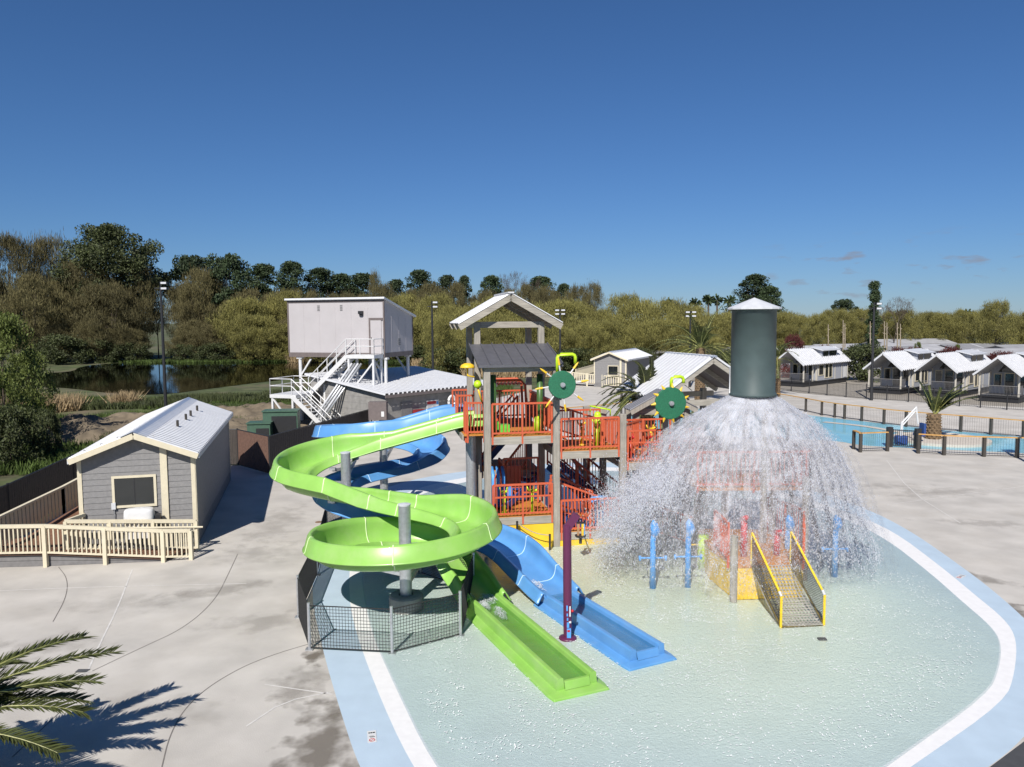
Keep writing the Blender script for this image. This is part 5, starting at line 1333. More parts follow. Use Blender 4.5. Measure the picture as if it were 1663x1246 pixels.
for a_ in ((-.05, .05, -.03, .04, zb0 + .3, zf - .1), (WE - .05, WE + .05, -.03, .04, zb0 + .3, zf - .1), (WE - .04, WE + .03, LE - .05, LE + .03, zb0 + .3, zk2 - .06), (0.05, WE - .05, -.028, .01, zf - .22, zf - .1)):
    mb = MB(); mb.b(*a_); mb.build('trim_board', M['trimbrown'], el)
mb = MB(); mb.add([(-.15, -.18, zf + .02), (WE + .15, -.18, zf + .02), (WE + .15, LE + .3, zk2 - .08), (-.15, LE + .3, zk2 - .08)], [(0, 1, 2, 3)]); o = mb.build('shed_roof', M['capgrey'], el); md = o.modifiers.new('t', 'SOLIDIFY'); md.thickness = .12; md.offset = 0
dr = MB(); dr.b(WE - .95, WE - .18, -.05, -.005, zb0 + .25, zb0 + 2.4); dro = dr.build('door', M['boxwall'], el)
mb = MB(); mb.b(WE - 1.07, WE - .95, -.06, 0, zb0 + .25, zb0 + 2.55); mb.b(WE - .95, WE - .08, -.06, 0, zb0 + 2.4, zb0 + 2.55); mb.build('door_frame', M['trimbrown'], dro)
mb = MB(); mb.b(WE - .9, WE - .86, -.1, -.05, zb0 + 1.2, zb0 + 1.3); mb.build('handle', M['blackmetal'], dro)
for x in (2.35, 4.05):
    mb = MB()
    for k in range(4): mb.b(x - .09, x + .09, -.03, 0, zf - .45 - k * .10, zf - .40 - k * .10)
    mb.build('louvre_vent', M['siding'], el)
mb = MB()
for k in range(4): mb.b(WE, WE + .03, 1.9, 2.25, zb0 + .75 + k * .12, zb0 + .81 + k * .12)
mb.build('louvre_vent', M['siding'], el)
mb = MB(); mb.b(WE - 1.75, WE - 1.45, -.2, 0, zf - 1.0, zf - .8); mb.b(WE - 1.70, WE - 1.5, -.14, 0, zf - 1.1, zf - 1.0); mb.build('flood_light', M['blackmetal'], el)
for x, y in ((.7, .2), (WE - .05, .2), (.7, LE - .2), (WE - .3, LE - .2), (3.9, LE - .2)):
    mb = MB(); mb.tube([(x, y, 0), (x, y, zb0)], .11, 12); mb.b(x - .2, x + .2, y - .15, y + .15, zb0 - .12, zb0 - .004)
    mb.build('leg', M['white'], el)
    sg = 1 if x < 4 else -1
    mb = MB(); mb.beam((x, y, zb0 - 1.3), (x + sg * .85, y, zb0 - .12), .10, .10); mb.build('knee_brace', M['white'], el)

# steel stair up to the pump room (same local frame)
st = thing('steel_stair', 'white steel stair with two flights rising to the elevated pump room', 'staircase', (*FLx, 0), angE)
zt0 = zb0 + .22; lx, lz = 1.05, 2.45
def strail(p, q, n, h=1.0):
    mb = MB(); p = Vector(p); q = Vector(q)
    for zz in (h, h * .55): mb.tube([p + Vector((0, 0, zz)), q + Vector((0, 0, zz))], .03, 6)
    for i in range(n + 1): c = p.lerp(q, i / n); mb.tube([c, c + Vector((0, 0, h))], .03, 6)
    mb.build('railing', M['white'], st)
mb = MB(); mb.b(WE - 2.05, WE - .05, -1.3, -.08, zt0 - .22, zt0); mb.build('top_landing', M['white'], st)
mb = MB(); mb.b(lx - .75, lx + 1.2, -1.5 - 1.2, -.1, lz - .22, lz); mb.build('lower_landing', M['white'], st)
def flight(a, b_, wd):
    a = Vector(a); b_ = Vector(b_); n = 12; mb = MB()
    for s_ in (-1, 1): mb.beam(a + Vector((0, s_ * wd / 2, -.10)), b_ + Vector((0, s_ * wd / 2, -.10)), .06, .28)
    mb.build('stringers', M['white'], st)
    mb = MB()
    for i in range(n): c = a.lerp(b_, (i + .5) / n); mb.b(c.x - .13, c.x + .13, c.y - wd / 2 + .03, c.y + wd / 2 - .03, c.z - .02, c.z + .02)
    mb.build('treads', M['white'], st)
    for s_ in (-1, 1): strail(a + Vector((0, s_ * wd / 2, 0)), b_ + Vector((0, s_ * wd / 2, 0)), 4)
flight((lx + 1.2, -.7, lz), (WE - 2.05, -.7, zt0), 1.1)
flight((lx + .9, -2.15, lz), (4.75, -2.15, .1), 1.1)
strail((WE - 2.05, -1.28, zt0), (WE - .05, -1.28, zt0), 2); strail((WE - .05, -1.28, zt0), (WE - .05, -.1, zt0), 1)
strail((lx - .72, -2.68, lz), (lx + .9, -2.68, lz), 1); strail((lx - .72, -2.68, lz), (lx - .72, -.1, lz), 2); strail((lx - .72, -.1, lz), (lx + 1.1, -.1, lz), 1)
for x, y, z in ((WE - 1.9, -1.2, zt0 - .2), (WE - .15, -1.2, zt0 - .2), (WE - 1.9, -.2, zt0 - .2), (WE - .15, -.2, zt0 - .2), (lx - .6, -2.6, lz - .2), (lx + .9, -2.6, lz - .2), (lx - .6, -.3, lz - .2), (3.1, -.7, 3.0), (4.2, -.7, 3.9)):
    mb = MB(); mb.beam((x, y, 0), (x, y, z), .13, .13); mb.build('leg', M['white'], st)
for p, q in (((WE - 1.9, -1.2, .6), (WE - .15, -1.2, 2.4)), ((WE - 1.9, -1.2, 2.5), (WE - .15, -1.2, 4.5)), ((WE - 1.9, -1.2, 2.45), (WE - .15, -1.2, 2.45)), ((WE - .15, -1.2, 4.6), (WE - .15, -.2, 2.4)), ((WE - .15, -1.2, 2.4), (WE - .15, -.2, .6)), ((lx - .6, -2.6, 2.2), (lx + .9, -2.6, .4)), ((3.1, -.7, 1.7), (WE - 1.9, -1.0, 1.7))): mb = MB(); mb.beam(p, q, .09, .09); mb.build('brace', M['white'], st)

t = thing('pipe_rack', 'bundle of slanting grey pipes rising under the elevated pump room', 'pipes', (*(FLx + uA * 4.2 - uB * .9), 0), angE)
for k in range(4):
    mb = MB(); mb.tube([(-1.3 + k * .22, -1.9, .1), (1.2 + k * .22, -.2, 4.4)], .07, 8); mb.build('pipe', M['silver'] if k % 2 else M['capgrey'], t, smooth=True)
t = thing('equipment_cabinet', 'brown equipment cabinet beside the fence end below the pump room', 'cabinet', (*(K0 + Vector((-.3, -1.0))), 0), 0)
mb = MB(); mb.b(-.5, .55, -.3, .3, 1.3, 2.35); mb.b(-.42, -.36, -.05, .05, 0, 1.3); mb.b(.4, .46, -.05, .05, 0, 1.3); mb.build('body', M['trimbrown'], t)
mb = MB(); mb.b(.25, .42, -.32, -.305, 1.5, 1.8); mb.build('notice', M['white'], t)
g = Vector((AT(437, 46.0), 46.0))
for i, (dx, dy, w_, h_, lb) in enumerate(((-.45, -.6, 1.3, 1.15, 'low dark green utility box with open louvres beyond the fence'), (.55, .3, 2.0, 1.75, 'taller dark green utility box beyond the fence'))):
    t = thing('utility_box', lb, 'utility box', (g.x + dx, g.y + dy, 0), .1, 'green utility boxes')
    mb = MB(); mb.b(-w_ / 2, w_ / 2, -.5, .5, .1, h_); mb.build('body', M['elbox'], t); mb = MB(); mb.b(-w_ / 2 - .05, w_ / 2 + .05, -.56, .56, h_, h_ + .08); mb.build('lid', M['elbox'], t)
    mb = MB(); mb.b(-w_ / 2 + .5, w_ / 2 - .06, -.52, -.505, .4, h_ - .25); mb.build('louvre', M['blackmetal'], t)
    mb = MB(); mb.b(-w_ / 2 - .1, w_ / 2 + .1, -.6, .6, -.06, .1); mb.build('plinth', M['block'], t)

# ------------------------------------------------------------------ pavilion with white ribbed roof
gp = Vector((AT(1101, 36.5), 36.5)); anP = R(17)
pv = thing('pavilion', 'open timber pavilion with a white ribbed gable roof beside the bucket tower', 'pavilion', (*gp, 0), anP)
zE, zR, hwp, Lp = 3.35, 5.25, 2.95, 4.6
Xc = 1.95
def pvroof(s_, m):
    mb = MB(); corr(mb, (Xc, 0 if s_ > 0 else Lp, zR), (Xc, Lp if s_ > 0 else 0, zR), (Xc - s_ * hwp, 0 if s_ > 0 else Lp, zE), 13, .10); o = mb.build('roof_sheet', m, pv); md = o.modifiers.new('t', 'SOLIDIFY'); md.thickness = .02; md.offset = -1
pvroof(1, M['roofwhite']); pvroof(-1, M['roofwhite'])
for y in (.1, Lp / 2, Lp - .1):
    for s_ in (-1, 1): mb = MB(); mb.beam((Xc, y, zR - .18), (Xc + s_ * hwp, y, zE - .14), .12, .22); mb.build('rafter', M['woodh'], pv)
mb = MB()
for s_ in (-1, 1): mb.add([(Xc, .05, zR - .05), (Xc, Lp - .05, zR - .05), (Xc + s_ * hwp * .98, Lp - .05, zE), (Xc + s_ * hwp * .98, .05, zE)], [(0, 1, 2, 3)])
mb.build('roof_lining', M['trimbrown'], pv)
mb = MB(); mb.b(Xc - .15, Xc + .15, -.02, Lp + .02, zR + .0, zR + .06); mb.build('ridge_cap', M['roofsilver'], pv)
for x in (Xc - 2.0, Xc + 2.0):
    for y in (.3, Lp - .3): mb = MB(); mb.b(x - .13, x + .13, y - .13, y + .13, 0, 3.35); mb.build('post', M['wood'], pv)
for y in (.3, Lp - .3): mb = MB(); mb.beam((Xc - 2.2, y, 3.05), (Xc + 2.6, y, 3.05), .14, .28); mb.build('tie_beam', M['woodh'], pv)

# second cream-trimmed cabin and its ramp, third one behind
c0 = G(1017, 630); a2_ = math.atan2(-.42, .9)
t2 = gable_house(c0 - Vector((math.cos(a2_), math.sin(a2_), 0)) * 3.5, a2_, 3.5, 9.0, 2.9, 3.6, 'grey cabin with cream railings standing in front of the willows, right of the tower', vents=False, near=False, win=(1.6, 2.6, 1.3, 2.2), batten=2.9)
rp = thing('access_ramp', 'long cream picket ramp leading to the cabin right of the tower', 'ramp', (0, 0, 0))
mb = MB(); a = G(905, 625); b_ = G(1004, 630); pick(mb, a.xy, b_.xy, .5, .1, h=1.0, step=.28, pw=.09); pick(mb, G(935, 618).xy, G(1000, 606).xy, .3, .9, h=.95, step=.28, pw=.09)
for f in (0, .25, .5, .75, 1): p = a.lerp(b_, f); mb.beam(p, p + Vector((0, 0, 1.6 - .4 * f)), .16, .16)
mb.build('railing', M['cream'], rp, world=True)
mb = MB(); mb.poly([(a.x, a.y + .1, .5), (b_.x, b_.y + .1, .1), (b_.x, b_.y + 2, .1), (a.x, a.y + 2, .5)]); mb.build('decking', M['deckwood'], rp, world=True)

# ------------------------------------------------------------------ park cabins with porches
def park_cabin(loc, label, rz):
    t = thing('park_cabin', label, 'cabin', loc, rz, 'grey park cabins with porches along the road')
    L, W, f0, ze, zp = 9.2, 3.8, .55, 2.68, 4.1
    mb = MB(); mb.b(.1, L - .1, .1, W - .1, .0, f0 - .12); mb.build('dark_base', M['blackmetal'], t)
    mb = MB(); mb.b(0, L, 0, W, f0 - .12, f0); mb.build('porch_floor', M['blackmetal'], t)
    pr = 2.6
    mb = MB(); mb.b(pr, L, .02, W - .02, f0, ze)
    mb.add([(pr, .02, ze), (pr, W - .02, ze), (pr, W / 2, zp), (L, .02, ze), (L, W - .02, ze), (L, W / 2, zp)], [(0, 1, 2), (5, 4, 3)])
    mb.build('walls', M['siding_light'], t)
    for x in (pr + .05, 6.4, 7.9, L - .05): mb = MB(); mb.b(x - .06, x + .06, -.02, .018, f0, ze - .05); mb.build('trim_board', M['beige'], t)
    for y in (.1, W - .1): mb = MB(); mb.b(pr - .03, pr - .002, y - .08, y + .08, f0, ze - .05); mb.build('trim_board', M['beige'], t)
    mb = MB(); mb.b(8.3, 8.9, -.03, .015, f0 + .1, 1.9); mb.build('meter_door', M['white'], t)
    for (x0, x1, z0, z1) in ((3.0, 3.9, 1.2, 2.3), (4.3, 5.7, .85, 2.35)):
        wn = MB(); wn.b(x0, x1, -.01, .015, z0, z1); wo = wn.build('window', M['glass'], t)
        mb = MB(); mb.b(x0 - .09, x1 + .09, -.04, .016, z1, z1 + .09); mb.b(x0 - .09, x1 + .09, -.04, .016, z0 - .09, z0); mb.b(x0 - .09, x0, -.035, .017, z0, z1); mb.b(x1, x1 + .09, -.035, .017, z0, z1)
        if x1 - x0 > 1.2: mb.b((x0 + x1) / 2 - .09, (x0 + x1) / 2 + .09, -.035, -.011, z0, z1)
        mb.build('window_frame', M['cream'], wo)
    for y0, y1, z0, z1, nm in ((.5, 1.1, 1.2, 2.35, 'window'), (1.5, 2.3, f0 + .05, 2.45, 'glass_door'), (2.7, 3.3, 1.2, 2.35, 'window')):
        wn = MB(); wn.b(pr - .02, pr - .005, y0, y1, z0, z1); wo = wn.build(nm, M['glass'], t)
        mb = MB(); mb.b(pr - .04, pr - .006, y0 - .08, y1 + .08, z1, z1 + .08); mb.b(pr - .04, pr - .006, y0 - .08, y0, z0, z1); mb.b(pr - .04, pr - .006, y1, y1 + .08, z0, z1); mb.build('door_frame' if nm == 'glass_door' else 'window_frame', M['cream'], wo)
    mb = MB(); mb.add([(pr - .015, .8, ze - .1), (pr - .015, W - .8, ze - .1), (pr - .015, W / 2 + .1, zp - .25), (pr - .015, W / 2 - .1, zp - .25)], [(0, 1, 2, 3)]); mb.build('gable_window', M['glass'], t)
    for x, y in ((.1, .1), (.1, W - .1), (1.9, .1)):
        mb = MB(); mb.b(x - .07, x + .07, y - .07, y + .07, f0, ze); mb.build('porch_post', M['beige'], t)
    mb = MB()
    mb.beam((.1, .15, f0 + .95), (.1, W - .15, f0 + .95), .05, .05); mb.beam((.1, .15, f0 + .1), (.1, W - .15, f0 + .1), .04, .04)
    for k in range(28): y = .2 + k * .125; mb.b(.09, .11, y, y + .02, f0 + .1, f0 + .95)
    mb.beam((.15, .1, f0 + .95), (1.1, .1, f0 + .95), .05, .05)
    for k in range(8): x = .2 + k * .12; mb.b(x, x + .02, .09, .11, f0 + .1, f0 + .95)
    mb.build('porch_railing', M['greyplank'], t)
    ov = .35; s_ = (zp - ze) / (W / 2); zo = ze - s_ * ov
    mb = MB(); mb.add([(-.45, W / 2, zp + .1), (L + .3, W / 2, zp + .1), (L + .3, -ov, zo + .1), (-.45, -ov, zo + .1)], [(3, 2, 1, 0)])
    mb.add([(-.45, W / 2, zp + .1), (L + .3, W / 2, zp + .1), (L + .3, W + ov, zo + .1), (-.45, W + ov, zo + .1)], [(0, 1, 2, 3)])
    for k in range(24): x = -.4 + k * .42; mb.beam((x, W / 2, zp + .12), (x, -ov, zo + .12), .03, .04)
    o = mb.build('roof', M['roofwhite'], t); md = o.modifiers.new('t', 'SOLIDIFY'); md.thickness = .1; md.offset = -1
    mb = MB()
    for q in (-1, 1): mb.beam((-.47, W / 2, zp + .03), (-.47, W / 2 + q * (W / 2 + ov), zo + .03), .05, .18)
    mb.build('bargeboard', M['capgrey'], t)
    mb = MB(); mb.b(4.4, 7.6, .55, W / 2, ze + .25, zp + .02); mb.build('dormer_wall', M['siding_light'], t)
    mb = MB(); mb.b(4.6, 5.7, .53, .548, ze + .62, ze + 1.2); mb.b(5.9, 7.4, .53, .548, ze + .62, ze + 1.2); mb.build('dormer_window', M['glass'], t)
    mb = MB(); mb.add([(4.1, .2, ze + 1.30), (7.9, .2, ze + 1.30), (7.9, W / 2 + .1, zp + .25), (4.1, W / 2 + .1, zp + .25)], [(0, 1, 2, 3)]); o = mb.build('dormer_roof', M['roofwhite'], t); md = o.modifiers.new('t', 'SOLIDIFY'); md.thickness = .09; md.offset = 0
    return t
aC = math.atan2(.66, .75)
cb = park_cabin(G(1305, 629), 'grey porch cabin nearest the green bucket, standing apart from the other three', aC); cb.scale = (1.04, .80, .90)
for (px, py, lb) in ((1463, 641, 'grey porch cabin directly right of the dark hedge'), (1552, 646.5, 'middle porch cabin of the three at right, behind the windblown palm'), (1655, 655.5, 'grey porch cabin cut off by the right edge of the photo')):
    g = G(px, py); dup(cb, g, aC, lb)
# mobile homes behind
def mobile(loc, rz, W, L, label, first=None):
    t = thing('mobile_home', label, 'house', loc, rz, 'low pale mobile homes behind the cabins')
    mb = MB(); mb.b(0, L, 0, W, 0, 2.7); mb.add([(0, 0, 2.7), (0, W, 2.7), (0, W / 2, 3.5), (L, 0, 2.7), (L, W, 2.7), (L, W / 2, 3.5)], [(0, 1, 2), (5, 4, 3)]); mb.build('walls', M['siding_light'], t)
    mb = MB()
    for s_ in (-1, 1): mb.add([(-.5, W / 2, 3.6), (L + .5, W / 2, 3.6), (L + .5, W / 2 + s_ * (W / 2 + .5), 2.62), (-.5, W / 2 + s_ * (W / 2 + .5), 2.62)], [(0, 1, 2, 3)])
    o = mb.build('roof', M['farroof'], t); md = o.modifiers.new('t', 'SOLIDIFY'); md.thickness = .12
    for x in (2, 5.5, 9):
        mb = MB(); mb.b(x, x + 1.4, -.02, 0, 1.2, 2.2); mb.build('window', M['glass'], t)
    return t
mh = mobile((AT(1262, 108), 108, 0), R(20), 7, 15, 'pale roofed mobile home behind the porch cabin nearest the bucket'); mh.scale = (.9, .9, .80)
for (px, Y, rz, lb) in ((1345, 116, 12, 'mobile home roof left of the tall pine'), (1400, 102, 25, 'mobile home roof above the dark hedge'), (1462, 112, 8, 'mobile home gable between the hedge and the maroon shrubs'),                         (1562, 112, 22, 'mobile home behind the round maroon shrub'), (1600, 96, -8, 'white edged gable house behind the rightmost maroon shrubs'), (1652, 108, 18, 'grey roofed mobile home at the right edge'), (1440, 140, 10, 'farthest pale roof behind the bare white trunks'),
                        (1065, 112, -10, 'white roofed house behind the pavilion palms'), (1130, 104, 15, 'white roofed house right of the leaning palm crown')):
    dup(mh, (AT(px, Y), Y, 0), R(rz), lb)
mb = MB(); 
# ------------------------------------------------------------------ fences of the pool area
def pool_fence(tops, label, ht=1.02, posts_=None):
    pts = [G(x, y, ht) for x, y in tops]
    t = thing('pool_fence', label, 'fence', (pts[0].x, pts[0].y, 0), 0, 'pool fences with honey coloured rail caps')
    for i, p in enumerate(pts):
        mb = MB(); mb.b(p.x - .07, p.x + .07, p.y - .07, p.y + .07, 0, ht - .03); mb.build('post', M['postdark'], t, world=True)
        if i + 1 < len(pts):
            q = pts[i + 1]; mb = MB(); mb.beam((p.x, p.y, ht), (q.x, q.y, ht), .16, .05); mb.build('rail_cap', M['railwood'], t, world=True)
            mb = MB(); L = (q - p).length; n = max(2, int(L / .12))
            for k in range(1, n): c = p.lerp(q, k / n); mb.beam((c.x, c.y, .08), (c.x, c.y, ht - .06), .006, .006)
            mb.beam((p.x, p.y, .08), (q.x, q.y, .08), .03, .03); mb.build('wire_panel', M['net'], t, world=True)
pool_fence([(1262, 639), (1309, 647), (1335, 652), (1356, 655), (1372, 657), (1400, 660), (1436, 664.5), (1472, 668), (1517, 672), (1561, 675), (1610, 679), (1663, 683), (1720, 688)], 'long curved fence with honey rail cap on the far side of the big pool')
pool_fence([(1387, 699), (1398, 703.5), (1442, 702)], 'short fence corner with honey rail cap left of the pool gate')
pool_fence([(1492, 705), (1534, 707.5), (1599, 709.5), (1653, 711), (1700, 712)], 'near fence with honey rail cap right of the pool gate')
pool_fence([(905, 664), (951, 660), (1009, 655), (1026, 653.5), (1045, 650)], 'fence with honey rail cap crossing the deck behind the first green wheel')
pool_fence([(1044, 621.5), (1030, 623), (1010, 627), (1009, 631), (1028, 633), (1046, 637)], 'curved fence bay with honey rail cap beside the leaning palm')
ga, gb = G(1444, 726), G(1490, 729)
t = thing('pool_gate', 'black barred gate between two thick posts in the near pool fence', 'gate', ga, 0)
for p in (ga, gb): mb = MB(); mb.b(p.x - .14, p.x + .14, p.y - .12, p.y + .12, 0, 1.1); mb.build('post', M['blackmetal'], t, world=True)
mb = MB(); n = 14
for k in range(1, n): c = ga.lerp(gb, k / n); mb.beam((c.x, c.y, .1), (c.x, c.y, 1.0), .022, .022)
for z in (.1, .95): mb.beam((ga.x, ga.y, z), (gb.x, gb.y, z), .04, .04)
mb.build('bars', M['blackmetal'], t, world=True)
# black picket fence along the road
fp = [G(x, y) for x, y in ((1262, 632), (1285, 635), (1314, 638.5), (1343, 642), (1374, 645.5), (1407, 648.5), (1440, 650.5), (1475, 653), (1516, 657), (1558, 660), (1592, 662.5), (1635, 666), (1690, 670))]
t = thing('picket_fence', 'thin black metal fence between the pool deck and the cabin road', 'fence', fp[0])
for i, p in enumerate(fp):
    mb = MB(); mb.beam(p, p + Vector((0, 0, 1.35)), .07, .07); mb.build('post', M['blackmetal'], t, world=True)
    if i + 1 < len(fp):
        q = fp[i + 1]; mb = MB(); n = int((q - p).length / .14)
        for k in range(1, n): c = p.lerp(q, k / n); mb.beam((c.x, c.y, .1), (c.x, c.y, 1.22), .010, .010)
        for z in (.1, 1.22): mb.beam((p.x, p.y, z), (q.x, q.y, z), .025, .025)
        mb.build('picket_panel', M['blackmetal'], t, world=True)
# pool lift
g = G(1463, 722); t = thing('pool_lift', 'white pool lift with blue base and blue seat behind the gate', 'pool lift', g, 0)
mb = MB(); mb.b(-.3, .3, -.25, .25, 0, .5); o = mb.build('base', M['navy'], t); bv = o.modifiers.new('b', 'BEVEL'); bv.width = .08; bv.segments = 2
mb = MB(); mb.tube([(0, 0, .45), (.02, 0, 1.25)], .07, 8); mb.tube([(0, 0, 1.2), (.9, .2, 2.05)], .05, 8); mb.tube([(.05, 0, 1.05), (.85, .2, 1.85)], .035, 8); mb.tube([(.88, .2, 2.1), (1.05, .25, 1.1)], .05, 8); mb.build('arm', M['white'], t)
mb = MB(); mb.b(.9, 1.35, .0, .5, .45, .6); mb.b(1.25, 1.38, .0, .5, .6, 1.15); mb.build('seat', M['navy'], t)

# lamp posts
def lamp(px, pyb, pyt, Y, label, heads=2):
    X = AT(px, Y); H = ZT(px, pyt, Y)
    t = thing('lamp_post', label, 'lamp post', (X, Y, 0), 0, 'tall dark floodlight poles')
    mb = MB(); mb.tube([(0, 0, 0), (0, 0, H - .4)], [.13, .08], 10); mb.build('pole', M['blackmetal'], t)
    mb = MB(); mb.beam((-.45, 0, H - .5), (.45, 0, H - .5), .07, .07); mb.tube([(0, 0, H - .6), (0, 0, H)], .05, 6); mb.build('crossarm', M['blackmetal'], t)
    for sx2 in ((-1, 1) if heads == 2 else (1,)):
        for k in range(2):
            z = H - .1 - k * .4; mb = MB(); mb.b(sx2 * .32 - .24, sx2 * .32 + .24, -.25, .10, z - .12, z + .06); o = mb.build('lamp_head', M['blackmetal'], t)
            mb = MB(); mb.add([(sx2 * .32 - .2, -.255, z - .10), (sx2 * .32 + .2, -.255, z - .10), (sx2 * .32 + .2, -.255, z + .04), (sx2 * .32 - .2, -.255, z + .04)], [(0, 1, 2, 3)]); mb.build('lens', M['capgrey'], o)
lamp(266, 665, 457, 58, 'tall lamp post beyond the left cabin in front of the pond', 1)
lamp(703, 600, 489, 72, 'lamp post between the pump room and the play tower', 1)
lamp(910, 600, 502, 84, 'lamp post right of the play tower roof')
lamp(1121, 600, 505, 80, 'lamp post left of the green bucket above the pavilion')
lamp(1418, 648, 491, 66, 'lamp post in front of the porch cabins on the right', 1)
# the floodlight whose shadow reaches the right edge stands just outside the frame
lamp(1742, 800, 500, 33, 'lamp post just beyond the right edge of the photo', 1)
# ------------------------------------------------------------------ vegetation
def cards(P_, N_, ln, wd, rng):
    """P_: centres, N_: leaf axis directions"""
    n = len(P_); up = rng.randn(n, 3); sd_ = np.cross(N_, up); sd_ /= np.linalg.norm(sd_, axis=1, keepdims=True) + 1e-9
    ln = np.broadcast_to(ln, n)[:, None]; wd = np.broadcast_to(wd, n)[:, None]
    V = np.stack([P_ - N_ * ln / 2, P_ + sd_ * wd / 2, P_ + N_ * ln / 2, P_ - sd_ * wd / 2], 1).reshape(-1, 3)
    return V, np.arange(n * 4).reshape(-1, 4)
def unit(v): return v / (np.linalg.norm(v, axis=1, keepdims=True) + 1e-9)
def crown(seed, n, shape, clumps, crad, leaf, up=.3, z0=.25, thin=.35, core=.0):
    """unit tree (height 1): leaf clumps spread through a volume given by shape(t)->radius at height t"""
    rng = np.random.RandomState(seed)
    t = z0 + (1 - z0) * rng.rand(clumps) ** .85; a = rng.rand(clumps) * 2 * np.pi; rr = shape(t) * (rng.rand(clumps) ** .45 if core == 0 else (core + (1 - core) * rng.rand(clumps)))
    C_ = np.stack([rr * np.cos(a), rr * np.sin(a), t], 1); cr_ = crad * (.6 + .8 * rng.rand(clumps))
    C_[:, 2] = np.minimum(C_[:, 2], 1 - cr_ * .5)
    k = rng.randint(0, clumps, n); d = unit(rng.randn(n, 3)); rad = cr_[k] * rng.rand(n) ** .4
    P_ = C_[k] + d * rad[:, None] * np.array([1, 1, .75]); P_[:, 2] = np.maximum(P_[:, 2], .02)
    N_ = unit(unit(rng.randn(n, 3)) + d * .5 + np.array([0, 0, up]))
    s_ = leaf * (.6 + .8 * rng.rand(n))
    if thin < .3:      # upright shoots give a feathery outline
        q = rng.rand(n) < .35; P_[q, 2] += rng.rand(q.sum()) ** 2 * .07; P_[q, :2] *= 1 + .10 * rng.rand(q.sum())[:, None] ** 2; N_[q, 2] += 1.5; N_ = unit(N_)
    V, F = cards(P_, N_, s_, s_ * thin, rng); return V, F, C_
def tubes_np(segs, n=4):
    V, F = [], []; o = 0
    for p, q, r0, r1 in segs:
        p = np.array(p, float); q = np.array(q, float); d = q - p; d /= np.linalg.norm(d) + 1e-9; ref = np.array([0, 0, 1.]) if abs(d[2]) < .9 else np.array([1., 0, 0]); a = np.cross(d, ref); a /= np.linalg.norm(a); b_ = np.cross(d, a)
        for c, r in ((p, r0), (q, r1)):
            for k in range(n): V.append(c + r * (math.cos(2 * math.pi * k / n) * a + math.sin(2 * math.pi * k / n) * b_))
        for k in range(n): F.append((o + k, o + (k + 1) % n, o + n + (k + 1) % n, o + n + k))
        o += 2 * n
    return np.array(V), np.array(F)
def limbs(seed, C_, tr, th=.35, nb=14, lean=0):
    rng = random.Random(seed); segs = [((0, 0, -.01), (lean * .3, 0, th * .5), tr, tr * .8), ((lean * .3, 0, th * .5), (lean, 0, th), tr * .8, tr * .6), ((lean, 0, th), (lean, 0, .8), tr * .6, tr * .15)]
    for c in rng.sample(list(map(tuple, C_)), min(nb, len(C_))):
        z = min(c[2] * .8, th * (.7 + .9 * rng.random())); b0 = (lean, 0, z); m_ = tuple((b0[i] + c[i]) / 2 + rng.uniform(-.02, .02) for i in range(3))
        segs += [(b0, m_, tr * .4, tr * .22), (m_, c, tr * .22, tr * .06)]
    return tubes_np(segs)
def bare(seed, depth=6, ang=.5, ln=.26, r=.016, upb=.25):
    rng = random.Random(seed); segs = []
    def rec(p, d, l, r_, k):
        q = [p[i] + d[i] * l for i in range(3)]; segs.append((p, q, r_, r_ * .7))
        if k == 0: return
        for _ in range(3 if k > 1 else 4):
            nd = [d[i] + rng.uniform(-ang, ang) * 1.3 for i in range(3)]; nd[2] += upb * .5; L = math.sqrt(sum(x * x for x in nd)); rec(q, [x / L for x in nd], l * rng.uniform(.62, .85), r_ * .62, k - 1)
    rec([0, 0, 0], [0, 0, 1], ln, r, depth); V, F = tubes_np(segs, 3)
    s_ = 1 / V[:, 2].max(); return V * s_, F
sh_round = lambda w_, lo=.25: (lambda t: w_ * np.sqrt(np.clip(1 - ((t - (1 + lo) / 2) / ((1 - lo) / 2 * 1.02)) ** 2, .02, 1)))
sh_cone = lambda w_: (lambda t: w_ * np.clip((1.02 - t) * 1.25, .03, 1))
sh_umb = lambda w_: (lambda t: w_ * np.clip(np.sin(np.clip((t - .3) / .7, 0, 1) * np.pi * .82 + .35), .1, 1))
PROTO = {}
def proto(kind, V, F, Vt, Ft, leafm, trunkm):
    mc = npmesh(kind + '_c', V, F, leafm); mt = npmesh(kind + '_t', Vt, Ft, trunkm)
    PROTO[kind] = (mc.data, mt.data); bpy.data.objects.remove(mc); bpy.data.objects.remove(mt)
def mk(kind, seed, n, shape, clumps, crad, leaf, leafm, trunkm, tr=.02, **k):
    V, F, C_ = crown(seed, n, shape, clumps, crad, leaf, **k); Vt, Ft = limbs(seed, C_, tr); proto(kind, V, F, Vt, Ft, leafm, trunkm)
mk('euc1', 1, 15000, sh_round(.30, .30), 46, .085, .026, M['leaf_dark'], M['trunk'], z0=.3, up=.2, thin=.55)
mk('euc2', 2, 15000, sh_cone(.30), 40, .09, .026, M['leaf_dark'], M['trunk'], z0=.2, thin=.55)
mk('con', 13, 16000, lambda t: .30 * np.clip(1.02 - t, .02, 1) ** .62, 90, .06, .02, M['leaf_dark'], M['trunk'], z0=.10, thin=.5)
mk('umb', 3, 34000, sh_round(.40, .35), 130, .08, .018, M['leaf_bush'], M['trunk'], z0=.42, thin=.55, core=.3)
mk('wil1', 4, 21000, sh_round(.50, .02), 110, .12, .042, M['leaf_olive'], M['trunk'], z0=.03, up=1.1, thin=.16)
mk('wil2', 5, 21000, sh_round(.55, .0), 110, .13, .042, M['leaf_olive'], M['trunk'], z0=.02, up=1.0, thin=.16)
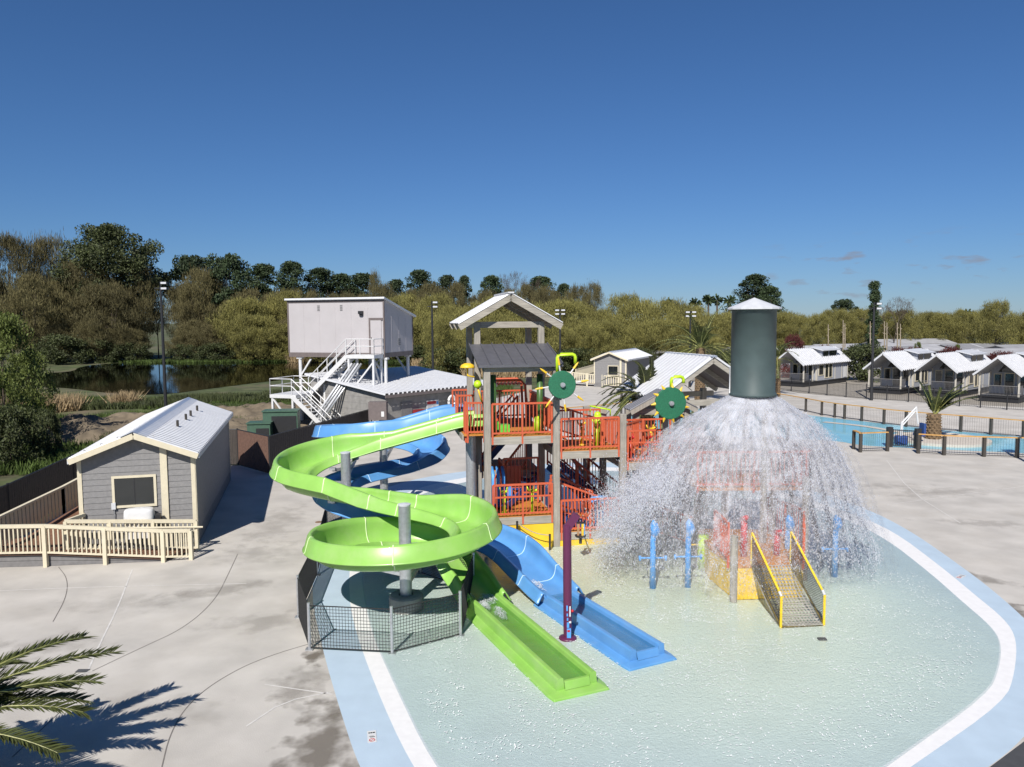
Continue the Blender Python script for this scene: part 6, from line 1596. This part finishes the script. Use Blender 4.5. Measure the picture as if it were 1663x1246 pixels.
mk('wil3', 6, 19000, sh_umb(.5), 110, .11, .042, M['leaf_olive'], M['trunk'], z0=.10, up=1.2, thin=.15)
mk('brn1', 7, 20000, sh_round(.45, .05), 120, .10, .042, M['leaf_brown'], M['trunk'], z0=.12, up=1.3, thin=.11)
mk('brn2', 8, 20000, sh_umb(.45), 120, .10, .042, M['leaf_brown'], M['trunk'], z0=.15, up=1.4, thin=.11)
mk('grn', 9, 16000, sh_round(.5, .05), 70, .13, .026, M['leaf_green'], M['trunk'], z0=.06, up=.3, thin=.6)
mk('bush', 10, 9000, sh_round(.75, -.2), 60, .22, .06, M['leaf_bush'], M['trunk'], z0=.02, up=.4, thin=.5)
mk('red', 11, 9000, sh_round(.75, -.2), 60, .2, .05, M['leaf_red'], M['trunk'], z0=.02, up=.4, thin=.5)
mk('pine', 12, 11000, lambda t: .17 * np.clip(1.15 - t, .1, 1) * (.6 + .4 * np.sin(t * 40)), 60, .055, .02, M['leaf_dark'], M['trunk'], z0=.12, thin=.5, tr=.012)
Vb, Fb = bare(21, 7); proto('bare', Vb, Fb, *tubes_np([((0, 0, -.01), (0, 0, .1), .016, .016)]), M['trunk'], M['trunk'])
TN = {'con': 'conifer_tree', 'euc1': 'evergreen_tree', 'euc2': 'evergreen_tree', 'umb': 'evergreen_tree', 'wil1': 'willow_tree', 'wil2': 'willow_tree', 'wil3': 'willow_tree', 'brn1': 'budding_tree', 'brn2': 'budding_tree', 'grn': 'leafy_tree',
      'bush': 'shrub', 'red': 'maroon_shrub', 'pine': 'pine_tree', 'bare': 'bare_tree'}
rngT = random.Random(5)
def tree(kind, px, Y, pyt, wpx, label, z0=0.0, group=None):
    """tree standing at depth Y in column px; crown top seen at pyt, crown wpx photo pixels wide"""
    H = ZT(px, pyt, Y) - z0; Wd = wpx * Y / FPX; me, mt = PROTO[kind]
    wu = {'con': .37, 'euc1': .42, 'euc2': .37, 'umb': .66, 'wil1': 1.15, 'wil2': 1.25, 'wil3': 1.15, 'brn1': 1.0, 'brn2': 1.0, 'grn': 1.1, 'bush': 1.75, 'red': 1.75, 'pine': .36, 'bare': .9}[kind]
    t = thing(TN[kind], label, {'shrub': 'shrub', 'maroon_shrub': 'shrub'}.get(TN[kind], 'tree'), (AT(px, Y), Y, z0), rngT.uniform(0, 6.28), group)
    t.scale = (Wd / wu, Wd / wu, H)
    c = bpy.data.objects.new('crown' if kind != 'bare' else 'branches', me); k = bpy.data.objects.new('trunk', mt)
    for o in (c, k): col.objects.link(o); o.parent = t
    return t
# trees round the pond, left
gp_ = 'trees along the far pond shore'
for a in [
    ('umb', 190, 150, 369, 130, 'huge dark dome-crowned evergreen towering at upper left'),
    ('brn2', 22, 120, 388, 130, 'tall brown budding tree at the left edge of the photo'),
    ('brn1', 92, 128, 388, 110, 'tall brown tree with reddish top left of the domed evergreen'),
    ('brn1', 150, 120, 425, 110, 'brown budding tree in front of the domed evergreen, left side'),
    ('brn2', 222, 122, 432, 100, 'brown budding tree in front of the domed evergreen, right side'),
    ('brn1', 185, 116, 462, 130, 'broad brown tree drooping over the pond below the domed evergreen'),
    ('brn2', 60, 112, 450, 130, 'dull brown spreading tree low on the far left'),
    ('bush', 100, 108, 545, 90, 'dark shrub mass at the left end of the pond'),
    ('bush', 165, 112, 550, 80, 'grey brown shrub hanging over the left pond shore'),
    ('bush', 215, 114, 556, 70, 'shrub on the shore left of the tall lamp post'),
    ('bare', 258, 128, 440, 60, 'thin bare tree against the sky gap by the tall lamp post'),
    ('euc1', 318, 135, 418, 64, 'dark evergreen just right of the sky gap'),
    ('euc1', 373, 150, 415, 52, 'dark evergreen with a knobbly top, second right of the sky gap'),
    ('brn1', 330, 122, 440, 90, 'brown tree below the two knobbly evergreens'),
    ('brn2', 392, 125, 470, 80, 'brown twiggy tree left of the olive willows'),
    ('bush', 300, 114, 560, 60, 'green shrub on the shore right of the lamp post'),
    ('bush', 350, 112, 558, 70, 'dark green shrub on the shore below the brown trees'),
    ('con', 432, 165, 430, 74, 'rounded evergreen left of the tallest one above the pump room'),
    ('con', 479, 165, 426, 63, 'tallest narrow evergreen above the left end of the pump room'),
    ('con', 521, 170, 437, 74, 'broad evergreen above the middle of the pump room'),
    ('con', 556, 172, 446, 61, 'small evergreen tucked beside the broad one above the pump room'),
    ('con', 590, 175, 445, 75, 'wide evergreen above the right half of the pump room'),
    ('brn1', 612, 165, 444, 30, 'reddish brown tree at the right corner of the pump room roof'),
    ('con', 645, 180, 455, 51, 'low evergreen just right of the pump room roof'),
    ('con', 685, 178, 440, 66, 'evergreen with a tall shoulder halfway to the play tower'),
    ('con', 727, 180, 448, 51, 'left of a pair of evergreens left of the play tower roof'),
    ('con', 754, 182, 449, 38, 'right of a pair of evergreens left of the play tower roof'),
    ('con', 798, 178, 449, 54, 'evergreen behind the play tower gable, left slope'),
    ('bare', 842, 180, 438, 80, 'bare branched tree above the play tower gable'),
    ('con', 880, 180, 450, 63, 'evergreen behind the right slope of the tower gable'),
    ('con', 914, 182, 462, 44, 'small evergreen right of the tower gable'),
    ('con', 1222, 165, 447, 72, 'dark evergreen rising behind the green bucket cap'),
    ('con', 1251, 158, 466, 52, 'evergreen shoulder at the right of the green bucket'),
    ('pine', 1418, 112, 458, 44, 'tall slim pine behind the porch cabins'),
    ('euc1', 1370, 200, 487, 28, 'lone dark evergreen above the willows left of the slim pine'),
    ('bare', 1452, 140, 480, 70, 'bare grey tree right of the slim pine'),
    ('wil1', 1617, 118, 492, 72, 'big round olive tree near the right edge'),
    ('wil1', 1648, 150, 520, 50, 'olive tree at the right edge behind the big round one'),
    ('red', 1289, 92, 545, 42, 'dark maroon shrub right of the green bucket'),
    ('red', 1339, 92, 562, 34, 'small maroon shrub above the first porch cabin roof'),
    ('bush', 1407, 86, 561, 104, 'large dark clipped hedge between the first and second porch cabins'),
    ('red', 1458, 94, 565, 34, 'maroon shrub at the right end of the hedge'),
    ('red', 1486, 90, 565, 40, 'maroon shrub above the second porch cabin'),
    ('red', 1545, 84, 564, 48, 'round maroon shrub between the second and third cabins'),
    ('red', 1578, 92, 570, 50, 'low maroon shrub behind the third cabin roof'),
    ('red', 1628, 84, 572, 60, 'brownish maroon shrub above the last cabin roof'),
    ('grn', 1491, 100, 556, 14, 'tiny green conifer between the mobile homes'),
    ('grn', 1556, 100, 560, 14, 'tiny pale flowering tree between the mobile homes'),
    ('bush', 1180, 80, 570, 70, 'dark shrub behind the pavilion left of the bucket'),
    ('bush', 1040, 98, 566, 60, 'dark shrub behind the second grey cabin'),
    ('grn', 2, 42, 512, 130, 'leafy green tree filling the left edge beside the pond'),
    ('grn', 40, 47, 572, 100, 'smaller leafy green tree in front of the pond at far left'),
    ('bush', 8, 38, 662, 120, 'dark green bramble mound at the left edge below the leafy tree'),
    ('bush', 70, 41, 668, 50, 'dark bramble clump right of the bramble mound'),
]:
    if a[1] < 320 + 100 and a[0] != 'grn' and 100 < a[2] < 136: a = (a[0], a[1], a[2] + 27) + a[3:]
    tree(*a)
for i, (px, Y, py, lb) in enumerate(((1345, 105, 527, 'pale bare trunk left of the dark hedge'), (1369, 104, 520, 'pair-like pale trunk above the dark hedge, left'), (1372, 106, 525, 'pale trunk just right of its neighbour above the hedge'),
                                     (1413, 103, 522, 'pale thick trunk beside the slim pine'), (1436, 104, 522, 'pale trunk right of the slim pine'), (1440, 106, 524, 'second pale trunk right of the slim pine'), (1457, 105, 524, 'pale trunk farther right of the slim pine'), (1462, 107, 526, 'rightmost pale bare trunk'))):
    H = ZT(px, py, Y); t = thing('dead_tree', lb, 'dead tree', (AT(px, Y), Y, 0), 0, 'pale bare trunks behind the hedge')
    mb = MB(); mb.tube([(0, 0, 0), (.05, 0, H * .5), (-.05, 0, H)], [.10, .08, .05], 6); mb.build('trunk', M['paletrunk'], t)
    mb = MB()
    for k in range(5): z = H * (.35 + .13 * k); mb = MB(); mb.tube([(0, 0, z), (.22 * (-1) ** k, .1, z + .2)], [.05, .02], 5); mb.build('branch', M['paletrunk'], t)
# willow belts: one mass each
def belt(name, label, items, kinds, m):
    V, F = [], []; o = 0; rng = np.random.RandomState(3)
    for i, (px, Y, pyt, wpx) in enumerate(items):
        me = PROTO[kinds[i % len(kinds)]][0]; n = len(me.vertices); v = np.empty(n * 3, np.float32); me.vertices.foreach_get('co', v); v = v.reshape(-1, 3).copy()
        H = ZT(px, pyt, Y); W_ = wpx * Y / FPX / 1.15; a = rng.rand() * 6.28; c, s_ = math.cos(a), math.sin(a)
        x = (v[:, 0] * c - v[:, 1] * s_) * W_ + AT(px, Y); y = (v[:, 0] * s_ + v[:, 1] * c) * W_ + Y; V.append(np.stack([x, y, v[:, 2] * H], 1)); F.append(np.arange(n).reshape(-1, 4) + o); o += n
    ob = npmesh(name, np.concatenate(V), np.concatenate(F), m); stuff(ob, label, 'trees')
rr = random.Random(9)
mid = [(px + rr.uniform(-8, 8), (142 if px < 720 else 120) + rr.uniform(-8, 10), float(np.interp(px, [400, 450, 560, 650, 700, 760, 850, 920, 980, 1030, 1080, 1150, 1190], [492, 480, 492, 488, 480, 490, 492, 484, 492, 480, 490, 504, 508])) + rr.uniform(-8, 14), rr.uniform(70, 115)) for px in range(400, 1215, 34)]
mid += [(px + rr.uniform(-8, 8), (136 if px < 720 else 106) + rr.uniform(-4, 4), 520 + rr.uniform(-8, 12), rr.uniform(80, 100)) for px in range(420, 1200, 44)]
belt('willow_thicket', 'dense olive willow thicket stretching behind the pump room and play tower', mid, ['wil1', 'wil2', 'wil3'], M['leaf_olive'])
far = [(px + rr.uniform(-6, 6), 150 + rr.uniform(-8, 8), 509 + rr.uniform(-5, 8), rr.uniform(50, 66)) for px in range(1200, 1690, 21)]
belt('far_willow_wood', 'long band of olive trees on the horizon behind the mobile homes', far, ['wil1', 'wil2', 'wil3'], M['leaf_olive'])
lowl = [(px + rr.uniform(-8, 8), 150 + rr.uniform(-4, 8), 475 + rr.uniform(-20, 20), rr.uniform(75, 105)) for px in list(range(-40, 235, 24)) + list(range(300, 420, 22))] + [(px + rr.uniform(-8, 8), 150 + rr.uniform(-5, 5), 470 + rr.uniform(-8, 12), rr.uniform(50, 75)) for px in range(410, 960, 26)]
lowl += [(px + rr.uniform(-6, 6), 141 + rr.uniform(-2, 3), 535 + rr.uniform(-15, 15), rr.uniform(60, 80)) for px in list(range(60, 240, 20)) + list(range(295, 470, 24))]
belt('pond_woodland', 'dark brown woodland closing the far side of the pond', lowl, ['brn1', 'brn2', 'wil3'], M['leaf_brown'])
under = [(px + rr.uniform(-8, 8), (134 if px < 720 else 102) + rr.uniform(-1, 3), 566 + rr.uniform(-5, 5), rr.uniform(50, 70)) for px in range(640, 1000, 30)]
belt('undergrowth', 'dark undergrowth at the foot of the willow thicket', under, ['bush'], M['leaf_bush'])

# palms
def frond_mesh(mb_l, mb_r, base, az, el0, L, droop, nl=34, lw=.022, ll=.42, twist=0, wind=None, vee=.5, tipf=.3):
    p = Vector(base); d = Vector((math.cos(az) * math.cos(el0), math.sin(az) * math.cos(el0), math.sin(el0))); pts = [p.copy()]; n = 14; st = L / n
    for i in range(n):
        d = (d + Vector((0, 0, -droop / n * (1 + i / n))) + (Vector(wind) / n if wind else Vector())).normalized(); p = p + d * st; pts.append(p.copy())
    mb_r.tube(pts, [.024 * (1 - .85 * i / n) * (L / 2.2) for i in range(n + 1)], 5)
    for k in range(nl):
        f = .10 + .9 * k / (nl - 1); x = f * n; i = min(int(x), n - 1); q = pts[i].lerp(pts[i + 1], x - i); dd = (pts[i + 1] - pts[i]).normalized()
        sdv = dd.cross(Vector((0, 0, 1))); sdv = sdv.normalized() if sdv.length > .05 else Vector((1, 0, 0)); upv = sdv.cross(dd)
        l_ = ll * math.sin(min(1, .25 + f * 1.15) * math.pi * .86 + .12) * random.uniform(.85, 1.1)
        l_ = max(l_, ll * tipf)
        for s_ in (-1, 1):
            v = (sdv * s_ * random.uniform(.75, 1.0) + dd * random.uniform(.7, 1.0) + upv * vee * random.uniform(.2, 1.1) + Vector((0, 0, -.12))).normalized()
            e = q + v * l_; wv = v.cross(upv).normalized() * lw; m_ = q + v * l_ * .45 + Vector((0, 0, .01))
            mb_l.add([q - wv * .4, q + wv * .4, m_ + wv, e, m_ - wv], [(0, 1, 2, 3, 4)])
def palm_tree(loc, label, trunk_h, tr, nf, L, seed, ll=.42, nl=34, spread=(0.1, 1.2), droop=1.2, wind=None, az=(0, 6.283), lw=.022, lean=(0, 0), group=None, vee=.5):
    random.seed(seed); t = thing('palm_tree', label, 'palm tree', loc, 0, group)
    mb = MB(); n = 10; top = Vector((lean[0], lean[1], trunk_h))
    pr = [(tr * 1.15, 0), (tr * 1.2, .12), (tr, .3)]
    pts = [Vector((0, 0, 0)).lerp(top, (i / n)) for i in range(n + 1)]
    mb.tube(pts, [tr * (1.15 - .2 * i / n + (.12 if i == n - 1 else 0)) for i in range(n + 1)], 12)
    for k in range(int(trunk_h / .16)):
        for j in range(10):
            a = j * .628 + k * .31; z = .06 + k * .16; c = Vector((0, 0, 0)).lerp(top, z / trunk_h); r_ = tr * (1.13 - .2 * z / trunk_h); mb.tube([c + Vector((math.cos(a) * r_ * .85, math.sin(a) * r_ * .85, -.03)), c + Vector((math.cos(a) * r_ * 1.22, math.sin(a) * r_ * 1.22, .09))], [.07 * tr / .3, .03 * tr / .3], 5)
    mb.build('trunk', M['palmtrunk'], t)
    for i in range(nf):
        a = az[0] + (az[1] - az[0]) * (i + random.uniform(-.3, .3)) / nf; e = random.uniform(*spread); l, r_ = MB(), MB()
        frond_mesh(l, r_, top + Vector((math.cos(a) * .1, math.sin(a) * .1, 0)), a, e, L * random.uniform(.8, 1.1), droop * random.uniform(.7, 1.2), nl, lw, ll, wind=wind, vee=vee)
        fo = l.build('frond', M['palm'], t); r_.build('midrib', M['palmrib'], fo)
    return t
# foreground palm at the left edge
fp0 = Vector((-8.95, 10.55, 0))
random.seed(2)
t = thing('palm_tree', 'palm at the lower left edge with arching fronds throwing shadows on the deck', 'palm tree', fp0)
mb = MB(); mb.tube([(0, 0, 0), (0, 0, .9), (0, 0, 1.5)], [.34, .33, .28], 14)
for k in range(8):
    for j in range(12): a = j * .5236 + k * .26; z = .08 + k * .17; mb.tube([(math.cos(a) * .28, math.sin(a) * .28, z), (math.cos(a) * .40, math.sin(a) * .40, z + .12)], [.06, .03], 5)
mb.build('trunk', M['palmtrunk'], t)
for az_, el_, L_, dr_ in ((52, .50, 2.7, .45), (44, .30, 2.3, .5), (30, .30, 2.4, .5), (14, .35, 2.5, .5), (37, .42, 2.9, .40), (23, .42, 2.6, .45), (-4, .25, 2.5, .45), (-24, .3, 2.4, .6), (70, .5, 2.0, .6), (95, .45, 1.5, .8), (125, .4, 1.6, .8), (160, .5, 1.9, 1.0), (195, .5, 1.9, 1.0), (230, .5, 1.9, 1.0), (265, .5, 1.9, 1.0), (-50, .4, 2.1, .8), (10, .9, 1.5, .6), (-15, 1.0, 1.5, .7), (60, 1.1, 1.2, .6), (180, 1.1, 1.3, .8), (260, 1.1, 1.3, .8)):
    l, r_ = MB(), MB(); a = R(az_); frond_mesh(l, r_, (math.cos(a) * .15, math.sin(a) * .15, 1.3), a, el_, L_, dr_, 100, .019, .50, vee=.35, tipf=.55)
    fo = l.build('frond', M['palm'], t); r_.build('midrib', M['palmrib'], fo)
# island palm swept by the wind
palm_tree((gi.x - .45, gi.y, .1), 'short thick palm on the pool island with fronds blown to the right', 1.45, .33, 11, 2.5, 4, ll=.46, nl=36, spread=(.75, 1.35), droop=.35, wind=(.45, 0, -.1), lw=.04, vee=.2, az=(-.9, .9))
random.seed(14); pi_ = bpy.data.objects[[o.name for o in bpy.data.objects if o.get('label') == 'short thick palm on the pool island with fronds blown to the right'][0]]
for a_, e_, l_ in ((2.6, 1.05, 1.9), (3.4, 1.15, 2.2), (2.9, 1.3, 2.0), (1.7, 1.3, 1.6), (4.6, 1.2, 1.7)):
    l, r_ = MB(), MB(); frond_mesh(l, r_, (0, 0, 1.45), a_, e_, l_, .3, 32, .04, .40, vee=.2); fo = l.build('frond', M['palm'], pi_); r_.build('midrib', M['palmrib'], fo)
palm_tree((AT(1062, 39.5), 39.5, 0), 'leaning shaggy palm in front of the second grey cabin, left of the pavilion', 3.1, .33, 30, 2.9, 5, ll=.55, nl=40, spread=(.1, 1.35), droop=1.1, lw=.05, wind=(-.5, 0, 0), lean=(-.5, 0), vee=.25)
palm_tree((AT(1131, 37.5), 37.5, 0), 'palm trunk standing under the pavilion roof', 1.9, .36, 8, 1.2, 6, ll=.4, nl=16, spread=(.4, 1.2), lw=.03)
palm_tree((AT(1138, 66), 66, 0), 'broad palm crown above the pavilion ridge', 4.6, .35, 26, 4.3, 7, ll=.8, nl=26, spread=(0, 1.3), droop=1.0, lw=.05)
palm_tree((AT(1262, 70), 70, 0), 'palm crown peeping out right of the green bucket', 3.4, .3, 14, 2.6, 8, ll=.7, nl=20, spread=(0, 1.2), lw=.05)
for i, (px, py, lb) in enumerate(((1085, 487, 'short fan palm left of the row on the skyline'), (1129, 486, 'first tall fan palm of the skyline row'), (1150, 480, 'second tall fan palm of the skyline row'), (1164, 481, 'third tall fan palm of the skyline row'), (1184, 482, 'fourth tall fan palm just left of the bucket cap'), (1567, 504, 'small fan palm on the skyline left of the round olive tree'))):
    Y = 235; H = ZT(px, py, Y); random.seed(40 + i); t = thing('fan_palm', lb, 'palm tree', (AT(px, Y), Y, 0), 0, 'fan palms on the skyline')
    mb = MB(); mb.tube([(0, 0, 0), (0, 0, H - 1.2)], [.4, .25], 6); mb.build('trunk', M['trunk'], t)
    mb = MB()
    for k in range(70):
        d = Vector((random.gauss(0, 1), random.gauss(0, 1), random.gauss(.15, .7))).normalized(); p = Vector((0, 0, H - 1.3)); e = p + d * random.uniform(1.0, 1.9); wv = d.cross(Vector((random.random(), random.random(), .2))).normalized() * .28
        mb.add([p, e + wv, e + d * .35, e - wv], [(0, 1, 2, 3)])
    for k in range(30):
        d = Vector((random.gauss(0, .35), random.gauss(0, .35), -1)).normalized(); p = Vector((0, 0, H - 1.4)); mb.add([p + Vector((.2, 0, 0)), p + d * 1.8, p - Vector((.2, 0, 0))], [(0, 1, 2)])
    mb.build('crown', M['leaf_dark'], t)

# grass and reeds
def tufts(name, label, cat, m, spots, n, h, wd, seed, blades=5):
    rng = np.random.RandomState(seed); V = []
    P_ = []
    for (cx, cy, rx, ry, wt, z) in spots:
        k = int(n * wt); a = rng.rand(k) * 6.28; r = np.sqrt(rng.rand(k)); P_.append(np.stack([cx + rx * r * np.cos(a), cy + ry * r * np.sin(a), np.full(k, z)], 1))
    P_ = np.repeat(np.concatenate(P_), blades, 0); N = len(P_); P_ += rng.randn(N, 3) * np.array([.10, .10, 0]); H = h * (.5 + .9 * rng.rand(N)); d = rng.randn(N, 2) * .35
    tip = P_ + np.stack([d[:, 0] * H, d[:, 1] * H, H], 1); s_ = rng.randn(N, 3) * np.array([1, 1, 0]); s_ = unit(s_) * wd
    V = np.stack([P_ - s_, P_ + s_, tip], 1).reshape(-1, 3); o = npmesh(name, V, np.arange(N * 3).reshape(-1, 3), m); stuff(o, label, cat)
tufts('bank_grass', 'bright green grass and weeds on the near pond bank', 'grass', M['grass'], [(-40, 66, 8, 5, .3, 0), (-6, 78, 6, 5, .25, 0), (-26, 66, 9, 5, .22, 0), (-14, 70, 9, 5, .22, 0), (-37, 52, 8, 6, .2, 0), (-25, 40, 6, 4, .1, 0), (-22, 56, 9, 4, .14, 0), (-32, 36, 8, 7, .12, 0)], 14000, .45, .06, 1)
tufts('tall_weeds', 'taller dark weeds along the water edge of the pond', 'weeds', M['leaf_bush'], [(-22, 67, 8, 2, .25, 0), (-12, 72, 7, 2, .25, 0), (-31, 64, 6, 2.5, .2, 0), (-17, 59, 4, 1.5, .1, 0), (-12, 56, 4, 2, .1, 0), (-9, 77, 6, 2, .25, 0), (-17, 72, 6, 2, .25, 0), (-25, 68.5, 5, 1.6, .2, 0), (-21, 45, 3, 1.5, .1, 0)], 9000, .62, .08, 2)
tufts('reeds', 'dry straw coloured reeds at the pond edges', 'reeds', M['reed'], [(-38, 62, 3.5, 2, .18, 0), (-45, 66, 4, 2, .18, 0), (-32, 64, 1.0, .8, .05, 0), (-34, 137, 6, 2, .15, 0), (-10, 116, 5, 3, .2, 0), (-5, 104, 5, 2, .2, 0), (0, 97, 6, 2, .15, 0)], 4200, 1.15, .07, 3)
tufts('far_shore_grass', 'thin strip of yellow green grass on the far pond shore', 'grass', M['grass'], [(-45, 140, 28, 4, .6, 0), (-14, 136, 12, 5, .4, 0), (-14, 112, 5, 2, .1, 0)], 6000, .38, .12, 4)
mb = MB(); Yb = 300; mb.b(AT(1585, Yb), AT(1602, Yb), Yb, Yb + 10, 0, ZT(1590, 514, Yb)); o = mb.build('walls', M['cream'], None)
t = thing('distant_building', 'small cream building top on the skyline near the right edge', 'building', (AT(1593, Yb), Yb, 0)); o.data.transform(Matrix.Translation((-AT(1593, Yb), -Yb, 0))); o.parent = t
mb = MB(); mb.b(-2.4, 2.4, -.4, 10.4, ZT(1590, 514, Yb), ZT(1590, 514, Yb) + .8); mb.build('roof', M['deckwood'], t)
